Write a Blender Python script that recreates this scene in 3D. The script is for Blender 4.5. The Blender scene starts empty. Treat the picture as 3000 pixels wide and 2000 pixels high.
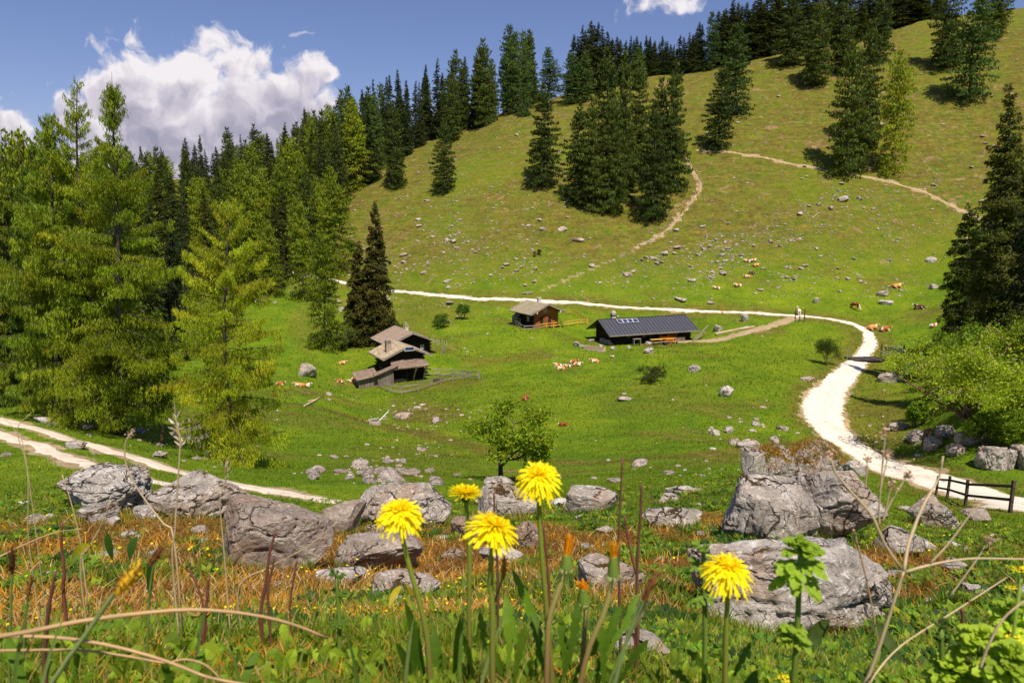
import bpy, bmesh, math, random
import numpy as np
from mathutils import Vector, Matrix, Euler
from mathutils.bvhtree import BVHTree

random.seed(7)
RNG = np.random.default_rng(7)
R = math.radians
SC = bpy.context.scene
COL = SC.collection

# ------------------------------------------------------------------ camera
F = 2000.0                       # focal length in pixels of the 3000 x 2000 photograph
PITCH = math.atan(350 / F)
cam_d = bpy.data.cameras.new('camera')
cam = bpy.data.objects.new('camera', cam_d)
COL.objects.link(cam)
cam_d.sensor_width = 36
cam_d.lens = 36 * F / 3000
cam_d.clip_start = 0.02
cam_d.clip_end = 6000
cam_d.dof.use_dof = True
cam_d.dof.focus_distance = 45
cam_d.dof.aperture_fstop = 13
cam.location = (0, 0, 0)
cam.rotation_euler = (math.pi / 2 - PITCH, 0, 0)
SC.camera = cam

# ------------------------------------------------------------------ sky, sun
SUN_EL, SUN_AZ = R(62), R(160)     # azimuth clockwise from +y (view direction)
world = bpy.data.worlds.new('World')
SC.world = world
world.use_nodes = True
SC.view_settings.view_transform = 'Standard'
SC.view_settings.look = 'None'
SC.view_settings.exposure = 0.40
SC.view_settings.gamma = 1
sd = bpy.data.lights.new('sun', 'SUN')
sd.energy = 4.8
sd.angle = R(0.5)
sd.color = (1.0, 0.90, 0.74)
sun = bpy.data.objects.new('sun', sd)
COL.objects.link(sun)
SDIR = Vector((math.sin(SUN_AZ) * math.cos(SUN_EL), math.cos(SUN_AZ) * math.cos(SUN_EL), math.sin(SUN_EL)))
sun.rotation_euler = SDIR.to_track_quat('Z', 'Y').to_euler()


class NT:
    """small helper for node trees"""
    def __init__(s, tree):
        s.t = tree
        s.n = tree.nodes
        s.l = tree.links

    def put(s, inp, val):
        if val is None:
            return
        if hasattr(val, 'is_output') or isinstance(val, bpy.types.NodeSocket):
            s.l.new(val, inp)
        else:
            inp.default_value = val

    def math(s, op, a, b=None, c=None, clamp=False):
        n = s.n.new('ShaderNodeMath'); n.operation = op; n.use_clamp = clamp
        s.put(n.inputs[0], a); s.put(n.inputs[1], b); s.put(n.inputs[2], c)
        return n.outputs[0]

    def vmath(s, op, a, b=None, scale=None):
        n = s.n.new('ShaderNodeVectorMath'); n.operation = op
        s.put(n.inputs[0], a); s.put(n.inputs[1], b)
        if scale is not None: s.put(n.inputs['Scale'], scale)
        return n.outputs['Value'] if op in ('LENGTH', 'DISTANCE', 'DOT_PRODUCT') else n.outputs[0]

    def noise(s, vec, scale, detail=4, rough=0.55, dist=0.0, out='Fac', lac=2.0):
        n = s.n.new('ShaderNodeTexNoise')
        s.put(n.inputs['Vector'], vec); n.inputs['Scale'].default_value = scale
        n.inputs['Detail'].default_value = detail; n.inputs['Roughness'].default_value = rough
        n.inputs['Distortion'].default_value = dist; n.inputs['Lacunarity'].default_value = lac
        return n.outputs[out]

    def voro(s, vec, scale, feature='F1', out='Distance', rand=1.0):
        n = s.n.new('ShaderNodeTexVoronoi'); n.feature = feature
        s.put(n.inputs['Vector'], vec); s.put(n.inputs['Scale'], scale)
        n.inputs['Randomness'].default_value = rand
        return n.outputs[out]

    def ramp(s, fac, stops, interp='LINEAR'):
        n = s.n.new('ShaderNodeValToRGB'); n.color_ramp.interpolation = interp
        e = n.color_ramp.elements
        while len(e) < len(stops): e.new(0.5)
        for i, (p, c) in enumerate(stops):
            e[i].position = p
            e[i].color = (c, c, c, 1) if not hasattr(c, '__len__') else (c[0], c[1], c[2], 1)
        s.put(n.inputs[0], fac)
        return n.outputs[0]

    def mix(s, fac, a, b, mode='MIX'):
        n = s.n.new('ShaderNodeMix'); n.data_type = 'RGBA'; n.blend_type = mode
        s.put(n.inputs['Factor'], fac)
        for k, v in ((6, a), (7, b)):
            if not isinstance(v, bpy.types.NodeSocket): v = (v[0], v[1], v[2], 1)
            s.put(n.inputs[k], v)
        return n.outputs[2]

    def smooth(s, x, a, b):
        n = s.n.new('ShaderNodeMapRange'); n.interpolation_type = 'SMOOTHSTEP'
        s.put(n.inputs[0], x); n.inputs[1].default_value = a; n.inputs[2].default_value = b
        return n.outputs[0]

    def attr(s, name):
        n = s.n.new('ShaderNodeAttribute'); n.attribute_name = name
        return n

    def geo(s): return s.n.new('ShaderNodeNewGeometry')

    def coord(s, kind='Object'):
        return s.n.new('ShaderNodeTexCoord').outputs[kind]

    def sep(s, v):
        n = s.n.new('ShaderNodeSeparateXYZ'); s.put(n.inputs[0], v); return n.outputs

    def comb(s, x, y, z):
        n = s.n.new('ShaderNodeCombineXYZ'); s.put(n.inputs[0], x); s.put(n.inputs[1], y); s.put(n.inputs[2], z)
        return n.outputs[0]

    def bump(s, h, strength=0.5, dist=0.1):
        n = s.n.new('ShaderNodeBump'); s.put(n.inputs['Height'], h)
        n.inputs['Strength'].default_value = strength; n.inputs['Distance'].default_value = dist
        return n.outputs[0]


def new_mat(name):
    m = bpy.data.materials.new(name); m.use_nodes = True
    t = NT(m.node_tree); t.n.clear()
    out = t.n.new('ShaderNodeOutputMaterial')
    b = t.n.new('ShaderNodeBsdfPrincipled')
    t.l.new(b.outputs[0], out.inputs[0])
    return m, t, b, out


# ---- world: physical sky with cumulus clouds drawn in sky directions
def build_world():
    t = NT(world.node_tree); t.n.clear()
    world.cycles.sampling_method = 'MANUAL'; world.cycles.sample_map_resolution = 256
    out = t.n.new('ShaderNodeOutputWorld'); bg = t.n.new('ShaderNodeBackground')
    sky = t.n.new('ShaderNodeTexSky'); sky.sky_type = 'NISHITA'; sky.sun_disc = False
    sky.sun_elevation = SUN_EL; sky.sun_rotation = SUN_AZ
    sky.air_density = 1.3; sky.dust_density = 0.3; sky.ozone_density = 4.0; sky.altitude = 1200
    d = t.coord('Generated')
    x, y, z = t.sep(d)
    yy = t.math('MAXIMUM', y, 0.05)
    px = t.math('DIVIDE', x, yy); pz = t.math('DIVIDE', z, yy)
    P = t.comb(px, pz, 0.0)

    def n2(v, sc, det, rough, out='Fac'):
        o = t.noise(v, sc, det, rough, out=out); o.node.noise_dimensions = '2D'; return o

    def v2(v, sc):
        o = t.voro(v, sc, 'F1'); o.node.voronoi_dimensions = '2D'; return o
    warp = n2(P, 7.0, 4, 0.6, 'Color')
    wv = t.vmath('SCALE', t.vmath('SUBTRACT', warp, (0.5, 0.5, 0.5)), scale=0.10)
    Pw = t.vmath('ADD', P, wv)
    f = None
    for (u, v, r) in CLOUD_PUFFS:
        a = pix_dir(u, v)
        q = t.math('SUBTRACT', r / F, t.vmath('DISTANCE', Pw, (a[0] / a[1], a[2] / a[1], 0)))
        if f is None: f = q
        else:
            n = t.n.new('ShaderNodeMath'); n.operation = 'SMOOTH_MAX'
            t.put(n.inputs[0], f); t.put(n.inputs[1], q); n.inputs[2].default_value = 0.02
            f = n.outputs[0]
    n1 = n2(Pw, 16.0, 7, 0.6)
    vb = v2(Pw, 26.0)
    dens = t.math('ADD', t.math('ADD', f, t.math('MULTIPLY', t.math('SUBTRACT', n1, 0.5), 0.13)), t.math('MULTIPLY', t.math('SUBTRACT', 0.35, vb), 0.035))
    alpha = t.smooth(dens, -0.010, 0.022)
    S = (0.007, 0.012, 0)
    Ps = t.vmath('ADD', Pw, S)
    n1s = n2(Ps, 16.0, 4, 0.5); n1b = n2(Pw, 16.0, 4, 0.5)
    vbs = v2(Ps, 26.0)
    g = t.math('ADD', t.math('MULTIPLY', t.math('SUBTRACT', n1b, n1s), 1.6), t.math('MULTIPLY', t.math('SUBTRACT', vbs, vb), 0.35))
    low = n2(t.vmath('ADD', P, (.9, .33, 0)), 5.5, 3, 0.5)
    hgt = t.math('MULTIPLY', t.math('SUBTRACT', pz, 0.19), 1.8)
    thick = t.math('MULTIPLY', t.smooth(dens, 0.0, 0.10), -0.34)
    lit = t.math('ADD', t.math('ADD', t.math('ADD', g, 0.97), hgt), t.math('ADD', thick, t.math('MULTIPLY', t.math('SUBTRACT', low, 0.5), 1.5)))
    cc = t.ramp(lit, [(0.0, (0.34, 0.34, 0.46)), (0.35, (0.44, 0.42, 0.53)), (0.68, (0.68, 0.63, 0.72)), (1.0, (0.95, 0.90, 0.93))])
    k = t.vmath('SCALE', cc, scale=CLOUD_GAIN)
    skyc = t.vmath('MULTIPLY', sky.outputs[0], (SKY_TINT[0], SKY_TINT[1], SKY_TINT[2]))
    c = t.mix(alpha, skyc, k)
    t.put(bg.inputs['Color'], c); bg.inputs['Strength'].default_value = SKY_STR
    t.l.new(bg.outputs[0], out.inputs[0])


SKY_STR = 0.078
CLOUD_GAIN = 9.3
SKY_TINT = (0.88, 0.79, 0.98)
CLOUD_PUFFS = [(430, 235, 95), (350, 300, 140), (520, 290, 170), (430, 430, 200), (700, 310, 165), (840, 290, 120), (945, 245, 80), (620, 450, 210), (780, 390, 150), (765, 205, 85), (650, 230, 90), (900, 340, 110), (290, 420, 130),
               (60, 420, 120), (150, 350, 70), (0, 500, 140), (1900, -80, 70), (2060, -85, 75)]


# ------------------------------------------------------------------ rays
cp, sp = math.cos(PITCH), math.sin(PITCH)


def pix_dir(u, v):
    a = (u - 1500) / F; b = (1000 - v) / F
    return (a, cp + b * sp, b * cp - sp)       # not normalised


def at_dist(u, v, D):
    d = pix_dir(u, v); k = D / d[1]
    return Vector((d[0] * k, D, d[2] * k))


def to_pix(x, y, z):
    """world -> photo pixels (arrays allowed)"""
    dep = y * cp - z * sp
    up = y * sp + z * cp
    return 1500 + F * x / dep, 1000 - F * up / dep, dep


build_world()

# ------------------------------------------------------------------ numpy noise
_perm = np.random.default_rng(3).permutation(512)
_g = np.random.default_rng(4).normal(size=(512, 3))
_g /= np.linalg.norm(_g, axis=1)[:, None]


def perlin(p):
    p = np.asarray(p, float)
    i = np.floor(p).astype(int); f = p - i
    w = f * f * f * (f * (f * 6 - 15) + 10)
    res = 0
    for dx in (0, 1):
        for dy in (0, 1):
            for dz in (0, 1):
                h = _perm[(_perm[(_perm[(i[:, 0] + dx) & 511] + i[:, 1] + dy) & 511] + i[:, 2] + dz) & 511]
                g = _g[h]
                dot = g[:, 0] * (f[:, 0] - dx) + g[:, 1] * (f[:, 1] - dy) + g[:, 2] * (f[:, 2] - dz)
                wx = w[:, 0] if dx else 1 - w[:, 0]
                wy = w[:, 1] if dy else 1 - w[:, 1]
                wz = w[:, 2] if dz else 1 - w[:, 2]
                res = res + dot * wx * wy * wz
    return res


def fbm(p, octv=4, gain=0.5):
    a = 1.0; s = 0; q = np.asarray(p, float)
    for k in range(octv):
        s = s + a * perlin(q + k * 17.3); a *= gain; q = q * 2.03
    return s


def fbm2(x, y, sc, octv=4, gain=0.5, off=0.0):
    return fbm(np.stack([np.asarray(x) * sc + off, np.asarray(y) * sc - off, np.full(np.shape(x), 3.7 + off)], 1), octv, gain)


# ------------------------------------------------------------------ terrain height
# each column: direction (pixel column), then pixel row : distance in metres along the view axis
COLS = {
    0: [(2000, .72), (1900, 1.3), (1800, 2.5), (1700, 4.3), (1600, 6.6), (1500, 9.5), (1400, 14), (1320, 19.5), (1230, 25), (1200, 29), (1150, 40), (1000, 70), (850, 110), (700, 170), (600, 290)],
    400: [(2000, .72), (1800, 2.5), (1700, 4.3), (1600, 6.6), (1500, 9.5), (1400, 14), (1350, 19), (1300, 24), (1250, 30), (1180, 42), (1120, 60), (1050, 82), (950, 108), (850, 133), (750, 170), (600, 250), (535, 310)],
    700: [(2000, .72), (1800, 2.5), (1700, 4.8), (1600, 7.4), (1500, 10.5), (1450, 14), (1400, 19), (1360, 25), (1280, 36), (1200, 50), (1130, 66), (1050, 85), (950, 105), (900, 115), (800, 148), (700, 182), (600, 225), (520, 285)],
    1100: [(2000, .72), (1800, 2.5), (1660, 7), (1540, 10), (1470, 14.5), (1400, 22), (1340, 32), (1290, 44), (1230, 60), (1150, 78), (1060, 90), (1010, 98), (930, 112), (860, 125), (800, 138), (700, 158), (600, 180), (560, 190), (470, 235)],
    1500: [(2000, .72), (1900, 1.3), (1800, 2.5), (1640, 7.2), (1540, 10), (1480, 13.5), (1420, 22), (1390, 30), (1340, 38), (1280, 47), (1200, 58), (1150, 67), (1080, 80), (1000, 98), (950, 108), (890, 120), (800, 133), (700, 148), (600, 164), (500, 182), (400, 203), (340, 225)],
    1900: [(2000, .85), (1860, 2.2), (1750, 4.2), (1600, 7.5), (1500, 10.5), (1440, 14), (1400, 23), (1360, 32), (1300, 40), (1200, 54), (1100, 73), (1000, 97), (950, 108), (900, 118), (800, 133), (700, 146), (600, 160), (500, 174), (400, 192), (300, 215), (210, 240)],
    2300: [(2000, 1.2), (1860, 4), (1700, 5.6), (1560, 7.8), (1450, 11), (1400, 16), (1340, 36), (1280, 45), (1180, 58), (1100, 72), (1050, 83), (950, 103), (910, 112), (800, 128), (700, 140), (600, 152), (500, 165), (400, 180), (300, 198), (200, 220), (150, 236)],
    2700: [(2000, 1.3), (1900, 2.8), (1700, 5.8), (1600, 8.7), (1530, 12.5), (1500, 18), (1460, 29), (1400, 38.5), (1320, 47), (1200, 57), (1080, 76), (1000, 92), (900, 111), (800, 126), (700, 136), (600, 147), (500, 158), (400, 170), (300, 185), (200, 203), (100, 225), (50, 245)],
    3000: [(2000, 1.1), (1900, 2.6), (1800, 4), (1700, 6), (1600, 8.7), (1530, 13), (1500, 21), (1480, 29), (1420, 36), (1330, 41), (1200, 44), (1050, 48), (960, 60), (880, 80), (780, 110), (700, 125), (500, 150), (300, 175), (100, 205), (35, 220)],
}
EXTRA = [(2470, 1200, 60), (2440, 1270, 50), (2600, 1385, 41), (2520, 1055, 84), (2560, 1000, 93), (2850, 1400, 38), (2850, 1300, 43), (2830, 1180, 50), (2850, 1050, 66),
         (2200, 1240, 49), (2100, 1000, 96), (1250, 1230, 58), (1300, 1120, 78), (900, 1180, 58), (900, 1060, 84), (560, 960, 112), (3000, 1280, 43)]


def _cps():
    pts = []
    allc = dict(COLS)
    for (u, col) in allc.items():
        for (v, D) in col: pts.append((u, v, D))
    for (uu, src) in ((-500, 0), (3500, 3000)):
        for (v, D) in COLS[src]:
            p = at_dist(src, v, D)
            pts.append((uu, None, (p.z, math.hypot(p.x, p.y))))
    pts += EXTRA
    A, S = [], []
    for (u, v, D) in pts:
        if v is None:
            az = math.atan2(u - 1500, F); z, r = D
        else:
            p = at_dist(u, v, D); r = math.hypot(p.x, p.y); z = p.z; az = math.atan2(p.x, p.y)
        A.append((az * 2.6, math.log(r))); S.append(z / r)
    # far side of the ridge, and the land beyond
    for az in np.linspace(-.8, .8, 7):
        for (r, z) in ((420, 12 + 22 * az), (700, -20), (1600, -40), (4000, -60)):
            A.append((az * 2.6, math.log(r))); S.append(z / r)
        A.append((az * 2.6, math.log(.28))); S.append(-0.30 / .28)
    return np.array(A), np.array(S)


_A, _S = _cps()
# level pads cut for the buildings: foot pixel, distance, turn, extent along / across
PADS = []
for (u, v, D, yaw, x0, x1, y0, y1) in ((1141, 1120, 79, 29, -1, 5.3, -2.2, 5.5), (1150, 1046, 87, 29, -.5, 6, -1, 6.5), (1562, 962, 104, 30, -1.2, 5.4, -1.8, 6), (1795, 1011, 98, 20, -1.0, 14.0, -2.6, 6.0)):
    q = at_dist(u, v, D); PADS.append((q.x, q.y, q.z, R(yaw), x0, x1, y0, y1))


def apply_pads(x, y, z):
    for (px, py, pz, yaw, x0, x1, y0, y1) in PADS:
        dx, dy = x - px, y - py
        lx = dx * math.cos(yaw) + dy * math.sin(yaw); ly = -dx * math.sin(yaw) + dy * math.cos(yaw)
        d = np.hypot(np.maximum(np.maximum(x0 - lx, lx - x1), 0), np.maximum(np.maximum(y0 - ly, ly - y1), 0))
        w = np.clip(1 - d / 7.0, 0, 1); w = w * w * (3 - 2 * w)
        z = z * (1 - w) + pz * w
    return z


def _phi(d2):
    return 0.5 * d2 * np.log(d2 + 1e-12)


def _tps_fit(A, S, lam=2e-3):
    n = len(A)
    d2 = ((A[:, None, :] - A[None, :, :]) ** 2).sum(2)
    K = _phi(d2) + lam * np.eye(n)
    Pm = np.hstack([np.ones((n, 1)), A])
    M = np.zeros((n + 3, n + 3)); M[:n, :n] = K; M[:n, n:] = Pm; M[n:, :n] = Pm.T
    return np.linalg.solve(M, np.concatenate([S, np.zeros(3)]))


_W = _tps_fit(_A, _S)


def height(x, y):
    x = np.atleast_1d(np.asarray(x, float)); y = np.atleast_1d(np.asarray(y, float))
    out = np.empty(len(x))
    for i in range(0, len(x), 40000):
        xs, ys = x[i:i + 40000], y[i:i + 40000]
        r = np.maximum(np.hypot(xs, ys), .25)
        az = np.arctan2(xs, ys)
        az = np.clip(az, -.85, .85)
        lr = np.log(np.clip(r, .28, 3500))
        Q = np.stack([az * 2.6, lr], 1)
        d2 = ((Q[:, None, :] - _A[None, :, :]) ** 2).sum(2)
        s = _phi(d2) @ _W[:-3] + _W[-3] + Q @ _W[-2:]
        z = s * np.minimum(r, 3500)
        # bumps: small near the camera, hummocks and terraces further out
        k = np.clip((r - 1) / 12, 0, 1)
        z = z + .035 * np.clip(r / 2, .2, 1.2) * fbm2(xs, ys, 1.3, 3)
        z = z + k * .26 * fbm2(xs, ys, .16, 4, .5, 5.0) + k * np.clip(r / 60, .2, 1) * .75 * fbm2(xs, ys, .062, 2, .5, 12.0)
        k2 = np.clip((r - 60) / 60, 0, 1)
        z = z + k2 * 1.3 * fbm2(xs, ys, .035, 3, .5, 9.0)
        out[i:i + 40000] = apply_pads(xs, ys, z)
    return out
# ------------------------------------------------------------------ mesh helpers
def mesh_np(name, V, Fc, mat, parent=None, colors=None, smooth=False, loc=None):
    """V (n,3); Fc list of equal-sized index arrays (m,k) or list of such arrays"""
    me = bpy.data.meshes.new(name)
    V = np.asarray(V, np.float32)
    arrs = Fc if isinstance(Fc, (list, tuple)) else [Fc]
    arrs = [np.asarray(a, np.int32) for a in arrs if len(a)]
    nl = sum(a.size for a in arrs); nf = sum(len(a) for a in arrs)
    me.vertices.add(len(V)); me.vertices.foreach_set('co', V.ravel())
    me.loops.add(nl); me.polygons.add(nf)
    me.loops.foreach_set('vertex_index', np.concatenate([a.ravel() for a in arrs]))
    st = []; o = 0
    for a in arrs:
        st.append(o + np.arange(len(a)) * a.shape[1]); o += a.size
    me.polygons.foreach_set('loop_start', np.concatenate(st).astype(np.int32))
    if smooth: me.polygons.foreach_set('use_smooth', np.ones(nf, bool))
    me.update(calc_edges=True)
    if colors is not None:
        ca = me.color_attributes.new('Col', 'FLOAT_COLOR', 'POINT')
        c = np.ones((len(V), 4), np.float32); c[:, :3] = colors
        ca.data.foreach_set('color', c.ravel())
    if mat: me.materials.append(mat)
    ob = bpy.data.objects.new(name, me)
    COL.objects.link(ob)
    if parent is not None: ob.parent = parent
    if loc is not None: ob.location = loc
    return ob


class MB:
    """collects shapes into one mesh"""
    def __init__(s): s.V = []; s.F = []; s.n = 0

    def add(s, V, Fs):
        s.V.append(np.asarray(V, float).reshape(-1, 3)); s.F += [tuple(i + s.n for i in f) for f in Fs]; s.n += len(s.V[-1])
        return s

    def box(s, c, size, rot=0.0, M=None):
        hx, hy, hz = size[0] / 2, size[1] / 2, size[2] / 2
        P = np.array([(x, y, z) for z in (-hz, hz) for y in (-hy, hy) for x in (-hx, hx)])
        if rot: ca, sa = math.cos(rot), math.sin(rot); P = np.stack([P[:, 0] * ca - P[:, 1] * sa, P[:, 0] * sa + P[:, 1] * ca, P[:, 2]], 1)
        if M is not None: P = np.array([M @ Vector(p) for p in P])
        return s.add(P + np.array(c), [(0, 2, 3, 1), (4, 5, 7, 6), (0, 1, 5, 4), (2, 6, 7, 3), (0, 4, 6, 2), (1, 3, 7, 5)])

    def beam(s, a, b, w, h=None, up=(0, 0, 1)):
        """box from a to b with section w x h"""
        h = h or w
        a = np.array(a, float); b = np.array(b, float); d = b - a; L = np.linalg.norm(d); d = d / L
        sd = np.cross(d, up)
        if np.linalg.norm(sd) < 1e-4: sd = np.cross(d, (1, 0, 0))
        sd /= np.linalg.norm(sd); u = np.cross(sd, d)
        P = []
        for e in (a, b):
            for (i, j) in ((-1, -1), (1, -1), (1, 1), (-1, 1)): P.append(e + sd * w / 2 * i + u * h / 2 * j)
        return s.add(P, [(3, 2, 1, 0), (4, 5, 6, 7), (0, 1, 5, 4), (1, 2, 6, 5), (2, 3, 7, 6), (3, 0, 4, 7)])

    def slab(s, quad, th):
        """thick plate from four corners, thickness th along its normal (downwards)"""
        q = np.array(quad, float); n = np.cross(q[1] - q[0], q[3] - q[0]); n /= np.linalg.norm(n)
        if n[2] < 0: n = -n
        return s.add(np.vstack([q, q - n * th]), [(0, 1, 2, 3), (7, 6, 5, 4), (0, 4, 5, 1), (1, 5, 6, 2), (2, 6, 7, 3), (3, 7, 4, 0)])

    def tube(s, pts, rad, sides=6, cap=True):
        pts = np.array(pts, float); n = len(pts)
        rad = np.broadcast_to(np.asarray(rad, float), (n,))
        T = np.gradient(pts, axis=0); T /= np.linalg.norm(T, axis=1)[:, None] + 1e-12
        ref = np.array((0.0, 0, 1)) if abs(T[0][2]) < .9 else np.array((1.0, 0, 0))
        V = []
        A = np.cross(T[0], ref); A /= np.linalg.norm(A)
        ang = np.linspace(0, 2 * math.pi, sides, endpoint=False)
        for i in range(n):
            A = A - T[i] * np.dot(A, T[i]); A /= np.linalg.norm(A) + 1e-12
            B = np.cross(T[i], A)
            V.append(pts[i] + rad[i] * (np.cos(ang)[:, None] * A + np.sin(ang)[:, None] * B))
        Fs = []
        for i in range(n - 1):
            for k in range(sides):
                a = i * sides + k; b = i * sides + (k + 1) % sides
                Fs.append((a, b, b + sides, a + sides))
        if cap: Fs.append(tuple(range(sides - 1, -1, -1))); Fs.append(tuple((n - 1) * sides + k for k in range(sides)))
        return s.add(np.vstack(V), Fs)

    def build(s, name, mat, parent=None, smooth=False, loc=None, rot=None):
        me = bpy.data.meshes.new(name)
        me.from_pydata(np.vstack(s.V).tolist(), [], s.F)
        if smooth: me.polygons.foreach_set('use_smooth', np.ones(len(me.polygons), bool))
        me.materials.append(mat)
        me.update()
        ob = bpy.data.objects.new(name, me); COL.objects.link(ob)
        if parent is not None: ob.parent = parent
        if loc is not None: ob.location = loc
        if rot is not None: ob.rotation_euler = rot
        return ob


def tag(o, label, cat, group=None, kind=None):
    if kind: o['kind'] = kind
    if label: o['label'] = label
    if cat: o['category'] = cat
    if group: o['group'] = group
    return o


def thing(name, label, cat, loc=(0, 0, 0), rz=0, group=None):
    o = bpy.data.objects.new(name, None); COL.objects.link(o)
    o.empty_display_size = .3
    o.location = loc; o.rotation_euler = (0, 0, rz)
    return tag(o, label, cat, group)


def dup(root, loc, rz=0, scale=None, label=None, group=None, cat=None, tilt=None):
    kids = CHILD.get(root.name)
    if kids is None:
        kids = [(c, list(c.children)) for c in root.children]; CHILD[root.name] = kids
    r = root.copy(); COL.objects.link(r)
    r.location = loc; r.rotation_euler = (tilt[0] if tilt else 0, tilt[1] if tilt else 0, rz)
    if scale is not None: r.scale = scale if hasattr(scale, '__len__') else (scale,) * 3
    if label: r['label'] = label
    if group: r['group'] = group
    if cat: r['category'] = cat
    for ch, gs in kids:
        c = ch.copy(); COL.objects.link(c); c.parent = r
        for g in gs:
            d = g.copy(); COL.objects.link(d); d.parent = c
    return r


CHILD = {}

# ------------------------------------------------------------------ terrain mesh (polar grid round the camera)
rr = np.concatenate([np.exp(np.arange(math.log(.3), math.log(6), .030)), np.exp(np.arange(math.log(6), math.log(330), .011)), np.exp(np.linspace(math.log(332), math.log(3500), 40))])
a1 = np.linspace(R(-50), R(50), 640)
a2 = np.linspace(R(50), R(310), 60)[1:-1]
aa = np.concatenate([a1, a2])
NR, NA = len(rr), len(aa)
AZ, RRm = np.meshgrid(aa, rr)
TX = (RRm * np.sin(AZ)).ravel(); TY = (RRm * np.cos(AZ)).ravel()
_azw = np.where(AZ > math.pi, AZ - 2 * math.pi, AZ).ravel()
TZ = height(TX, TY)
TV = np.stack([TX, TY, TZ], 1)
TV = np.vstack([TV, [[0, 0, float(TZ[:NA].mean())]]])
i0 = np.arange(NR - 1)[:, None] * NA; j = np.arange(NA)[None, :]; jn = (j + 1) % NA
TF = np.stack([i0 + j, i0 + jn, i0 + NA + jn, i0 + NA + j], -1).reshape(-1, 4)[:, ::-1]
cen = len(TV) - 1
TC = np.stack([np.full(NA, cen), np.arange(NA), (np.arange(NA) + 1) % NA], 1)[:, ::-1]
BV = BVHTree.FromPolygons(TV.tolist(), TF.tolist() + TC.tolist())


def P(u, v):
    d = Vector(pix_dir(u, v)).normalized()
    h = BV.ray_cast(Vector((0, 0, 0)), d, 3000)
    if h[0] is None: return at_dist(u, v, 230)
    return h[0]


def ground(x, y):
    h = BV.ray_cast(Vector((x, y, 400)), Vector((0, 0, -1)), 1000)
    return h[0].z if h[0] is not None else 0.0


def vtop_height(p, v):
    """height above p of the pixel row v straight above it"""
    b_lo, b_hi = 0.0, 60.0
    for _ in range(40):
        m = (b_lo + b_hi) / 2
        if to_pix(p.x, p.y, p.z + m)[1] > v: b_lo = m
        else: b_hi = m
    return b_lo


def path_xy(pix, step=.5):
    """smooth ground path through pixels, resampled every step metres"""
    pts = np.array([P(u, v)[:2] for u, v in pix])
    # Catmull-Rom
    q = [2 * pts[0] - pts[1]] + list(pts) + [2 * pts[-1] - pts[-2]]
    out = []
    for i in range(1, len(q) - 2):
        p0, p1, p2, p3 = q[i - 1], q[i], q[i + 1], q[i + 2]
        n = max(4, int(np.linalg.norm(p2 - p1) / step * 2))
        for k in range(n):
            t_ = k / n
            out.append(.5 * ((2 * p1) + (-p0 + p2) * t_ + (2 * p0 - 5 * p1 + 4 * p2 - p3) * t_ ** 2 + (-p0 + 3 * p1 - 3 * p2 + p3) * t_ ** 3))
    out.append(pts[-1]); out = np.array(out)
    L = np.concatenate([[0], np.cumsum(np.linalg.norm(np.diff(out, axis=0), axis=1))])
    s = np.arange(0, L[-1], step)
    o = np.stack([np.interp(s, L, out[:, 0]), np.interp(s, L, out[:, 1])], 1)
    for _ in range(6): o[1:-1] = (o[:-2] + o[1:-1] * 2 + o[2:]) / 4
    return o


MAIN_ROAD = [(3250, 1545), (3100, 1512), (2980, 1475), (2800, 1428), (2650, 1385), (2540, 1335), (2450, 1275), (2412, 1210), (2430, 1150), (2472, 1100), (2515, 1055), (2548, 1008), (2535, 968), (2480, 944), (2400, 931), (2330, 924), (2200, 917), (2050, 912), (1900, 903), (1750, 893), (1600, 884), (1450, 876), (1300, 866), (1200, 857), (1110, 846), (1020, 831), (950, 815), (870, 800), (780, 785)]
SPUR = [(2335, 930), (2255, 956), (2160, 982), (2060, 998), (1960, 1001)]
HILL_PATH = [(2040, 440), (2140, 446), (2240, 462), (2400, 496), (2560, 522), (2700, 560), (2780, 598), (2870, 640), (2930, 680)]
GULLY = [(2000, 440), (2012, 470), (2035, 510), (2052, 550), (2022, 595), (1985, 640), (1940, 685), (1865, 725)]
GULLY2 = [(1865, 725), (1760, 775), (1660, 820), (1585, 860)]
RUT_A = [(-260, 1150), (-80, 1205), (0, 1228), (150, 1270), (300, 1313), (450, 1358), (560, 1392), (720, 1425), (850, 1448), (945, 1466), (1060, 1482), (1180, 1492)]
RUT_B = [(-260, 1195), (-80, 1250), (0, 1272), (130, 1318), (250, 1358), (340, 1385), (430, 1408), (560, 1432), (700, 1455), (800, 1475)]
MEADOW = [(850, 1185), (1000, 1212), (1100, 1242), (1200, 1262), (1400, 1312), (1600, 1352), (1900, 1345), (2150, 1330), (2320, 1300)]
paths = {}
for nm, pl, st in (('main', MAIN_ROAD, .5), ('spur', SPUR, .5), ('hill', HILL_PATH, .6), ('gully', GULLY, .6), ('gully2', GULLY2, .8), ('ra', RUT_A, .3), ('rb', RUT_B, .3), ('meadow', MEADOW, .8)):
    paths[nm] = path_xy(pl, st)


def path_dist(x, y, pth, lim=8.0):
    """distance of points to a path (chunked, bbox-limited)"""
    d = np.full(len(x), 99.0)
    m = np.where((x > pth[:, 0].min() - lim) & (x < pth[:, 0].max() + lim) & (y > pth[:, 1].min() - lim) & (y < pth[:, 1].max() + lim))[0]
    for i in range(0, len(m), 5000):
        k = m[i:i + 5000]
        d[k] = np.sqrt(((x[k][:, None] - pth[None, :, 0]) ** 2 + (y[k][:, None] - pth[None, :, 1]) ** 2).min(1))
    return d


def ss(x, a, b):
    t_ = np.clip((x - a) / (b - a), 0, 1); return t_ * t_ * (3 - 2 * t_)


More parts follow.
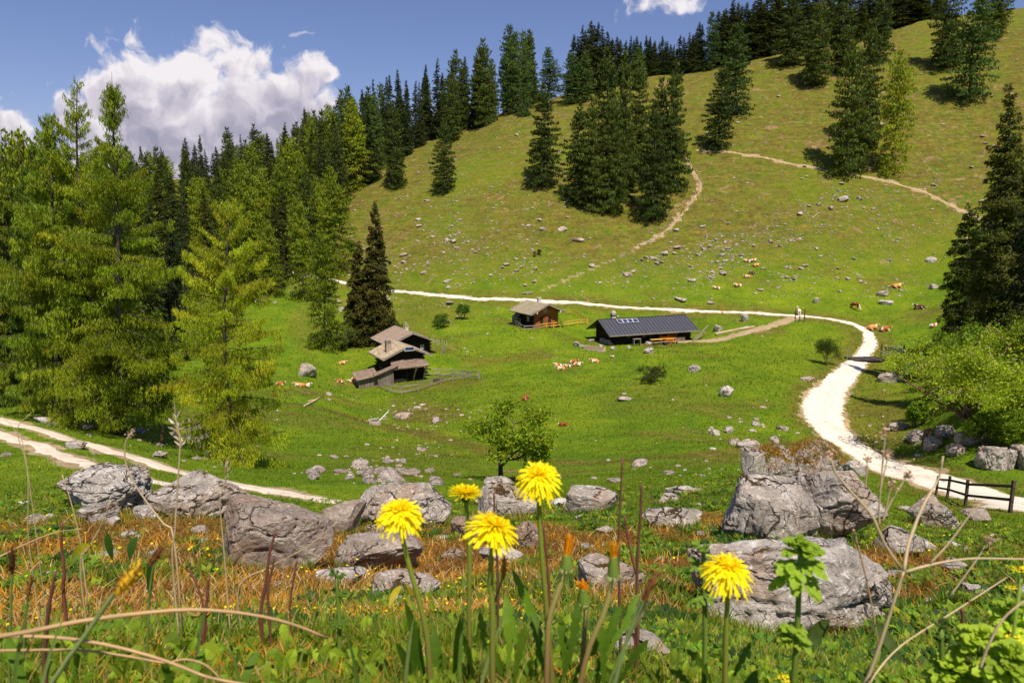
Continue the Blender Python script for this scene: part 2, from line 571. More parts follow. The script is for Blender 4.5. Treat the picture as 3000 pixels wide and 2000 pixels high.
def fields(x, y, z):
    """ground cover: dirt (bare sandy), dry (ochre, thin grass), moss (rust brown of the near slope), lush"""
    n = fbm2(x, y, .9, 3, .5, 2.0)
    u, v, dep = to_pix(x, y, z)
    r = np.hypot(x, y)
    hw = np.interp(y, [60, 105], [1.75, .55])
    dirt = 1 - ss(path_dist(x, y, paths['main']) + n * hw * .5, hw * .85, hw * 1.45)
    dirt = np.maximum(dirt, .9 * (1 - ss(path_dist(x, y, paths['spur']) + n * .6, .7, 1.5)))
    dirt = np.maximum(dirt, .8 * (1 - ss(path_dist(x, y, paths['hill']) + n * .7, .3, 1.0)))
    dirt = np.maximum(dirt, .9 * (1 - ss(path_dist(x, y, paths['gully']) + n * 1.2, .15, 1.1)))
    dirt = np.maximum(dirt, .6 * (1 - ss(path_dist(x, y, paths['gully2']) + n * 1.5, .2, 1.3)))
    for k in ('ra', 'rb'): dirt = np.maximum(dirt, .75 * (1 - ss(path_dist(x, y, paths[k], 4) + n * .35, .34, .8)))
    dry = .9 * (1 - ss(path_dist(x, y, paths['meadow']) + n * .8, .5, 1.9))
    dry = np.maximum(dry, .7 * (1 - ss(path_dist(x, y, paths['main']) + n, 2.0, 4.2)))
    hill = ss(y, 118, 150)                       # poor pasture of the hillside
    big = fbm2(x, y, .03, 4, .5, 1.0)
    dry = np.maximum(dry, hill * np.clip(.92 + big * .7, 0, 1))
    # dry bank below the track, knoll beyond the road, slope behind the first huts
    for (cu, cv, ru, rv, a) in ((2560, 1230, 130, 110, .75), (1900, 1170, 180, 60, .3), (1200, 900, 230, 60, .55), (1250, 1215, 120, 30, .9), (600, 930, 120, 110, .6), (900, 960, 60, 90, .45), (1180, 1350, 260, 60, .35), (2500, 1300, 60, 60, .5)):
        q = ((u - cu) / ru) ** 2 + ((v - cv) / rv) ** 2
        dry = np.maximum(dry, np.where(r > 15, a * (1 - ss(q + n * .8, .3, 1.3)), 0))
    dry = np.maximum(dry, .62 * ss(fbm2(x, y, .085, 4, .55, 21.0), .08, .42) * ss(r, 18, 30))
    near = 1 - ss(r, 8, 13)
    m = fbm2(x, y, .55, 4, .55, 7.0)
    m = m + .45 * fbm2(x, y, 2.1, 3, .5, 31.0)
    left = 1 - ss(u, 1100, 2400)
    moss = near * ss(m + .04 + .34 * left, .05, .26)
    lush = (1 - hill) * ss(y, 40, 75)
    moss = moss * (.25 + .75 * ss(r + .5 * m, 1.2, 2.1))
    return np.clip(dirt, 0, 1), np.clip(dry, 0, 1), np.clip(moss, 0, 1), lush


dirt_, dry_, moss_, lush_ = fields(TV[:, 0], TV[:, 1], TV[:, 2])

# ---- ground material
def mat_ground():
    m, t, b, out = new_mat('meadow_ground')
    g = t.geo(); Pn = g.outputs['Position']
    at = t.sep(t.attr('Col').outputs['Vector'])
    dirt, dry, moss = at[0], at[1], at[2]
    n_big = t.noise(Pn, .035, 5, .6)
    n_mid = t.noise(Pn, .25, 5, .6)
    n_s = t.noise(Pn, 1.6, 5, .65)
    n_f = t.noise(Pn, 9.0, 4, .7)
    gcol = t.ramp(t.math('ADD', t.math('MULTIPLY', n_mid, .6), t.math('MULTIPLY', n_s, .4)), [(.34, (.045, .090, .004)), (.5, (.125, .190, .006)), (.66, (.25, .28, .012))])
    lush = t.mix(t.smooth(n_big, .38, .62), (.085, .185, .004), (.155, .215, .007))
    gcol = t.mix(.4, gcol, lush)
    dcol = t.ramp(t.math('ADD', t.math('MULTIPLY', n_s, .55), t.math('MULTIPLY', n_f, .45)), [(.3, (.055, .052, .010)), (.45, (.112, .102, .016)), (.58, (.165, .138, .026)), (.76, (.36, .25, .12))])
    dfac = t.math('MULTIPLY', dry, t.smooth(t.math('ADD', n_s, t.math('MULTIPLY', t.math('SUBTRACT', n_mid, .5), .8)), .30, .62))
    dfac = t.math('ADD', dfac, t.math('MULTIPLY', dry, .25), None, True)
    c = t.mix(dfac, gcol, dcol)
    # scattered bare patches of earth, flat stones
    pat = t.smooth(t.math('ADD', t.noise(Pn, .33, 6, .68, 1.0), t.math('MULTIPLY', dry, .085)), .665, .715)
    c = t.mix(t.math('MULTIPLY', pat, .8), c, t.ramp(n_f, [(.3, (.16, .085, .045)), (.7, (.36, .25, .16))]))
    mcol = t.ramp(t.noise(Pn, 22, 5, .7), [(.3, (.035, .024, .008)), (.45, (.11, .060, .016)), (.6, (.36, .17, .022)), (.75, (.46, .30, .11))])
    c = t.mix(moss, c, mcol)
    n_d = t.noise(Pn, 3.2, 6, .75)
    dd = t.smooth(t.math('ADD', dirt, t.math('MULTIPLY', t.math('SUBTRACT', n_d, .5), 1.1)), .38, .72)
    c = t.mix(dd, c, t.ramp(n_d, [(.35, (.26, .18, .095)), (.6, (.46, .36, .22))]))
    rg_ = t.noise(Pn, .7, 6, .72, .8)
    c = t.mix(t.math('MULTIPLY', dry, .9), c, t.mix(1.0, c, t.ramp(rg_, [(.34, (.58, .60, .55)), (.5, (1.0, 1.0, 1.0)), (.64, (1.35, 1.22, 1.2))]), 'MULTIPLY'))
    # cattle terraces along the contours of the poor pasture
    tz = t.vmath('MULTIPLY', Pn, (.22, .22, 1.5))
    ter = t.noise(tz, 1.0, 4, .6, .6)
    c = t.mix(t.math('MULTIPLY', dry, .75), c, t.mix(1.0, c, t.ramp(ter, [(.40, (.78, .80, .76)), (.55, (1.05, 1.04, 1.0)), (.7, (1.25, 1.12, 1.10))]), 'MULTIPLY'))
    # blade-scale light/dark
    c = t.mix(1.0, c, t.ramp(n_f, [(.28, (.55, .55, .55)), (.72, (1.35, 1.35, 1.3))]), 'MULTIPLY')
    t.put(b.inputs['Base Color'], c); b.inputs['Roughness'].default_value = .95
    b.inputs['Specular IOR Level'].default_value = .15
    h = t.math('ADD', t.math('MULTIPLY', n_s, .5), t.math('MULTIPLY', n_f, .25))
    t.put(b.inputs['Normal'], t.bump(h, .9, .35))
    return m


M_GROUND = mat_ground()
terr = mesh_np('ground', TV, [TF, TC], M_GROUND, colors=np.stack([dirt_, dry_, moss_], 1), smooth=True)
terr['kind'] = 'structure'

# ---- roads
def mat_road(name, cols, rut=True):
    m, t, b, out = new_mat(name)
    Pn = t.geo().outputs['Position']
    at = t.sep(t.attr('Col').outputs['Vector'])
    n = t.noise(Pn, 1.1, 6, .7); f = t.noise(Pn, 14, 5, .75)
    c = t.ramp(t.math('ADD', t.math('MULTIPLY', n, .6), t.math('MULTIPLY', f, .4)), cols)
    # trodden wheel lines paler, crown with bits of earth
    mid = t.math('MULTIPLY', at[0], t.smooth(t.noise(Pn, 2.3, 5, .8), .52, .64))
    c = t.mix(t.math('MULTIPLY', mid, .85), c, (.30, .22, .13))
    edge = t.smooth(t.math('ADD', at[1], t.math('MULTIPLY', t.math('SUBTRACT', t.noise(Pn, 2.6, 5, .8), .5), 1.5)), .55, .95)
    c = t.mix(t.math('MULTIPLY', edge, .8), c, (.36, .27, .15))
    t.put(b.inputs['Base Color'], c); b.inputs['Roughness'].default_value = .95
    b.inputs['Specular IOR Level'].default_value = .1
    t.put(b.inputs['Normal'], t.bump(f, .5, .04))
    return m


M_ROAD = mat_road('pale_gravel', [(.3, (.50, .43, .34)), (.48, (.70, .63, .53)), (.7, (.82, .76, .67))])
M_PATH = mat_road('earth_path', [(.3, (.22, .15, .08)), (.55, (.40, .30, .18)), (.75, (.55, .44, .30))])


def ribbon(name, pth, w, mat, off=.05, na=8, jag=.25, ends=True):
    T = np.gradient(pth, axis=0); T /= np.linalg.norm(T, axis=1)[:, None]
    N = np.stack([T[:, 1], -T[:, 0]], 1)
    w = np.interp(pth[:, 1], [60, 105], [w, w * (.30 if w > 3 else 1)])
    n = len(pth)
    jl = fbm2(pth[:, 0], pth[:, 1], 1.2, 3, .6, 4.0) * jag * 2
    jr = fbm2(pth[:, 0], pth[:, 1], 1.2, 3, .6, 14.0) * jag * 2
    V = []; C = []
    for k in range(na + 1):
        s = k / na * 2 - 1
        ww = w / 2 + (jl if s < 0 else jr)
        q = pth + N * (s * ww)[:, None]
        z = np.array([ground(a, b_) for a, b_ in q])
        V.append(np.stack([q[:, 0], q[:, 1], z + (off if abs(s) < 1 else -.03)], 1))
        C.append(np.stack([np.full(n, math.exp(-(s / .18) ** 2)), np.full(n, abs(s) ** 3), np.zeros(n)], 1))
    V = np.stack(V, 1).reshape(-1, 3); C = np.stack(C, 1).reshape(-1, 3)
    i = np.arange(n - 1)[:, None] * (na + 1); k = np.arange(na)[None, :]
    Fq = np.stack([i + k, i + k + 1, i + k + na + 2, i + k + na + 1], -1).reshape(-1, 4)
    # normal up?
    o = mesh_np(name, V, Fq, mat, colors=C, smooth=True)
    if o.data.polygons[0].normal.z < 0: o.data.flip_normals()
    o['kind'] = 'structure'
    return o


ribbon('gravel_road', paths['main'], 3.5, M_ROAD, .06, 10, .3)
ribbon('farm_path', paths['spur'], 1.5, M_PATH, .05, 6, .25)
ribbon('hill_path', paths['hill'], .75, M_PATH, .05, 5, .2)
ribbon('gully_path', paths['gully'], .42, M_PATH, .05, 5, .45)
M_RUT = mat_road('pinkish_gravel', [(.3, (.46, .38, .30)), (.5, (.66, .56, .46)), (.7, (.78, .68, .58))])
ribbon('wheel_track', paths['ra'], .66, M_RUT, .03, 6, .12)
ribbon('wheel_track', paths['rb'], .58, M_RUT, .03, 6, .14)
# ------------------------------------------------------------------ plant materials (colour attribute Col = plant tints, with shade painted in for one herb layer)
def mat_leaf(name, transl=.35, obj_var=.0, rough=.6):
    m, t, b, out = new_mat(name)
    c = t.attr('Col').outputs['Color']
    if obj_var:
        oi = t.n.new('ShaderNodeObjectInfo')
        k = t.ramp(oi.outputs['Random'], [(0, (1 - obj_var, 1 - obj_var * .8, 1 - obj_var)), (.5, (1, 1, 1)), (1, (1 + obj_var * 1.4, 1 + obj_var, 1 + obj_var * .3))])
        c = t.mix(1.0, c, k, 'MULTIPLY')
    t.put(b.inputs['Base Color'], c); b.inputs['Roughness'].default_value = rough
    b.inputs['Specular IOR Level'].default_value = .2
    tr = t.n.new('ShaderNodeBsdfTranslucent'); t.put(tr.inputs['Color'], t.mix(1.0, c, (1.5, 1.5, .7), 'MULTIPLY'))
    mx = t.n.new('ShaderNodeMixShader'); mx.inputs[0].default_value = transl
    t.l.new(b.outputs[0], mx.inputs[1]); t.l.new(tr.outputs[0], mx.inputs[2]); t.l.new(mx.outputs[0], out.inputs[0])
    return m


M_NEEDLE = mat_leaf('needles', .30, .28)
M_LEAF = mat_leaf('leaves', .38, .12)
M_GRASS = mat_leaf('grass_blades', .35)
M_PETAL = mat_leaf('petals', .30)
M_STALK = mat_leaf('stalks', .15, 0, .5)


def mat_bark(name, a, b_):
    m, t, b, out = new_mat(name)
    Pn = t.geo().outputs['Position']
    sc = t.vmath('MULTIPLY', Pn, (1, 1, .25))
    n = t.noise(sc, 9, 5, .7)
    t.put(b.inputs['Base Color'], t.ramp(n, [(.35, a), (.65, b_)])); b.inputs['Roughness'].default_value = .95
    t.put(b.inputs['Normal'], t.bump(n, .8, .05))
    return m


M_BARK = mat_bark('bark', (.035, .026, .020), (.13, .10, .08))
M_BARK_RED = mat_bark('lichened_bark', (.05, .03, .02), (.22, .13, .08))


def leaf_quads(c, d, s, ln, wd):
    """diamonds: centres c, length axis d, side axis s"""
    n = len(c)
    ln = np.broadcast_to(ln, (n,))[:, None]; wd = np.broadcast_to(wd, (n,))[:, None]
    V = np.stack([c - d * ln / 2, c + s * wd / 2, c + d * ln / 2, c - s * wd / 2], 1).reshape(-1, 3)
    Fq = np.arange(n * 4).reshape(n, 4)
    return V, Fq


def unit(a): return a / (np.linalg.norm(a, axis=1)[:, None] + 1e-9)


def conifer(name, label, H, Rc, kind, seed, nleaf, leaf, base=.06, nbr=None, profile=None, top_sparse=0.0, lean=(0, 0), hue=None, trunk_r=None, bark=None, cat='tree', group=None, loc=(0, 0, 0)):
    """larch: strands hanging from upswept limbs; spruce: dense drooping shelves"""
    g = np.random.default_rng(seed)
    root = thing(name, label, cat, loc, 0, group)
    nb = nbr or int(H * (9 if kind == 'larch' else 11))
    t_ = np.sort(base + (1 - base) * g.random(nb) ** 1.0 * .985)
    # whorls
    if kind == 'spruce': t_ = np.round(t_ * H / .5 + g.normal(0, .30, nb)) * .5 / H + g.normal(0, .12, nb) / H; t_ = np.clip(t_, base, .985)
    if profile is None:
        pr = (1 - t_) ** (.80 if kind == 'larch' else .85) * (1 - np.exp(-(t_ - base + .05) * 14)) + .03
    else:
        xs, ys = zip(*profile); pr = np.interp(t_, xs, ys)
    side = g.random(4) * 6.28
    az = np.arange(nb) * 2.399 + g.normal(0, .45, nb)
    lob = 1 + .14 * np.sin(az * 2 + side[0] + t_ * 5) + .10 * np.sin(az * 3 + side[1] - t_ * 9)
    L = Rc * pr * lob * g.uniform(.62, 1.12, nb)
    L = np.maximum(L, .02 * H * .5)
    if kind == 'larch': el = np.interp(t_, [0, .4, .8, 1], [-.12, .05, .45, .9]) + g.normal(0, .10, nb); sag = np.interp(t_, [0, .6, 1], [.32, .22, .05])
    else: el = np.interp(t_, [0, .4, .8, 1], [-.25, -.08, .30, .8]) + g.normal(0, .07, nb); sag = np.interp(t_, [0, .6, 1], [.34, .22, .02])
    # trunk axis with slight bend
    def axis(tt):
        tt = np.asarray(tt)
        return np.stack([lean[0] * tt ** 1.5 * H + .012 * H * np.sin(tt * 5 + side[2]), lean[1] * tt ** 1.5 * H + .012 * H * np.sin(tt * 4 + side[3]), tt * H], -1)
    O = axis(t_)
    hd = np.stack([np.cos(az), np.sin(az), np.zeros(nb)], 1)

    def bp(i, s):    # point along branch i at fraction s
        x = L[i] * s
        up = np.tan(el[i]) * x * (1 if kind == 'spruce' else 1) - sag[i] * L[i] * s ** 2
        if kind == 'larch': up = up + .14 * L[i] * s ** 4        # tips turn up
        return O[i] + hd[i] * (x * (1 - .06 * s))[:, None] + np.stack([0 * up, 0 * up, up], 1)
    # leaves
    tight = 1
    w = L ** (1.35 if kind == 'larch' else 1.5); w = w / w.sum()
    br = g.choice(nb, nleaf, p=w)
    ntw = 10 if kind == 'larch' else 13
    tw = g.integers(0, ntw, nleaf)
    sgn = g.choice([-1, 1], nleaf)
    hsh = ((br * 73 + tw * 31 + (sgn + 1) * 57) * 9301 + 49297) % 233280 / 233280.0     # a number per twig
    hsh2 = ((br * 17 + tw * 131 + (sgn + 1) * 7) * 7919 + 1299709) % 104729 / 104729.0
    s = .12 + .88 * ((tw + hsh * .8) / ntw)
    c = bp(br, s)
    lat = np.stack([-hd[br][:, 1], hd[br][:, 0], np.zeros(nleaf)], 1) * sgn[:, None]
    wide = L[br] * (.30 if kind == 'larch' else .40) * np.sqrt(np.clip(1.05 - s, 0.02, 1)) * (.35 + .65 * np.minimum(1, s * 3))
    q = g.random(nleaf) ** .8 * (.5 + hsh2)
    outw = lat * (wide * q)[:, None] + hd[br] * (wide * q * .55)[:, None]
    if kind == 'larch':
        hang = (.10 + .9 * hsh2) * g.random(nleaf) * min(1.15, .12 * Rc + .45) * (.35 + .65 * (1 - t_[br]))
        c = c + outw; c[:, 2] -= hang + .10 * wide * q
        c += g.normal(0, .018 + .005 * Rc, (nleaf, 3))
        d = unit(np.stack([g.normal(0, .40, nleaf), g.normal(0, .40, nleaf), -np.ones(nleaf)], 1) + outw * .35 / (wide[:, None] + .1))
    else:
        hang = g.random(nleaf) ** 1.3 * .75 * (.3 + .7 * (1 - t_[br])) * (.5 + hsh2)
        c = c + outw; c[:, 2] -= hang + .18 * wide * q
        c += g.normal(0, .035, (nleaf, 3))
        d = unit(hd[br] * .7 + lat * .8 + g.normal(0, .35, (nleaf, 3)) + np.array([0, 0, -.55]))
    sd = unit(np.cross(d, g.normal(0, 1, (nleaf, 3))))
    ln = leaf[0] * g.uniform(.6, 1.35, nleaf); wd = leaf[1] * g.uniform(.7, 1.3, nleaf)
    V, Fq = leaf_quads(c, d, sd, ln, wd)
    hue = hue or ((.085, .150, .010) if kind == 'larch' else (.028, .050, .010))
    bv = g.uniform(.72, 1.28, nb)[br] * (.85 + .3 * hsh) * g.uniform(.8, 1.2, nleaf)
    yel = (g.normal(0, .06, nb)[br] + g.normal(0, .06, nleaf))
    Cc = np.array(hue)[None, :] * bv[:, None]; Cc[:, 0] *= 1 + yel * 1.3; Cc[:, 2] *= 1 - yel
    mesh_np('crown', V, Fq, M_NEEDLE, root, np.repeat(np.clip(Cc, .002, 1), 4, 0))
    # trunk and limbs
    mb = MB()
    tr = trunk_r or H * .014
    tt = np.linspace(-.02, 1, 12)
    mb.tube(axis(np.clip(tt, 0, 1)) + np.stack([0 * tt, 0 * tt, np.minimum(tt, 0) * H], 1), tr * np.concatenate([[1.3, 1.12], (1 - tt[2:]) ** .9 + .03]), 7)
    lim = range(nb) if nleaf > 15000 else range(0, nb, 3)
    for i in lim:
        ii = np.full(5, i); sv = np.linspace(0, .95, 5)
        mb.tube(bp(ii, sv), tr * .28 * (1.1 - t_[i]) * np.linspace(1, .25, 5) + .004, 3, False)
    mb.build('trunk', bark or M_BARK, root, smooth=True)
    return root


# ------------------------------------------------------------------ broadleaf trees and bushes
def broadleaf(name, label, cat, loc, H, W, seed, nleaf, leaf, hue, trunks=1, trunk_r=.1, bare=.25, lean=(0, 0), depth=4, blossom=0, group=None, bark=None, flat=1.0, mat=None, spread=.65, cx=None):
    g = np.random.default_rng(seed)
    root = thing(name, label, cat, loc, 0, group)
    mb = MB(); tips = []

    def grow(p, d, ln, r, lev):
        n = 4; pts = [p]; dd = np.array(d)
        for k in range(n):
            dd = dd + g.normal(0, .16, 3); dd[2] += .04; dd /= np.linalg.norm(dd)
            pts.append(pts[-1] + dd * ln / n)
        mb.tube(pts, np.linspace(r, r * .62, n + 1), 6 if lev < 2 else 4, False)
        if lev >= 2: tips.extend([(pts[-1], lev), (pts[2], lev), (pts[3], lev)])
        if lev >= depth: return
        for k in range(g.integers(2, 4) + (1 if lev == 0 else 0)):
            a = g.random() * 6.28; nd = dd + spread * 1.35 * np.array([math.cos(a), math.sin(a), g.uniform(-.25, .35)])
            nd = nd * np.array([W / H * 1.1, W / H * 1.1, flat]); nd /= np.linalg.norm(nd)
            st = pts[-1] if k < 2 else pts[g.integers(2, n)]
            grow(st, nd, ln * g.uniform(.62, .85), r * .6, lev + 1)
    for k in range(trunks):
        a = g.random() * 6.28
        off = np.array([math.cos(a), math.sin(a), 0]) * trunk_r * (0 if trunks == 1 else 2.2)
        d0 = np.array([lean[0], lean[1], 1.0]) + (off * 2.2 / max(trunk_r, .05) * .12 if trunks > 1 else 0)
        d0 /= np.linalg.norm(d0)
        grow(off + np.array([0, 0, -.15]), d0, H * (bare + .12), trunk_r, 0)
    tp = np.array([q[0] for q in tips])
    # fit crown to the wanted height
    zmax = tp[:, 2].max(); k = H * .93 / zmax
    xr = np.percentile(np.abs(tp[:, 0] - np.median(tp[:, 0])), 96); kx = (W * .46) / max(xr, .01)
    sc = np.array([kx, kx, k]); tp = tp * sc
    mb.V = [v * sc for v in mb.V]
    if cx is not None:
        sh = (cx - np.median(tp[:, 0])) / np.median(tp[:, 2]); tp[:, 0] += sh * tp[:, 2]
        for v in mb.V: v[:, 0] += sh * v[:, 2]
    mb.build('trunk', bark or M_BARK, root, smooth=True)
    # leaves round the twigs, with a twig-level clump
    ncl = len(tp) * 4
    cc = tp[g.integers(0, len(tp), ncl)] + g.normal(0, 1, (ncl, 3)) * np.array([W, W, H * .8]) * .045
    keep = cc[:, 2] > H * bare * .65; cc = cc[keep]; ncl = len(cc)
    ci = g.integers(0, ncl, nleaf)
    sz = (W + H) / 2
    c = cc[ci] + g.normal(0, 1, (nleaf, 3)) * np.array([1, 1, .55]) * sz * .030
    d = unit(g.normal(0, 1, (nleaf, 3)) + np.array([0, 0, -.5])); sd = unit(np.cross(d, g.normal(0, 1, (nleaf, 3)) * .6 + np.array([0, 0, 1.0]))); sd = unit(np.cross(np.cross(d, sd) * .7 + np.array([0, 0, .5]), d))
    V, Fq = leaf_quads(c, d, sd, leaf * g.uniform(.7, 1.3, nleaf), leaf * .55 * g.uniform(.7, 1.3, nleaf))
    bv = g.uniform(.75, 1.25, ncl)[ci] * g.uniform(.8, 1.2, nleaf)
    Cc = np.array(hue)[None, :] * bv[:, None]; y = g.normal(0, .12, ncl)[ci]; Cc[:, 0] *= 1 + y; Cc[:, 2] *= 1 - y
    crown = mesh_np('crown', V, Fq, mat or M_LEAF, root, np.repeat(np.clip(Cc, .002, 1), 4, 0))
    if blossom:
        top = cc[np.argsort(-(cc[:, 2] + g.normal(0, H * .15, ncl)))][:ncl * 2 // 3]
        bi = g.integers(0, len(top), blossom)
        bc = top[bi] + g.normal(0, 1, (blossom, 3)) * sz * .018 + np.array([0, 0, sz * .02])
        n6 = 5; cen_ = np.repeat(bc, n6, 0) + g.normal(0, .035, (blossom * n6, 3))
        d = unit(g.normal(0, 1, (len(cen_), 3)) * np.array([1, 1, .3])); s2 = unit(np.cross(d, np.tile([0, 0, 1.0], (len(cen_), 1)) + g.normal(0, .3, (len(cen_), 3))))
        V, Fq = leaf_quads(cen_, d, s2, .07, .06)
        mesh_np('blossom', V, Fq, mat or M_LEAF, root, np.repeat(np.tile([[.62, .60, .36]], (len(cen_), 1)) * g.uniform(.8, 1.1, (len(cen_), 1)), 4, 0))
    return root


# ------------------------------------------------------------------ rocks
def mat_rock(name, base, light, moss=.5, crack=1.0, mosscol=((.045, .022, .008), (.13, .075, .012)), sc=1.0):
    m, t, b, out = new_mat(name)
    o = t.coord('Object'); g_ = t.geo()
    oi = t.n.new('ShaderNodeObjectInfo')
    o = t.vmath('SCALE', o, scale=sc)
    o = t.vmath('ADD', o, t.vmath('SCALE', t.comb(oi.outputs['Random'], 0.3, 0.7), scale=31.0))
    w = t.noise(o, 1.6, 4, .6, out='Color')
    ow = t.vmath('ADD', o, t.vmath('SCALE', t.vmath('SUBTRACT', w, (.5, .5, .5)), scale=.9))
    n = t.noise(ow, 2.4, 7, .68); f = t.noise(o, 26, 5, .75); n2 = t.noise(o, 7.5, 6, .7, 1.5)
    c = t.ramp(n, [(.30, tuple(x * .62 for x in base)), (.5, base), (.68, light)])
    c = t.mix(t.smooth(t.noise(ow, 1.1, 3, .5), .50, .62), c, (base[0] * 1.0, base[1] * .88, base[2] * .78), 'MIX')
    c = t.mix(t.math('MULTIPLY', t.smooth(n2, .54, .63), .75), c, tuple(min(.8, x * 1.25) for x in light))
    c = t.mix(t.math('MULTIPLY', t.smooth(t.noise(ow, 11, 6, .75), .58, .66), .55), c, (.07, .06, .055))
    sp = t.smooth(f, .60, .68)
    c = t.mix(t.math('MULTIPLY', sp, .6), c, (.10, .085, .075))
    cr = t.voro(ow, 1.35, 'DISTANCE_TO_EDGE'); cr2 = t.voro(ow, 3.6, 'DISTANCE_TO_EDGE')
    br = t.noise(o, 1.9, 3, .5)
    k1 = t.math('MULTIPLY', t.math('SUBTRACT', 1.0, t.smooth(cr, .004, .030)), t.smooth(br, .42, .52))
    k2 = t.math('MULTIPLY', t.math('SUBTRACT', 1.0, t.smooth(cr2, .004, .028)), t.smooth(br, .50, .60))
    ck = t.math('MAXIMUM', k1, t.math('MULTIPLY', k2, .8))
    c = t.mix(t.math('MULTIPLY', ck, .85 * crack), c, (.035, .024, .016))
    nz = t.sep(g_.outputs['Normal'])[2]
    mm = t.math('ADD', t.math('MULTIPLY', nz, .34), t.noise(ow, 3.3, 7, .72))
    mm = t.smooth(t.math('ADD', mm, t.math('MULTIPLY', ck, .12)), .98 - moss * .22, 1.04 - moss * .22)
    c = t.mix(mm, c, t.ramp(f, [(.4, mosscol[0]), (.62, mosscol[1])]))
    t.put(b.inputs['Base Color'], c); b.inputs['Roughness'].default_value = .92; b.inputs['Specular IOR Level'].default_value = .2
    hgt = t.math('ADD', t.math('ADD', t.math('MULTIPLY', n, .6), t.math('MULTIPLY', n2, .35)), t.math('SUBTRACT', t.math('MULTIPLY', f, .12), t.math('MULTIPLY', ck, .35)))
    t.put(b.inputs['Normal'], t.bump(hgt, 1.0, .16 / sc))
    return m


M_ROCK = mat_rock('limestone', (.375, .33, .295), (.61, .56, .51), .45)
M_ROCK_W = mat_rock('white_limestone', (.43, .385, .355), (.70, .66, .62), .40, 1.0, sc=1.3)
M_ROCK_B = mat_rock('brown_limestone', (.33, .265, .225), (.47, .41, .36), .25, .45)
M_ROCK_MOSS = mat_rock('mossy_limestone', (.36, .31, .28), (.52, .48, .45), 1.0, 1.0, ((.05, .028, .008), (.26, .14, .015)))
M_ROCK_FAR = mat_rock('hillside_limestone', (.40, .33, .30), (.66, .58, .53), .1, .7, sc=.8)


def ico(sub):
    bm = bmesh.new(); bmesh.ops.create_icosphere(bm, subdivisions=sub, radius=1)
    V = np.array([v.co[:] for v in bm.verts]); Fc = np.array([[v.index for v in f.verts] for f in bm.faces]); bm.free()
    return V, Fc


_ICO = {k: ico(k) for k in (2, 3, 4, 5, 6)}


def rock_shape(seed, sub=5, cuts=9, rough=.10, squash=.8, layers=0.0):
    g = np.random.default_rng(seed)
    V, Fc = _ICO[sub]; V = V.copy()
    V = np.sign(V) * np.abs(V) ** .84
    V = V / np.abs(V).max()
    for k in range(cuts + 4):
        n = g.normal(0, 1, 3); n /= np.linalg.norm(n); n[2] = n[2] * .8; n /= np.linalg.norm(n)
        d = g.uniform(.50, .92); dot = V @ n; m = dot > d
        V[m] -= (dot[m] - d)[:, None] * n * g.uniform(.85, 1.0)
    U = unit(V)
    a = fbm(V * 1.2 + seed, 2) * rough * 1.3
    b_ = fbm(V * 3.6 + seed * 2, 5, .55) * rough * .42
    rid = -np.exp(-(perlin(V * 2.1 + seed * 3) / .045) ** 2) * rough * .55 - np.exp(-(perlin(V * 4.6 + seed * 5) / .035) ** 2) * rough * .34
    V = V + U * (a + b_ + rid)[:, None]
    if layers:
        z = V @ np.array([.25, .2, .95]); V[:, 0:2] *= (1 + layers * np.abs(np.sin(z * 9 + fbm(V * 2, 2))) ** .5)[:, None]
    V[:, 2] *= squash
    return V, Fc


def boulder(u0, u1, vt, vb, seed, label, mat=None, name='boulder', cuts=9, rough=.10, dz=.85, sub=5, rz=0, tag_it=True, group=None, dep=.8, D=None, sink=.22):
    uc = (u0 + u1) / 2
    p = P(uc, vb) if D is None else at_dist(uc, vb, D)
    W = (u1 - u0) / F * (p.y * cp - p.z * sp) 
    th_ = math.atan(-p.z / p.y); happ = (vb - vt) / F * (p.y * cp - p.z * sp)
    dd = min(W * dep, happ * 1.5)
    Hh = math.sqrt(max((happ ** 2 - (dd * math.sin(th_)) ** 2), (.45 * happ) ** 2)) / math.cos(th_)
    V, Fc = rock_shape(seed, sub, cuts, rough, 1)
    c_, s_ = math.cos(rz), math.sin(rz)
    V = np.stack([V[:, 0] * c_ - V[:, 1] * s_, V[:, 0] * s_ + V[:, 1] * c_, V[:, 2]], 1)
    lo, hi = V.min(0), V.max(0)
    V = (V - (lo + hi) / 2) / (hi - lo)          # unit box
    V = V * np.array([W, dd, Hh])
    V[:, 2] = np.where(V[:, 2] < 0, V[:, 2] * (1 + 2.2 * sink), V[:, 2])
    ctr = at_dist(uc, (vt + vb) / 2, p.y + dd * .36)
    V[:, 2] += ctr.z - p.z
    o = mesh_np(name, V, Fc, mat or M_ROCK, smooth=True)
    o.location = (ctr.x, ctr.y, p.z)
    tag(o, label, 'boulder' if name == 'boulder' else 'rock', group)
    return o
# ------------------------------------------------------------------ the near larches on the left
def place(root, u, v, D=None):
    p = P(u, v) if D is None else at_dist(u, v, D)
    root.location = p
    return p


def big(u, vb, vt, name, label, Rpx, kind, seed, n, leaf, ut=None, **kw):
    p = P(u, vb); H = vtop_height(p, vt); dep = p.y * cp - p.z * sp
    if ut is not None: kw['lean'] = ((at_dist(ut, vt, p.y).x - p.x) / H, 0)
    elif 'lean' not in kw: kw['lean'] = ((at_dist(u, vt, p.y).x - p.x) / H, 0)
    return conifer(name, label, H, Rpx / F * dep, kind, seed, n, leaf, loc=p, **kw)


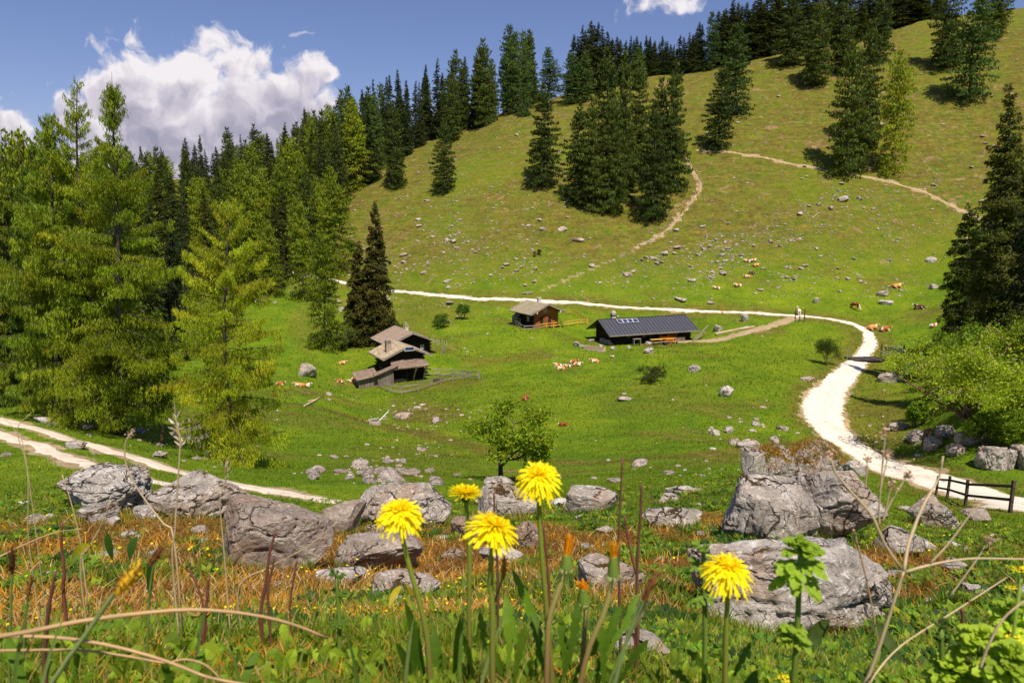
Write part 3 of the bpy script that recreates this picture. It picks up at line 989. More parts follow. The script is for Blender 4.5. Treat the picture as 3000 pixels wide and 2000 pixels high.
Y = (.26, .31, .012); YG = (.19, .25, .013); DG = (.11, .165, .014)
big(298, 1258, 235, 'larch_tree', 'tallest dark-topped pale green larch, left of the pair whose tips stand against the cloud', 185, 'larch', 11, 80000, (.17, .025), hue=YG, base=.08, ut=235, nbr=125, trunk_r=.16,
    profile=[(0, .4), (.1, .85), (.3, 1), (.5, .95), (.65, .72), (.78, .46), (.9, .24), (1, .05)])
big(356, 1276, 213, 'larch_tree', 'big larch with a thin see-through top against the white cloud, right of the left pair', 185, 'larch', 12, 84000, (.17, .024), ut=340, hue=Y, base=.08, nbr=135, trunk_r=.17,
    profile=[(0, .5), (.1, .9), (.35, 1), (.55, .9), (.68, .62), (.74, .38), (.80, .26), (.93, .17), (1, .05)])
big(182, 1241, 330, 'larch_tree', 'broad light green larch with curved bare tips, behind and left of the tallest larch', 150, 'larch', 13, 50000, (.20, .029), hue=YG, ut=150, base=.09, trunk_r=.13, profile=[(0, .5), (.2, 1), (.5, .95), (.75, .6), (.9, .28), (1, .08)])
big(132, 1217, 420, 'larch_tree', 'leafy larch with a slender dark stem beside the wheel track, second from the left edge', 140, 'larch', 14, 40000, (.22, .032), hue=DG, ut=95, base=.10, trunk_r=.13)
big(20, 1190, 520, 'larch_tree', 'dull green larch cut off by the left edge of the photo', 140, 'larch', 15, 45000, (.24, .042), hue=(.13, .17, .014), base=.1, nbr=90)
big(-60, 1150, 560, 'larch_tree', 'grey green larch behind the one cut off by the left edge', 190, 'larch', 25, 24000, (.36, .06), hue=(.06, .085, .014), base=.04)
big(685, 1362, 590, 'larch_tree', 'lone bright yellow-green larch with drooping strands standing in front of the forest', 162, 'larch', 16, 85000, (.14, .019), ut=662, hue=(.23, .28, .013), base=.06, nbr=112, trunk_r=.10,
    profile=[(0, .7), (.08, 1.05), (.2, .85), (.35, .95), (.5, .9), (.65, .72), (.8, .55), (.93, .30), (1, .05)])
big(474, 1300, 1000, 'young_larch', 'thin young larch with a pale bent stem at the right foot of the big larches', 48, 'larch', 17, 2600, (.16, .035), hue=YG, base=.35, bark=M_BARK_RED)
big(640, 1190, 800, 'larch_tree', 'small yellow-green larch half hidden behind the lone bright larch', 90, 'larch', 19, 9000, (.3, .06), hue=Y, base=.05)
# dark trees that close the view left of the big larches
for i, (u, vb, vt, r, hu) in enumerate([(60, 1120, 640, 80, (.045, .062, .012)), (5, 1080, 560, 90, (.05, .07, .012)), (110, 1080, 600, 85, (.06, .09, .012)), (250, 1060, 560, 85, (.03, .05, .009)), (440, 1080, 540, 85, (.045, .07, .01)), (505, 1060, 640, 60, (.025, .040, .008)), (345, 1060, 480, 80, (.03, .05, .01)), (545, 950, 560, 62, (.03, .045, .01))]):
    big(u, vb, vt, 'conifer_tree', ['dark spruce low behind the larches, near the left edge', 'dull olive conifer rising behind the left edge larch', 'mid green conifer seen between the two leftmost stems', 'dark conifer hidden behind the tallest larch', 'dark conifer just right of the big larches', 'narrow dark spruce left of the lone bright larch', 'dark conifer behind the thin-topped larch', 'dark slim conifer behind the top of the lone bright larch'][i], r, 'larch' if i in (1, 2) else 'spruce', 40 + i, 9000, (.5, .11), hue=hu, base=.03)

# ------------------------------------------------------------------ prototypes for the forest
PROTO = []
for i, (kind, H, Rc, n, hue, nm, lf) in enumerate([
        ('spruce', 24, 3.1, 6500, (.036, .056, .010), 'spruce_tree', (.62, .20)),
        ('spruce', 24, 2.6, 5600, (.045, .060, .011), 'spruce_tree', (.60, .19)),
        ('spruce', 24, 3.6, 7200, (.055, .066, .012), 'spruce_tree', (.66, .20)),
        ('larch', 24, 3.6, 11500, (.068, .098, .013), 'larch_tree', (.62, .17)),
        ('larch', 24, 4.2, 8500, (.19, .24, .012), 'larch_tree', (.62, .17)),
        ('larch', 24, 3.2, 7500, (.07, .12, .022), 'larch_tree', (.62, .16))]):
    PROTO.append((nm, kind, conifer(nm, None, H, Rc, kind, 60 + i, n, lf, hue=hue, base=.03, trunk_r=.26, profile=[(0, .62), (.08, .95), (.25, 1), (.45, .92), (.65, .76), (.82, .54), (.93, .30), (1, .08)] if kind == 'larch' else [(0, .7), (.08, 1), (.3, .86), (.6, .56), (.85, .26), (1, .04)]), H, Rc))
PROTO_USED = set()


def put_tree(k, p, H, rpx=None, label='', group=None, rz=None, wscale=None):
    nm, kind, root, H0, R0 = PROTO[k]
    s = H / H0
    dep = p.y * cp - p.z * sp
    sx = s if rpx is None else rpx / F * dep / R0 * 1.02
    if wscale: sx = s * wscale
    rz = random.uniform(0, 6.28) if rz is None else rz
    if k not in PROTO_USED:
        PROTO_USED.add(k)
        kids = [(c, list(c.children)) for c in root.children]; CHILD[root.name] = kids
        root.location = p; root.scale = (sx, sx, s); root.rotation_euler = (0, 0, rz)
        root['label'] = label; root['category'] = 'tree'
        if group: root['group'] = group
        return root
    return dup(root, p, rz, (sx, sx, s), label, group, 'tree')


# single trees on the pasture: (pixel column, base row, top row, half width px, prototype, label)
HT = [
    (1158, 552, 300, 38, 3, 'larch with a narrow tip standing at the forest edge above the open slope'),
    (1044, 556, 285, 52, 4, 'broad green larch at the forest corner, left of the narrow-tipped edge larch'),
    (1303, 566, 348, 36, 4, 'small lone olive larch with a leaning top alone on the stony slope'),
    (1592, 548, 248, 50, 3, 'single larch left of the big clump on the open slope'),
    (1693, 600, 300, 48, 3, 'left front larch of the big clump in mid slope'),
    (1733, 618, 285, 50, 3, 'larch with a bare foot in the big clump, second from its left'),
    (1790, 625, 270, 48, 4, 'olive larch in the middle front of the big clump'),
    (1832, 590, 420, 30, 3, 'slim dark-stemmed larch right of the middle of the big clump'),
    (1772, 560, 140, 60, 4, 'tallest larch at the back of the big clump'),
    (1822, 545, 152, 50, 3, 'larch just right behind the tallest one of the big clump'),
    (1866, 490, 178, 48, 4, 'olive larch on the saddle between the two halves of the big clump'),
    (1912, 645, 300, 52, 3, 'lowest larch of the whole slope, front of the right half of the big clump'),
    (1968, 562, 182, 52, 3, 'tall larch closing the big clump on its right above the stony gully'),
    (1925, 555, 230, 44, 3, 'larch squeezed between the lowest and the rightmost of the clump'),
    (1606, 286, 138, 40, 5, 'blue-green larch on the skyline left of the dark spruce knot'),
    (1672, 305, 152, 38, 5, 'blue-green larch below the left flank of the dark spruce knot'),
    (1712, 300, 146, 34, 5, 'blue-green larch just right of its twin below the dark spruce knot'),
    (1868, 260, 136, 30, 5, 'small larch peeping over the saddle right of the big clump'),
    (2104, 442, 180, 42, 3, 'narrow dark larch standing right on the hill path'),
    (2152, 335, 66, 56, 5, 'tall blue-green larch behind the narrow one on the hill path'),
    (2080, 205, 33, 30, 5, 'slender larch on the skyline above the hill path pair'),
    (2312, 192, -30, 48, 3, 'larch with a long bare stem high under the top forest'),
    (2388, 250, -15, 50, 3, 'thick larch standing lower than its neighbour under the top forest'),
    (2462, 215, -70, 48, 3, 'larch directly above the tall pair on the upper path'),
    (2478, 508, 120, 62, 3, 'left and larger larch of the tall pair on the upper path'),
    (2528, 440, 60, 48, 3, 'larch behind the tall pair on the upper path, between the two'),
    (2608, 508, 140, 58, 4, 'right larch of the tall pair on the upper path, with drooping open limbs'),
    (2572, 180, -70, 44, 3, 'dark larch near the top edge above the right one of the tall pair'),
    (2768, 198, -80, 52, 3, 'left larch of the trio cut by the top edge at upper right'),
    (2842, 296, -50, 68, 5, 'lowest and widest larch of the trio cut by the top edge'),
    (2910, 110, -110, 50, 3, 'right larch of the trio cut by the top edge'),
    (985, 810, 485, 58, 4, 'large bright larch on the road side, low at the forest edge'),
    (957, 1024, 665, 62, 4, 'tall green larch left of the dark twin spruce by the cabins'),
    (888, 880, 574, 52, 4, 'bright layered larch in the front row of the forest'),
    (794, 872, 645, 50, 4, 'lighter round-headed larch left of the bright layered one'),
    (910, 800, 500, 46, 3, 'green larch behind the bright layered one in the forest front'),
    (606, 800, 515, 48, 4, 'yellow-green larch rising from the forest behind the lone bright larch'),
    (720, 830, 560, 46, 4, 'larch in the forest front over the grassy hollow'),
]
for (u, vb, vt, r, k, lab) in HT:
    if u > 1150 and k == 4 and u != 1733 and u != 2608: k = 3
    p = P(u, vb); put_tree(k, p, vtop_height(p, vt), r, lab)

# twin spruce by the cabins, near spruces on the right
big(1100, 1010, 582, 'spruce_tree', 'tall dark brownish spruce beside the two dark cabins, right stem of the twin', 72, 'spruce', 81, 42000, (.40, .14), hue=(.085, .085, .014), base=.04, profile=[(0, .9), (.1, 1), (.3, .85), (.6, .55), (.85, .25), (1, .04)])
big(1052, 1006, 705, 'spruce_tree', 'lower left stem of the dark twin spruce beside the cabins', 55, 'spruce', 82, 26000, (.40, .14), hue=(.09, .09, .014), base=.03, profile=[(0, .9), (.2, 1), (.5, .8), (.8, .4), (1, .06)])
big(2942, 985, 235, 'spruce_tree', 'huge dark spruce at the right edge with lit brownish tips, in front of the others', 135, 'spruce', 83, 60000, (.32, .10), hue=(.10, .115, .015), base=.04)
big(3040, 930, 290, 'spruce_tree', 'dark spruce half outside the right edge behind the huge one', 120, 'spruce', 84, 30000, (.4, .12), hue=(.08, .10, .012), base=.03)
big(2830, 985, 590, 'spruce_tree', 'smaller spruce with spreading lower limbs on the left of the huge dark one', 95, 'spruce', 85, 30000, (.34, .10), hue=(.075, .10, .012), base=.04)
big(3060, 960, 200, 'spruce_tree', 'dark spruce just outside the right edge behind the rock bank', 140, 'spruce', 86, 16000, (.4, .12), hue=(.022, .032, .007), base=.03)
big(2965, 1075, 880, 'young_spruce', 'young yellowish spruce with a bare stem on top of the right bank', 60, 'larch', 87, 5000, (.20, .05), hue=(.10, .12, .010), base=.1)

# ------------------------------------------------------------------ forest, scattered on the real slope
def inside(px, py, poly):
    c = np.zeros(len(px), bool); n = len(poly); j_ = n - 1
    for i_ in range(n):
        xi, yi = poly[i_]; xj, yj = poly[j_]
        c ^= ((yi > py) != (yj > py)) & (px < (xj - xi) * (py - yi) / (yj - yi + 1e-12) + xi)
        j_ = i_
    return c


def scatter(poly, xr, yr, spacing, seed, nmax=100000):
    """points on the ground whose feet show inside the outline, no closer than spacing"""
    g = np.random.default_rng(seed)
    n = int((xr[1] - xr[0]) * (yr[1] - yr[0]) / spacing ** 2 * 6)
    x = g.uniform(xr[0], xr[1], n); y = g.uniform(yr[0], yr[1], n)
    z = height(x, y); u, v, dep = to_pix(x, y, z)
    m = inside(u, v, poly); x, y, z, u, v = x[m], y[m], z[m], u[m], v[m]
    keep = []; cell = {}
    for i_ in range(len(x)):
        cx, cy = int(x[i_] // spacing), int(y[i_] // spacing); ok = True
        for a in (-1, 0, 1):
            for b_ in (-1, 0, 1):
                for q in cell.get((cx + a, cy + b_), ()):
                    if (x[q] - x[i_]) ** 2 + (y[q] - y[i_]) ** 2 < spacing ** 2: ok = False
        if ok: cell.setdefault((cx, cy), []).append(i_); keep.append(i_)
        if len(keep) >= nmax: break
    return [(Vector((x[i_], y[i_], ground(x[i_], y[i_]))), u[i_], v[i_]) for i_ in keep]


FOREST = [(-300, 1120), (-300, 560), (300, 560), (620, 530), (900, 470), (1100, 430), (1300, 365), (1480, 318), (1560, 300), (1545, 345), (1400, 398), (1280, 430), (1170, 462), (1080, 548), (1035, 600), (1010, 700), (1000, 790), (930, 830), (820, 850), (690, 850), (560, 830), (470, 900), (330, 960), (150, 1050)]
fl = scatter(FOREST, (-260, 30), (60, 320), 6.3, 5)
fl.sort(key=lambda q: q[0].length)
random.seed(21)
cnt = 0
for (p, u, v) in fl:
    if p.length < 95 and u > 380: continue
    if cnt >= 285: break
    if random.random() < .05: continue
    hi = v < 600 - (u - 450) * .10
    edge = u > 1000
    r_ = random.random()
    if u > 1400: k = 5 if r_ < .75 else 3
    elif edge: k = 0 if r_ < .55 else (1 if r_ < .65 else 3 if r_ < .85 else 5)
    elif u < 350: k = 0 if r_ < .35 else (4 if r_ < .7 else 3)
    else: k = (4 if r_ < (.40 if p.y < 190 else .18) else 3 if r_ < .56 else 2 if r_ < .74 else 0 if r_ < .88 else 1)
    H = random.uniform(17, 25) * (1.0 if not edge else 1.12)
    if u < 900 and p.y > 200: H *= .86
    zone = 'at the upper forest edge above the open slope' if u > 1000 else 'on the far crest of the forest under the cloud' if v < 600 else 'in the forest behind the big near larches' if u < 480 else 'in the thick of the forest left of the open slope'
    lab = {'spruce': 'dark narrow spruce standing ', 'larch': 'lighter green larch standing '}[PROTO[k][1]] + zone
    put_tree(k, p, H, None, lab, 'forest %s on the left slope' % ('spruces' if PROTO[k][1] == 'spruce' else 'larches'), wscale=random.uniform(.95, 1.3))
    cnt += 1
print('forest', len(fl), cnt)

# dark spruces along the top of the ridge
RIDGE = [(1600, 150, 40), (1642, 96, 30)]
rg0 = [(1688, 100, 205, 26), (1712, 72, 200, 22), (1738, 54, 198, 30), (1760, 64, 196, 24), (1786, 92, 192, 28), (1816, 105, 190, 22), (1842, 117, 190, 18), (1858, 104, 188, 16), (1877, 103, 188, 17), (1902, 104, 186, 16), (1916, 107, 186, 15), (1931, 116, 186, 14), (1952, 106, 184, 16), (1968, 120, 184, 14), (1986, 128, 182, 10), (2005, 102, 182, 18), (2032, 95, 180, 16), (2046, 98, 180, 16),
      (1560, 232, 300, 22), (1545, 240, 310, 20), (2060, 60, 176, 20), (2134, 30, 165, 20), (2160, -6, 165, 26), (2185, 40, 165, 24), (2212, 30, 160, 26), (2235, -10, 158, 28), (2262, 20, 155, 26), (2290, -10, 140, 28)]
rg = rg0 + [(u_ + 11, vt_ + 6 + (k_ * 37) % 15, vb_ - 1, r_) for k_, (u_, vt_, vb_, r_) in enumerate(rg0)] + [(2120 + k_ * 21, -20 - (k_ * 53) % 50 if k_ > 6 else 30 - k_ * 6, 168 - k_ * 3.6, 30) for k_ in range(30)]
for i_, (u, vt, vb, r) in enumerate(rg):
    p = P(u, vb + 4); p = p + Vector((0, 7, 1.0)); p.z = ground(p.x, p.y)
    put_tree([0, 1, 2][i_ % 3], p, max(6, vtop_height(p, vt)), r * 1.35, 'dark spruce in the line of trees along the skyline of the ridge', 'spruces along the ridge skyline')
tf = scatter([(2250, 150), (2330, 100), (2560, 62), (2700, 60), (2900, 22), (3100, 0), (3100, -40), (2700, -10), (2300, 60)], (70, 220), (190, 300), 5.0, 8, 90)
for (p, u, v) in tf:
    put_tree(random.choice([0, 0, 1]), p, random.uniform(18, 24), None, 'dark spruce of the wood along the top of the hill at upper right', 'spruces of the hilltop wood')
# ------------------------------------------------------------------ materials for the cabins
def mat_wood(name, a, b_, c_=None, plank=.16, vert=False, rough=.85, lines=True, gap=.5):
    """weathered boards: grain along the board, dark joints, board-to-board tone"""
    m, t, b, out = new_mat(name)
    o = t.coord('Object'); x, y, z = t.sep(o)
    along = t.math('ADD', x, y)
    acr = along if vert else z
    k = t.math('DIVIDE', acr, plank)
    cell = t.math('FLOOR', k); fr = t.math('FRACT', k)
    tone = t.noise(t.comb(cell, 3.3, 1.7), 3.17, 0, .5)
    gv = t.comb(t.math('MULTIPLY', along, 14 if vert else 1.2), t.math('MULTIPLY', cell, 3.1), t.math('MULTIPLY', z, 1.2 if vert else 30))
    gr = t.noise(gv, 1.3, 5, .7)
    big_ = t.noise(o, 1.1, 4, .6)
    f = t.math('ADD', t.math('MULTIPLY', gr, .5), t.math('ADD', t.math('MULTIPLY', tone, .3), t.math('MULTIPLY', big_, .3)))
    c = t.ramp(f, [(.40, a), (.56, b_), (.72, c_ or b_)])
    if lines:
        j_ = t.math('LESS_THAN', t.math('MINIMUM', fr, t.math('SUBTRACT', 1, fr)), .07)
        c = t.mix(t.math('MULTIPLY', j_, gap), c, (.008, .006, .005))
    t.put(b.inputs['Base Color'], c); b.inputs['Roughness'].default_value = rough; b.inputs['Specular IOR Level'].default_value = .2
    t.put(b.inputs['Normal'], t.bump(t.math('ADD', gr, t.math('MULTIPLY', t.math('PINGPONG', fr, .5), 1.2)), .7, .03))
    return m


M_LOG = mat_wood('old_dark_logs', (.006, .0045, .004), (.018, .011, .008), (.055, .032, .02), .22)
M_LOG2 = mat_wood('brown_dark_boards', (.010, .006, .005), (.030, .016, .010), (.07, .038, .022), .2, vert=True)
M_SHINGLE_WALL = mat_wood('orange_brown_shingles', (.18, .050, .012), (.38, .12, .028), (.50, .19, .05), .14, gap=.6)
M_GREY = mat_wood('grey_weathered_boards', (.09, .07, .06), (.19, .155, .13), (.30, .25, .21), .17, vert=True)
M_GREYRAIL = mat_wood('grey_weathered_rails', (.16, .13, .11), (.28, .24, .20), (.38, .33, .28), .3, lines=False)
M_DARKRAIL = mat_wood('brown_weathered_rails', (.035, .024, .018), (.08, .055, .042), (.14, .10, .08), .3, lines=False)
M_DOOR = mat_wood('orange_door_boards', (.16, .045, .012), (.30, .10, .028), (.38, .15, .05), .15, vert=True)
M_YELLOW = mat_wood('fresh_yellow_wood', (.50, .27, .04), (.68, .40, .07), (.75, .50, .12), .3, lines=False)
M_ORANGEWOOD = mat_wood('varnished_orange_wood', (.50, .17, .02), (.68, .26, .03), (.72, .33, .06), .3, lines=False, rough=.5)
M_PALEWOOD = mat_wood('pale_cut_wood', (.34, .25, .16), (.50, .38, .26), (.62, .50, .36), .3, lines=False)


def mat_shingle(name, cols, row=.22, stain=(.30, .13, .05), amt=.5):
    m, t, b, out = new_mat(name)
    o = t.coord('Object'); x, y, z = t.sep(o)
    fz = t.math('DIVIDE', z, row * .40); row_ = t.math('FLOOR', fz); fr = t.math('FRACT', fz)
    cy = t.math('FLOOR', t.math('ADD', t.math('DIVIDE', y, .16), t.math('MULTIPLY', row_, .37)))
    tone = t.noise(t.comb(row_, cy, 0), 5.7, 1, .5)
    n = t.noise(o, 2.2, 6, .72); n3 = t.noise(t.vmath('MULTIPLY', o, (2.2, .35, 2.2)), 2.6, 5, .7)
    stv = t.noise(t.vmath('MULTIPLY', o, (.5, 7.0, .5)), 1.0, 5, .75)
    f = t.math('ADD', t.math('ADD', t.math('MULTIPLY', tone, .45), t.math('MULTIPLY', n, .45)), t.math('MULTIPLY', t.math('SUBTRACT', stv, .42), .9))
    c = t.ramp(f, cols)
    c = t.mix(t.math('MULTIPLY', t.smooth(n3, .48, .58), amt * 1.3), c, stain)
    c = t.mix(t.math('MULTIPLY', t.math('LESS_THAN', fr, .16), .45), c, (.05, .035, .03))
    t.put(b.inputs['Base Color'], c); b.inputs['Roughness'].default_value = .9
    t.put(b.inputs['Normal'], t.bump(t.math('ADD', tone, fr), .6, .03))
    return m


M_ROOF1 = mat_shingle('pale_wood_shingles', [(.32, (.22, .18, .12)), (.5, (.42, .36, .25)), (.7, (.58, .51, .37))])
M_ROOF2 = mat_shingle('mossy_brown_shingles', [(.32, (.20, .15, .10)), (.5, (.33, .26, .18)), (.7, (.42, .36, .26))], stain=(.20, .22, .10), amt=.5)
M_ROOF3 = mat_shingle('reddish_shingles', [(.32, (.20, .13, .10)), (.5, (.30, .21, .16)), (.7, (.38, .29, .23))], stain=(.36, .30, .24), amt=.4)
M_ROOF4 = mat_shingle('brown_canopy_shingles', [(.32, (.10, .065, .045)), (.5, (.22, .155, .115)), (.7, (.34, .25, .19))], stain=(.12, .08, .06), amt=.4)


def mat_plain(name, col, rough=.7, metal=0.0, var=.25, sc=6):
    m, t, b, out = new_mat(name)
    n = t.noise(t.coord('Object'), sc, 5, .65)
    t.put(b.inputs['Base Color'], t.ramp(n, [(.3, tuple(x * (1 - var) for x in col)), (.7, tuple(min(1, x * (1 + var)) for x in col))]))
    b.inputs['Roughness'].default_value = rough; b.inputs['Metallic'].default_value = metal
    return m


M_METALROOF = mat_plain('anthracite_sheet_metal', (.085, .088, .108), .42, .25, .15, 2)
M_SEAM = mat_plain('sheet_metal_seams', (.045, .045, .055), .4, .3)
M_CELL = mat_plain('solar_cells', (.03, .045, .14), .25)
M_WHITE = mat_plain('white_paint', (.72, .70, .66), .6)
M_BRICK = mat_plain('stained_brick', (.36, .27, .22), .9, 0, .35, 9)
M_WHITEBRICK = mat_plain('whitewashed_plaster', (.62, .55, .48), .9, 0, .25)
M_PIT_SHADE = mat_plain('pit_shade_black', (.006, .005, .005), .95)  # near-black colour standing in for the shade below the cattle grid
M_GLASS = mat_plain('window_glass', (.02, .025, .03), .12)
M_GALV = mat_plain('galvanised_steel', (.42, .43, .44), .4, .7, .15)
M_RUST = mat_plain('dark_steel_grid', (.055, .04, .045), .6, .4, .4)
M_STONE = mat_plain('rubble_stone', (.34, .29, .25), .95, 0, .5, 5)
M_CONC = mat_plain('pale_concrete', (.46, .40, .34), .95, 0, .25, 4)
M_WATER = mat_plain('trough_water', (.03, .035, .02), .06)
M_LOGEND = mat_plain('split_firewood', (.40, .29, .20), .9, 0, .6, 14)


class Cabin:
    """gabled log cabin. local x runs along the front gable, y back along the ridge, origin at the front left foot"""
    def __init__(s, name, label, p, yaw, W, L, hw, pitch, oh, of, ob_, wall, roofm, th=.16, group=None):
        s.root = thing(name, label, 'cabin', p, yaw, group)
        s.W, s.L, s.hw, s.pitch, s.oh, s.of, s.ob_, s.th = W, L, hw, pitch, oh, of, ob_, th
        tp = math.tan(pitch); s.hr = hw + W / 2 * tp; s.tp = tp
        mb = MB()
        V = [(0, 0, -1.6), (W, 0, -1.6), (W, 0, hw), (W / 2, 0, s.hr), (0, 0, hw), (0, L, -1.6), (W, L, -1.6), (W, L, hw), (W / 2, L, s.hr), (0, L, hw)]
        mb.add(V, [(0, 1, 2, 3, 4), (9, 8, 7, 6, 5), (0, 5, 6, 1), (1, 6, 7, 2), (0, 4, 9, 5), (2, 7, 8, 3), (3, 8, 9, 4)])
        # corner joints of crossing logs
        for (cx, cy) in ((0, 0), (W, 0), (0, L), (W, L)):
            for k in range(int(hw / .22)):
                z = k * .22 + .1
                if k % 2: mb.box((cx + (.12 if cx else -.12), cy, z), (.24, .14, .14))
                else: mb.box((cx, cy + (.12 if cy else -.12), z), (.14, .24, .14))
        mb.build('wall', wall, s.root)
        # roof: two thick plates
        e = oh
        z0 = hw - e * tp + .04; zr = s.hr + .04
        rb = MB()
        rb.slab([(-e, -of, z0), (W / 2 + .0, -of, zr), (W / 2, L + ob_, zr), (-e, L + ob_, z0)], th)
        rb.slab([(W / 2 + .002, -of, zr - .002), (W + e, -of, z0), (W + e, L + ob_, z0), (W / 2 + .002, L + ob_, zr - .002)], th)
        s.roof = rb.build('roof', roofm, s.root)
        # ragged shingle courses give an uneven surface
        g = np.random.default_rng(int(W * 100))
        # barge boards, rafters ends under eaves, ridge and purlins
        bb = MB()
        for y in (-of - .02, L + ob_ + .02):
            bb.beam((-e - .02, y, z0 - .08), (W / 2, y, zr - .08), .05, .24); bb.beam((W + e + .02, y, z0 - .08), (W / 2, y, zr - .08), .05, .24)
        bb.beam((-e - .04, -of, z0 - .06), (-e - .04, L + ob_, z0 - .06), .1, .12); bb.beam((W + e + .04, -of, z0 - .06), (W + e + .04, L + ob_, z0 - .06), .1, .12)
        bb.build('barge_board', M_GREYRAIL, s.root)
        pb = MB()
        for (x, z) in ((W / 2, s.hr - .22), (.1, hw - .12), (W - .1, hw - .12)):
            pb.beam((x, -of + .06, z), (x, .0, z), .16, .2)
        pb.build('purlin', M_DARKRAIL, s.root)

    def window(s, x, z, w, h, face='front', mat=M_WHITE):
        mb = MB(); g = MB()
        if face == 'front':
            y = -.03
            for (a, b_) in (((x, z), (x + w, z)), ((x, z + h), (x + w, z + h)), ((x, z), (x, z + h)), ((x + w, z), (x + w, z + h)), ((x + w / 2, z), (x + w / 2, z + h)), ((x, z + h / 2), (x + w, z + h / 2))):
                mb.beam((a[0], y - .02, a[1]), (b_[0], y - .02, b_[1]), .06, .06)
            g.box((x + w / 2, y, z + h / 2), (w, .04, h))
        else:
            y0 = x; xx = -.03
            for (a, b_) in (((y0, z), (y0 + w, z)), ((y0, z + h), (y0 + w, z + h)), ((y0, z), (y0, z + h)), ((y0 + w, z), (y0 + w, z + h)), ((y0 + w / 2, z), (y0 + w / 2, z + h))):
                mb.beam((xx - .02, a[0], a[1]), (xx - .02, b_[0], b_[1]), .06, .06)
            g.box((xx, y0 + w / 2, z + h / 2), (.04, w, h))
        f = mb.build('window', mat, s.root); g.build('pane', M_GLASS, f)

    def door(s, x, w, h, mat, z=0, shutters=False):
        mb = MB(); mb.box((x + w / 2, -.045, z + h / 2), (w, .07, h)); d = mb.build('door', mat, s.root)
        f = MB()
        for a, b_ in (((x - .05, z), (x - .05, z + h)), ((x + w + .05, z), (x + w + .05, z + h)), ((x - .1, z + h + .05), (x + w + .1, z + h + .05))):
            f.beam((a[0], -.05, a[1]), (b_[0], -.05, b_[1]), .1, .12)
        f.build('frame', M_DARKRAIL, d)
        hnd = MB(); hnd.box((x + w * .82, -.11, z + h * .5), (.05, .06, .12)); hnd.build('handle', M_RUST, d)
        if shutters:
            for xx in (x - w * .42, x + w * 1.42):
                q = MB(); q.box((xx, -.05, z + h * .48), (w * .5, .06, h * .96)); q.build('shutter', M_LOG2, s.root)

    def chimney(s, x, y, w, h, mat, cap=True, band=None):
        zb = s.hw + min(x, s.W - x) * s.tp - .3
        mb = MB(); mb.box((x, y, zb + (h + .3) / 2), (w, w, h + .3))
        mb.box((x, y, zb + h + .3 + .03), (w + .12, w + .12, .08))
        c = mb.build('chimney', mat, s.roof)
        if cap:
            q = MB()
            for (i_, j_) in ((-1, -1), (1, -1), (1, 1), (-1, 1)): q.box((x + i_ * w * .38, y + j_ * w * .38, zb + h + .3 + .16), (.07, .07, .2))
            q.box((x, y, zb + h + .3 + .28), (w + .1, w + .1, .06)); q.box((x, y, zb + h + .3 + .38), (w * .4, w * .4, .14))
            q.build('chimney_cap', M_STONE, s.roof)
        return c


def L2W(p, yaw, q):
    c_, s_ = math.cos(yaw), math.sin(yaw)
    return Vector((p[0] + q[0] * c_ - q[1] * s_, p[1] + q[0] * s_ + q[1] * c_, p[2] + q[2]))


# ---------- front cabin with the canopy and the lean-to
pA = at_dist(1141, 1120, 79); yA = R(29)
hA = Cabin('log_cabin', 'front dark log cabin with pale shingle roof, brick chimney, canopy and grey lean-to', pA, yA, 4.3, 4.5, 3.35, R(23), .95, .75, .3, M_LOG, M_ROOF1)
hA.chimney(.35, 1.1, .62, 1.15, M_BRICK)
sp_ = MB(); sp_.beam((1.75, -.80, 3.98), (2.85, -.80, 3.98), .04, .42); f_ = sp_.build('solar_panel', M_CELL, hA.root)
sf = MB()
for a, b_ in (((1.72, 3.76), (2.88, 3.76)), ((1.72, 4.20), (2.88, 4.20)), ((1.72, 3.76), (1.72, 4.2)), ((2.88, 3.76), (2.88, 4.2))): sf.beam((a[0], -.84, a[1]), (b_[0], -.84, b_[1]), .04, .05)
sf.build('frame', M_WHITE, f_)
cb = MB(); cb.slab([(-.15, -1.55, 1.95), (4.55, -1.55, 1.95), (4.35, -.02, 2.65), (.15, -.02, 2.65)], .09)
cb.beam((-.15, -1.55, 1.86), (4.55, -1.55, 1.86), .1, .1); cb.build('canopy', M_ROOF4, hA.root)
for xx in (2.9, 4.15):
    b1 = MB(); b1.beam((xx, -1.4, 1.9), (xx - .05, -.35, -.2), .09, .09); b1.beam((xx + .25, -1.35, 1.9), (xx + .1, -.1, .4), .07, .07); b1.build('brace', M_PALEWOOD, hA.root)
hA.window(1.2, .55, .42, .75, 'side'); hA.window(2.9, .9, .3, .4, 'side', M_GREYRAIL)
hA.door(2.2, .85, 1.75, M_LOG2)
wp = MB()
g_ = np.random.default_rng(2)
for k in range(46):
    i_, j_ = k % 12, k // 12
    wp.tube([(.35 + i_ * .14 + g_.normal(0, .02), -.65 + g_.normal(0, .03), -.05 + j_ * .13), (.35 + i_ * .14, -.15, -.05 + j_ * .13 + g_.normal(0, .01))], .06, 5)
o = wp.build('firewood_stack', M_LOGEND); o.location = pA; o.rotation_euler = (0, 0, yA); tag(o, 'split firewood piled under the canopy of the front cabin', 'firewood')
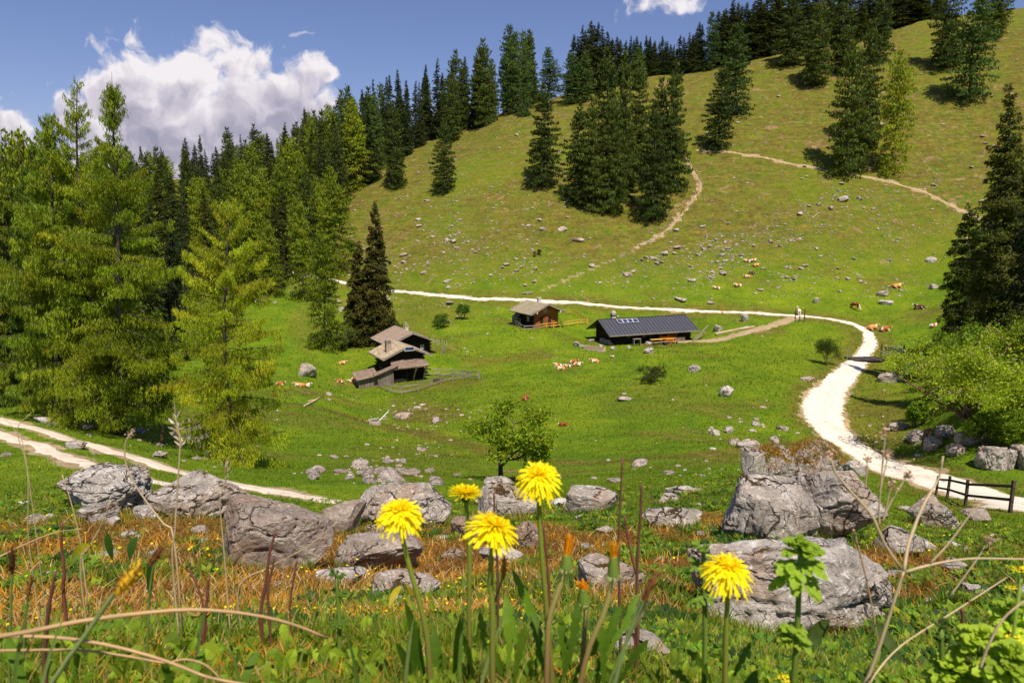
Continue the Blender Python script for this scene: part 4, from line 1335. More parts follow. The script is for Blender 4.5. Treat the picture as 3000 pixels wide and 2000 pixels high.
# lean-to
pS = at_dist(1052, 1137, 76.5); yS = R(24)
ln = thing('lean_to_shed', 'low grey board shed with two stepped roofs at the left foot of the front cabin', 'shed', pS, yS)
mb = MB(); mb.add([(0, 0, -1), (2.2, 0, -1), (2.2, 0, 1.35), (0, 0, 1.02), (0, 2.4, -1), (2.2, 2.4, -1), (2.2, 2.4, 1.6), (0, 2.4, 1.3)], [(0, 1, 2, 3), (7, 6, 5, 4), (0, 4, 5, 1), (0, 3, 7, 4), (1, 5, 6, 2), (3, 2, 6, 7)]); mb.build('wall', M_GREY, ln)
mb = MB(); mb.slab([(-.3, -.35, 1.0), (2.3, -.35, 1.38), (2.3, 2.5, 1.75), (-.3, 2.5, 1.35)], .08); mb.build('roof', M_ROOF4, ln)
mb = MB(); mb.add([(2.2, -.3, -1), (4.0, -.3, -1), (4.0, -.3, 2.1), (2.2, -.3, 1.5), (2.2, -.2, -1), (4.0, -.2, -1), (4.0, -.2, 2.1), (2.2, -.2, 1.5)], [(0, 1, 2, 3), (7, 6, 5, 4), (0, 4, 5, 1), (0, 3, 7, 4), (1, 5, 6, 2), (3, 2, 6, 7)]); mb.build('board_wall', M_GREY, ln)
mb = MB(); mb.slab([(1.7, -.65, 1.42), (4.5, -.65, 2.38), (4.5, .3, 2.48), (1.7, .3, 1.52)], .1); mb.build('upper_roof', M_ROOF4, ln)

# ---------- cabin behind
pB = at_dist(1150, 1046, 87); yB = R(29)
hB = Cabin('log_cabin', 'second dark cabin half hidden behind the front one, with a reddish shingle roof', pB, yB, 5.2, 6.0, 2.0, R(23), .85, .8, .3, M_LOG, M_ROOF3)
hB.chimney(3.3, 3.6, .42, .45, M_WHITEBRICK)
hB.window(3.9, .75, .42, .5)

# ---------- cabin with the orange gable
pC = at_dist(1562, 962, 104); yC = R(30)
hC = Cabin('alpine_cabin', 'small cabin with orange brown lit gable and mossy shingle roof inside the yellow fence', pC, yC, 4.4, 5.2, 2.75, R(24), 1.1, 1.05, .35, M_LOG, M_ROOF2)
mb = MB(); mb.box((2.2, -.028, 1.05), (4.36, .05, 2.2)); mb.add([(.03, -.05, 2.15), (4.37, -.05, 2.15), (4.37, -.05, 2.65), (2.2, -.05, 3.5), (.03, -.05, 2.65), (.03, 0, 2.15), (4.37, 0, 2.15), (4.37, 0, 2.65), (2.2, 0, 3.5), (.03, 0, 2.65)], [(0, 1, 2, 3, 4), (9, 8, 7, 6, 5), (0, 5, 6, 1), (1, 6, 7, 2), (2, 7, 8, 3), (3, 8, 9, 4), (4, 9, 5, 0)])
mb.build('shingle_cladding', M_SHINGLE_WALL, hC.root)
for ch in hC.root.children:
    if ch.name.startswith('shingle_cladding'): ch.location.y = -.02
hC.door(1.75, .85, 1.7, M_DOOR, 0, True)
for ch in hC.root.children:
    if ch.name.startswith(('door', 'shutter')): ch.location.y = -.07
hC.window(1.85, 2.45, .55, .6)
hC.window(1.2, 1.0, .5, .7, 'side'); 
hC.chimney(3.5, 3.9, .5, 1.0, M_WHITEBRICK, False)
for (x, z) in ((2.2, 3.95), (.05, 2.5), (4.35, 2.5)):
    q = MB(); q.box((x, -1.09, z), (.16, .05, .3)); q.build('purlin_end', M_WHITE, hC.root)
q = MB(); q.slab([(-1.1, 3.4, 1.25), (-.1, 3.4, 2.0), (-.1, 4.9, 2.0), (-1.1, 4.9, 1.25)], .08); q.build('side_roof', M_GREYRAIL, hC.root)
q = MB(); q.box((-.5, 4.2, .35), (.9, 1.3, 1.9)); q.build('side_shed', M_GREY, hC.root)

# ---------- long barn with the dark metal roof: x along the long front
pD = at_dist(1795, 1011, 98); yD = R(20)
Lb, Wb, hb = 13.2, 5.4, 2.05
dn = thing('long_barn', 'long low dark barn with anthracite metal roof and four solar panels', 'barn', pD, yD)
pt = R(27); tpb = math.tan(pt); hr = hb + Wb / 2 * tpb
mb = MB(); V = [(0, 0, -1.2), (0, Wb, -1.2), (0, Wb, hb), (0, Wb / 2, hr), (0, 0, hb), (Lb, 0, -1.2), (Lb, Wb, -1.2), (Lb, Wb, hb), (Lb, Wb / 2, hr), (Lb, 0, hb)]
mb.add(V, [(4, 3, 2, 1, 0), (5, 6, 7, 8, 9), (0, 1, 6, 5), (0, 5, 9, 4), (1, 2, 7, 6), (2, 3, 8, 7), (4, 9, 8, 3)])
for x in (0, 3.2, 7.2, 10.2, Lb):
    for k in range(9): mb.box((x, -.1 if k % 2 else -.06, k * .22 + .1), (.16, .2 if k % 2 else .1, .15))
mb.build('wall', M_LOG, dn)
oh, og = 1.0, 1.1
z0 = hb - oh * tpb + .05; zr = hr + .05
rb = MB()
rb.slab([(-og, -oh, z0), (Lb + .9, -oh, z0), (Lb + .9, Wb / 2, zr), (-og, Wb / 2, zr)], .1)
rb.slab([(-og, Wb / 2 + .002, zr - .002), (Lb + .9, Wb / 2 + .002, zr - .002), (Lb + .9, Wb + oh, z0), (-og, Wb + oh, z0)], .1)
rf = rb.build('roof', M_METALROOF, dn)
sb = MB()
for k in range(26):
    x = -og + .3 + k * (Lb + og + .9 - .6) / 25
    sb.beam((x, -oh, z0 + .03), (x, Wb / 2, zr + .03), .035, .07)
sb.beam((-og, Wb / 2, zr + .03), (Lb + .9, Wb / 2, zr + .03), .16, .06)
sb.build('roof_seam', M_SEAM, rf)['kind'] = 'stuff'
gb = MB(); gb.beam((-og, -oh - .06, z0 - .06), (Lb + .9, -oh - .06, z0 - .06), .13, .13)
gb.build('gutter', M_GREYRAIL, dn)
bb = MB()
for x in (-og - .03, Lb + .93):
    bb.beam((x, -oh, z0 - .1), (x, Wb / 2, zr - .1), .05, .22); bb.beam((x, Wb + oh, z0 - .1), (x, Wb / 2, zr - .1), .05, .22)
bb.build('barge_board', M_DARKRAIL, dn)
for k in range(4):
    x0 = 1.7 + k * .86
    def rp(x, s_, off): y = Wb / 2 - s_ * math.cos(pt); return (x, y - off * math.sin(pt), zr - s_ * math.sin(pt) + off * math.cos(pt))
    q = MB(); q.slab([rp(x0, 1.35, .14), rp(x0 + .8, 1.35, .14), rp(x0 + .8, .45, .14), rp(x0, .45, .14)], .05); pn = q.build('solar_panel', M_CELL, rf)
    q = MB()
    for a, b_ in (((x0, 1.35), (x0 + .8, 1.35)), ((x0, .45), (x0 + .8, .45)), ((x0, .45), (x0, 1.35)), ((x0 + .8, .45), (x0 + .8, 1.35))): q.beam(rp(a[0], a[1], .15), rp(b_[0], b_[1], .15), .05, .05)
    q.build('frame', M_WHITE, pn)
q = MB(); q.box((1.9, 3.6, zr + .05), (.6, .6, 1.1)); q.box((1.9, 3.6, zr + .75), (.72, .72, .08)); q.box((1.9, 3.6, zr + .92), (.5, .5, .2)); q.build('chimney', M_WHITEBRICK, rf)
q = MB(); q.box((1.9, 3.6, zr + .35), (.64, .64, .24)); q.build('chimney_band', M_RUST, rf)
for (x, w, h, m_) in ((9.9, 1.9, 1.75, M_DOOR), (6.3, .9, 1.5, M_LOG2)):
    q = MB(); q.box((x, -.16, h / 2 + .05), (w, .08, h)); d_ = q.build('door', m_, dn); q = MB(); q.box((x + w * .35, -.22, h * .5), (.05, .05, .14)); q.build('handle', M_RUST, d_)
q = MB(); q.box((10.6, -.6, .35), (2.6, .08, .75)); q.build('board_screen', M_GREY, dn)
for (x, z, w, h) in ((2.3, .95, .5, .45), (4.9, .95, .5, .45), (7.8, .95, .5, .45)):
    q = MB()
    for a, b_ in (((x, z), (x + w, z)), ((x, z + h), (x + w, z + h)), ((x, z), (x, z + h)), ((x + w, z), (x + w, z + h)), ((x + w / 2, z), (x + w / 2, z + h))): q.beam((a[0], -.05, a[1]), (b_[0], -.05, b_[1]), .06, .06)
    f_ = q.build('window', M_GREYRAIL, dn); q = MB(); q.box((x + w / 2, -.02, z + h / 2), (w, .04, h)); q.build('pane', M_GLASS, f_)
q = MB()
g_ = np.random.default_rng(9)
for k in range(150): q.box((-.35 + g_.normal(0, .12), g_.uniform(-.1, 3.2), -.5 + g_.random() * 1.1), (.3, .22, .2), g_.random() * 3)
q.build('stone_footing', M_STONE, dn)
q = MB(); q.box((5.2, -.75, -.16), (10.6, 1.5, .3)); q.build('stone_terrace', M_CONC, dn)
# poles leaning at the right end
o = MB(); o.beam((12.6, -1.5, .1), (16.4, -.2, 2.2), .1, .1); o.beam((13.0, -1.4, .05), (15.6, -.5, 1.3), .09, .09)
o = o.build('leaning_pole', M_GREYRAIL); o.location = pD; o.rotation_euler = (0, 0, yD); tag(o, 'long grey poles leaning by the right end of the long barn', 'pole')


def bench_set(x, y, label, mt, ms, L=1.9, legs=M_GALV, name='beer_table'):
    r = thing(name, label, 'table', L2W(pD, yD, (x, y, 0)), yD)
    q = MB(); q.box((0, 0, .76), (L, .55, .05)); q.build('tabletop', mt, r)
    for s_ in (-1, 1):
        q = MB(); q.beam((s_ * L * .4, -.2, 0), (s_ * L * .4, .2, .74), .05); q.beam((s_ * L * .4, .2, 0), (s_ * L * .4, -.2, .74), .05); q.build('leg', legs, r)
    return r


def bench(x, y, label, m, L=1.9, back=False):
    r = thing('garden_bench', label, 'bench', L2W(pD, yD, (x, y, 0)), yD)
    q = MB(); q.box((0, 0, .45), (L, .32, .05)); q.build('seat', m, r)
    if back: q = MB(); q.box((0, .2, .8), (L, .05, .14)); q.box((0, .18, .62), (L, .05, .1)); q.build('backrest', m, r)
    for s_ in (-1, 1):
        q = MB(); q.box((s_ * L * .42, 0, .21), (.06, .28, .43)); q.build('leg', M_DARKRAIL, r)


bench_set(6.35, -1.6, 'yellowish folding table with blue steel legs in front of the long barn', M_YELLOW, None, 2.0)
bench(6.35, -2.15, 'low grey bench on the near side of the yellowish folding table', M_GREYRAIL, 2.0)
bench_set(8.55, -1.55, 'orange table with its benches before the boarded part of the long barn', M_ORANGEWOOD, None, 2.3, M_DARKRAIL, 'garden_table')
bench(8.55, -2.1, 'orange bench in front of the orange table', M_ORANGEWOOD, 2.3)
bench(8.6, -.75, 'orange bench with a backrest against the wall of the long barn', M_ORANGEWOOD, 2.3, True)
r = thing('work_table', 'grey square wooden frame standing alone before the left part of the barn', 'frame', L2W(pD, yD, (3.0, -1.7, 0)), yD)
q = MB(); q.box((0, 0, 1.02), (1.2, .5, .07)); q.build('tabletop', M_GREYRAIL, r)
for s_ in (-1, 1): q = MB(); q.box((s_ * .52, 0, .45), (.08, .42, 1.1)); q.build('leg', M_GREYRAIL, r)
r = thing('handcart', 'small dark cart with two wheels below the orange bench', 'cart', L2W(pD, yD, (7.3, -2.6, 0)), yD)
q = MB(); q.box((0, 0, .38), (.8, .45, .12)); q.beam((.4, 0, .38), (.9, 0, .6), .04); q.build('body', M_DARKRAIL, r)
for s_ in (-1, 1):
    q = MB(); q.tube([(-.1, s_ * .26 - .03, .2), (-.1, s_ * .26 + .03, .2)], .2, 12); q.build('wheel', M_RUST, r)
for (x, y, lb) in ((5.1, -1.2, 'pale stone pot beside the folding table at the barn'), (5.3, -1.6, 'smaller grey pot near the folding table at the barn')):
    q = MB(); q.tube([(0, 0, 0), (0, 0, .25), (0, 0, .45)], [.16, .22, .2], 8); o = q.build('plant_pot', M_CONC); o.location = L2W(pD, yD, (x, y, 0)); tag(o, lb, 'pot')


# ---------- fences
def rail_fence(label, pix, h, mats, rails=(.95, .45), step=2.0, rw=(.08, .14), post=.10, name='rail_fence', D=None, ends=None, group=None):
    pth = path_xy(pix, .25) if D is None else D
    r = thing(name, label, 'fence', (pth[0][0], pth[0][1], ground(*pth[0])))
    o0 = np.array(r.location)
    L = np.concatenate([[0], np.cumsum(np.linalg.norm(np.diff(pth, axis=0), axis=1))])
    n = max(2, int(round(L[-1] / step)) + 1); ps = []
    for s_ in np.linspace(0, L[-1], n):
        x, y = np.interp(s_, L, pth[:, 0]), np.interp(s_, L, pth[:, 1]); ps.append(np.array([x, y, ground(x, y)]) - o0)
    ms = mats if isinstance(mats, (list, tuple)) else [mats, mats]
    for i_, q in enumerate(ps):
        b_ = MB(); b_.beam(q + [0, 0, -.3], q + [random.uniform(-.03, .03), 0, h], post, post); b_.build('post', ms[0 if i_ < n / 2 else 1], r)
    for z in rails:
        for half in (0, 1):
            b_ = MB(); rg_ = range(0, (n - 1) // 2 + 0) if half == 0 else range((n - 1) // 2, n - 1)
            for i_ in rg_:
                b_.beam(ps[i_] + [0, -post * .6, z], ps[i_ + 1] + [0, -post * .6, z], rw[0] * .6, rw[1])
            if b_.n: b_.build('rail', ms[half], r)
    return r


rail_fence('grey weathered fence running from the lean-to round the front of the front cabin', [(1112, 1138), (1150, 1155), (1160, 1158), (1225, 1147), (1300, 1122), (1345, 1112), (1403, 1111)], .95, M_GREYRAIL, (.9, .35), 1.9, (.07, .13))
rail_fence('grey weathered fence closing the right and back side of the front cabin yard', [(1404, 1110), (1370, 1108), (1320, 1103), (1270, 1100), (1236, 1101)], .95, M_GREYRAIL, (.85, .3), 1.9, (.07, .13))
rail_fence('low two-rail fence before the orange gable, weathered brown left and yellow right', [(1512, 955), (1543, 972), (1600, 962), (1660, 956), (1722, 950)], .85, [M_GREYRAIL, M_YELLOW], (.8, .4), 1.7, (.07, .12))
rail_fence('new yellow fence curving up behind the orange gable cabin to the right corner', [(1722, 950), (1705, 936), (1690, 926), (1675, 922), (1646, 922)], .95, M_YELLOW, (.9, .5), 1.6, (.07, .12))
rf_ = rail_fence('dark brown two-rail handrail beside the road at lower right', [(2742, 1450), (2812, 1474), (2880, 1487), (2962, 1503)], 1.0, M_DARKRAIL, (.84, .42), 4.2, (.06, .09), .08, name='road_handrail')
rail_fence('tiny grey gate of three rails alone in the grass right of the second cabin', [(1297, 1040), (1304, 1034)], 1.2, M_GREYRAIL, (1.1, .75, .4), 1.5, (.06, .08), name='garden_gate')

# white tape posts of the electric fence behind the second cabin
for k, (u, v) in enumerate([(1270, 1003), (1281, 1004), (1287, 1006), (1295, 1008), (1302, 1009), (1309, 1013), (1327, 968), (1419, 923), (1461, 908), (1238, 992)]):
    p = P(u, v); q = MB(); q.tube([(0, 0, -.1), (0, 0, .6)], .018, 5); q.box((0, 0, .58), (.04, .04, .07)); o = q.build('fence_stake', M_WHITE); o.location = p
    tag(o, 'thin white stake of the electric fence behind the dark cabins', 'stake', 'white electric fence stakes')
# wooden posts by the spur
r = thing('wooden_barrier', 'two tall grey posts with a short one between at the fork of road and path', 'barrier', P(2343, 942))
for (x, h) in ((-.75, 1.9), (-.05, .9), (.7, 2.0)):
    q = MB(); q.beam((x, 0, -.3), (x, 0, h), .12); q.build('post', M_DARKRAIL, r)
q = MB(); q.beam((-.75, -.08, .35), (.7, -.08, .35), .06, .1); q.build('rail', M_GREYRAIL, r)
p = P(2117, 917); q = MB(); q.beam((0, 0, -.2), (0, 0, 1.25), .12); o = q.build('marker_post', M_ORANGEWOOD); o.location = p; tag(o, 'single orange brown post beside the road behind the barn', 'post')

# ---------- cattle grid and metal gate
c1 = P(2489, 1054); c2 = P(2575, 1054); dv = (c2 - c1); yaw = math.atan2(dv.y, dv.x); wid = math.hypot(dv.x, dv.y)
zc = max(ground(*((c1 + c2) / 2)[:2]), c1.z, c2.z) + .12
r = thing('cattle_grid', 'dark steel cattle grid laid across the white road', 'cattle grid', ((c1.x + c2.x) / 2, (c1.y + c2.y) / 2, zc), yaw)
q = MB()
for k in range(15): q.tube([(-wid / 2, -1.05 + k * .15, 0), (wid / 2, -1.05 + k * .15, 0)], .05, 6)
q.build('bars', M_RUST, r)
q = MB(); q.box((0, 0, -.14), (wid, 2.3, .12)); q.build('pit_shade', M_PIT_SHADE, r)  # solid plate painted near black as the shade under the bars
q = MB()
for x in (-wid / 2, -wid / 6, wid / 6, wid / 2): q.box((x, 0, .02), (.09, 2.3, .12))
q.build('beam', M_RUST, r)
p = P(2579, 1050)
r = thing('metal_gate', 'closed galvanised field gate beside the right end of the cattle grid', 'gate', p, R(8))
q = MB()
for k, z in enumerate((.25, .5, .75, 1.02, 1.3)): q.tube([(.25, 0, z + .15), (3.3, .35, z + .2)], .028, 6)
for x in (.25, 1.3, 2.3, 3.3): q.tube([(x, x * .11, .35), (x, x * .11, 1.5)], .028, 6)
q.build('gate_leaf', M_GALV, r)
for x, h in ((.05, 1.9), (3.5, 1.6)):
    q = MB(); q.beam((x, x * .11, -.3), (x, x * .11, h), .13); q.build('post', M_DARKRAIL, r)
for (u, v, h, lb) in ((2481, 1057, 1.3, 'thin steel post at the near left corner of the cattle grid'), (2487, 1046, 1.1, 'thin steel post at the far left corner of the cattle grid'), (2577, 1056, 1.3, 'thin steel post at the near right corner of the cattle grid')):
    q = MB(); q.tube([(0, 0, -.2), (0, 0, h)], .045, 6); q.box((0, 0, h - .1), (.12, .1, .1)); o = q.build('grid_post', M_GALV); o.location = P(u, v); tag(o, lb, 'post')

# ---------- log, troughs, pipes
a = P(2097, 982); b_ = P(2210, 960)
q = MB(); q.tube([(0, 0, .2), tuple((b_ - a) * .5 + Vector((0, 0, .22))), tuple(b_ - a + Vector((0, 0, .18)))], [.24, .22, .17], 9); q.tube([(.2, .45, .15), tuple(b_ - a + Vector((-.8, .4, .12)))], [.14, .11], 8)
o = q.build('felled_log', M_PALEWOOD, smooth=False); o.location = a; tag(o, 'long pale felled trunk lying beside the earth path right of the barn', 'log')


def trough(label, u, v, yaw_, L, W, H, mat, D=None):
    p = P(u, v); r = thing('water_trough', label, 'trough', p, yaw_)
    q = MB()
    for (c, s_) in (((0, -W / 2, H / 2), (L, .09, H)), ((0, W / 2, H / 2), (L, .09, H)), ((-L / 2, 0, H / 2), (.09, W - .09, H)), ((L / 2, 0, H / 2), (.09, W - .09, H)), ((0, 0, .05), (L - .09, W - .09, .1))): q.box(c, s_)
    q.build('basin', mat, r); q = MB(); q.box((0, 0, H * .82), (L - .1, W - .1, .02)); q.build('water', M_WATER, r)
    return r


trough('long wooden water trough standing slantwise among stones in front of the barn', 1742, 1027, R(-38), 3.0, .8, .55, M_PALEWOOD)
trough('small dark trough in the fenced yard of the front cabin', 1283, 1119, R(12), 1.0, .4, .35, M_DARKRAIL)
p = P(1098, 1243); r = thing('round_trough', 'round concrete water basin with a slanting white pipe beside the meadow track', 'trough', p)
q = MB(); q.tube([(0, 0, -.2), (0, 0, .40)], .52, 20, False); q.tube([(0, 0, .40), (0, 0, .0)], .44, 20, False)
n20 = 20; ang = np.linspace(0, 2 * math.pi, n20, endpoint=False)
q.add(np.vstack([np.stack([.52 * np.cos(ang), .52 * np.sin(ang), np.full(n20, .40)], 1), np.stack([.44 * np.cos(ang), .44 * np.sin(ang), np.full(n20, .40)], 1)]), [(i_, (i_ + 1) % n20, n20 + (i_ + 1) % n20, n20 + i_) for i_ in range(n20)])
q.build('basin', M_CONC, r); q = MB(); q.tube([(0, 0, .28), (0, 0, .30)], .44, 20); q.build('water', M_WATER, r)
q = MB(); q.tube([(.42, .1, .36), (1.1, .5, 1.0)], .045, 6); q.build('pipe', M_WHITE, r)
for (pts, lb) in (([(892, 1192), (905, 1185), (925, 1175), (937, 1166)], 'pale fallen branch lying in the grass left of the cabins'), ([(905, 1178), (930, 1172)], 'short white bleached stick beside the pale fallen branch'), ([(2380, 640), (2398, 625), (2415, 628)], 'bleached dead branch on the upper slope below the path')):
    w = [P(*k) for k in pts]; q = MB(); q.tube([tuple(k - w[0] + Vector((0, 0, .12))) for k in w], [.09] * (len(w) - 1) + [.05], 5); o = q.build('fallen_branch', M_PALEWOOD); o.location = w[0]; tag(o, lb, 'branch')
a = P(1530, 862); q = MB(); q.tube([(0, 0, .2), (1.9, .2, .3)], .16, 7); q.box((.95, .1, .1), (.3, .3, .3)); o = q.build('felled_log', M_GREYRAIL); o.location = a; tag(o, 'grey log lying above the road behind the orange gable cabin', 'log')
for k, (u, v, l, an) in enumerate([(1955, 186, 9, .35), (1985, 190, 7, .2), (2010, 184, 8, .5), (1925, 200, 6, .4), (2065, 186, 5, .1)]):
    a = P(u, v + 16); q = MB(); q.tube([(-l / 4, 0, .3), (l / 4 * math.cos(an), 1.0, .4 + l / 2 * math.sin(an) * .3)], [.16, .08], 6); o = q.build('felled_log', M_GREYRAIL); o.location = a; tag(o, 'grey dead trunk lying along the saddle under the skyline spruces', 'log', 'dead trunks on the saddle')
# fence wires and stakes on the meadow
for (u, v) in ((1413, 1115), (1418, 1148), (1795, 1075), (2068, 930)):
    q = MB(); q.tube([(0, 0, -.1), (0, 0, 1.0)], .025, 5); q.box((0, 0, .95), (.05, .05, .08)); o = q.build('meadow_stake', M_GREYRAIL); o.location = P(u, v); tag(o, 'thin grey wire stake standing alone in the meadow', 'stake', 'wire stakes in the meadow')

# ------------------------------------------------------------------ cattle
def mat_cow(name, coat, white=(.72, .64, .54), amount=.5, seed=0.0):
    m, t, b, out = new_mat(name)
    o = t.coord('Object'); x, y, z = t.sep(o)
    n = t.noise(t.vmath('ADD', o, (seed, seed * 2, 0)), 1.7, 3, .5)
    w = t.smooth(n, .5 + (.5 - amount) * .35 - .015, .5 + (.5 - amount) * .35 + .015)
    headw = t.smooth(t.math('ADD', x, t.math('MULTIPLY', z, .25)), 1.20, 1.27)           # white face
    w = t.math('MAXIMUM', w, headw)
    f = t.noise(o, 30, 4, .6)
    c = t.mix(w, t.ramp(f, [(.3, tuple(k * .8 for k in coat)), (.7, tuple(k * 1.15 for k in coat))]), white)
    t.put(b.inputs['Base Color'], c); b.inputs['Roughness'].default_value = .75; b.inputs['Specular IOR Level'].default_value = .25
    return m


COATS = {'brown': mat_cow('chestnut_coat', (.36, .10, .022), amount=.30, seed=3), 'tan': mat_cow('tan_coat', (.62, .30, .10), amount=.28, seed=7),
         'pied': mat_cow('chestnut_pied_coat', (.42, .14, .035), amount=.52, seed=11), 'dark': mat_cow('dark_brown_coat', (.075, .022, .012), amount=.40, seed=5), 'red': mat_cow('red_brown_coat', (.26, .065, .018), amount=.12, seed=9)}


def skin(name, nodes, edges, mat, parent=None, sub=2):
    """one continuous body grown over a skeleton: nodes (x,y,z,r)"""
    me = bpy.data.meshes.new(name); me.from_pydata([n[:3] for n in nodes], edges, [])
    ob = bpy.data.objects.new(name, me); COL.objects.link(ob)
    md = ob.modifiers.new('skin', 'SKIN'); md.use_smooth_shade = True
    for i_, n in enumerate(nodes):
        r_ = n[3]; me.skin_vertices[0].data[i_].radius = (r_, n[4] if len(n) > 4 else r_)
    me.skin_vertices[0].data[0].use_root = True
    s_ = ob.modifiers.new('sub', 'SUBSURF'); s_.levels = sub; s_.render_levels = sub
    dg = bpy.context.evaluated_depsgraph_get(); dg.update()
    ev = bpy.data.meshes.new_from_object(ob.evaluated_get(dg)); ev.name = name
    bpy.data.objects.remove(ob); bpy.data.meshes.remove(me)
    for p_ in ev.polygons: p_.use_smooth = True
    ev.materials.clear(); ev.materials.append(mat)
    o2 = bpy.data.objects.new(name, ev); COL.objects.link(o2)
    if parent is not None: o2.parent = parent
    return o2


def make_cow(pose, coat, label):
    r = thing('cow', label, 'cow')
    m = COATS[coat]
    if pose == 'stand' or pose == 'graze':
        hz, hx, nz = (1.38, 1.30, 1.22) if pose == 'stand' else (.28, 1.28, .75)
        N = [(-.72, 0, 1.02, .27, .30), (-.35, 0, .98, .30, .33), (.05, 0, .96, .31, .36), (.42, 0, 1.02, .27, .33), (.68, 0, 1.08, .20, .26), (.95, 0, nz, .13, .18), (hx - .12, 0, hz + .05, .12, .13), (hx + .12, 0, hz - .12, .085, .09), (hx + .22, 0, hz - .2, .075, .075)]
        E = [(i_, i_ + 1) for i_ in range(8)]
        for s_ in (-1, 1):
            k = len(N); N += [(.50, s_ * .15, .78, .12, .13), (.52, s_ * .17, .45, .07, .075), (.50, s_ * .17, .12, .05, .055), (.54, s_ * .17, .0, .06, .06)]; E += [(3, k), (k, k + 1), (k + 1, k + 2), (k + 2, k + 3)]
            k = len(N); N += [(-.66, s_ * .16, .80, .15, .17), (-.60, s_ * .18, .58, .09, .11), (-.80, s_ * .18, .40, .06, .07), (-.76, s_ * .18, .12, .05, .05), (-.71, s_ * .18, .0, .06, .06)]; E += [(0, k), (k, k + 1), (k + 1, k + 2), (k + 2, k + 3), (k + 3, k + 4)]
        earz, eax = hz + .12, hx - .16
        tail = [(-.98, 0, 1.12), (-1.06, 0, .9), (-1.06, .02, .55)]
    else:
        N = [(-.78, .02, .36, .24, .26), (-.45, 0, .40, .30, .32), (-.05, 0, .42, .32, .34), (.35, 0, .46, .28, .31), (.62, 0, .56, .19, .24), (.80, 0, .68, .14, .18), (.95, 0, .78, .125, .14), (1.14, 0, .68, .09, .10), (1.24, 0, .61, .08, .08)]
        E = [(i_, i_ + 1) for i_ in range(8)]
        for s_ in (-1, 1):      # forelegs folded under the chest, hind legs laid forward
            k = len(N); N += [(.55, s_ * .22, .28, .11, .11), (.80, s_ * .26, .12, .065, .065), (.52, s_ * .30, .07, .05, .05), (.42, s_ * .30, .06, .05, .05)]; E += [(3, k), (k, k + 1), (k + 1, k + 2), (k + 2, k + 3)]
            k = len(N); N += [(-.60, s_ * .27, .30, .18, .18), (-.20, s_ * .40, .20, .10, .10), (-.52, s_ * .46, .08, .06, .06), (-.15, s_ * .50, .06, .05, .05)]; E += [(0, k), (k, k + 1), (k + 1, k + 2), (k + 2, k + 3)]
        hz, hx = .78, .95
        earz, eax = hz + .09, hx - .02
        tail = [(-1.0, 0, .50), (-1.12, .05, .3), (-1.05, .2, .08)]
    skin('body', N, E, m, r, 2)
    for s_ in (-1, 1):
        q = MB(); q.tube([(eax, s_ * .08, earz), (eax - .03, s_ * .17, earz + .0), (eax - .05, s_ * .26, earz - .05)], [.03, .05, .012], 6); q.build('ear', m, r, True)
    q = MB(); q.tube(tail, [.04, .03, .045], 5); q.build('tail', m, r, True)
    return r


COWP = {}
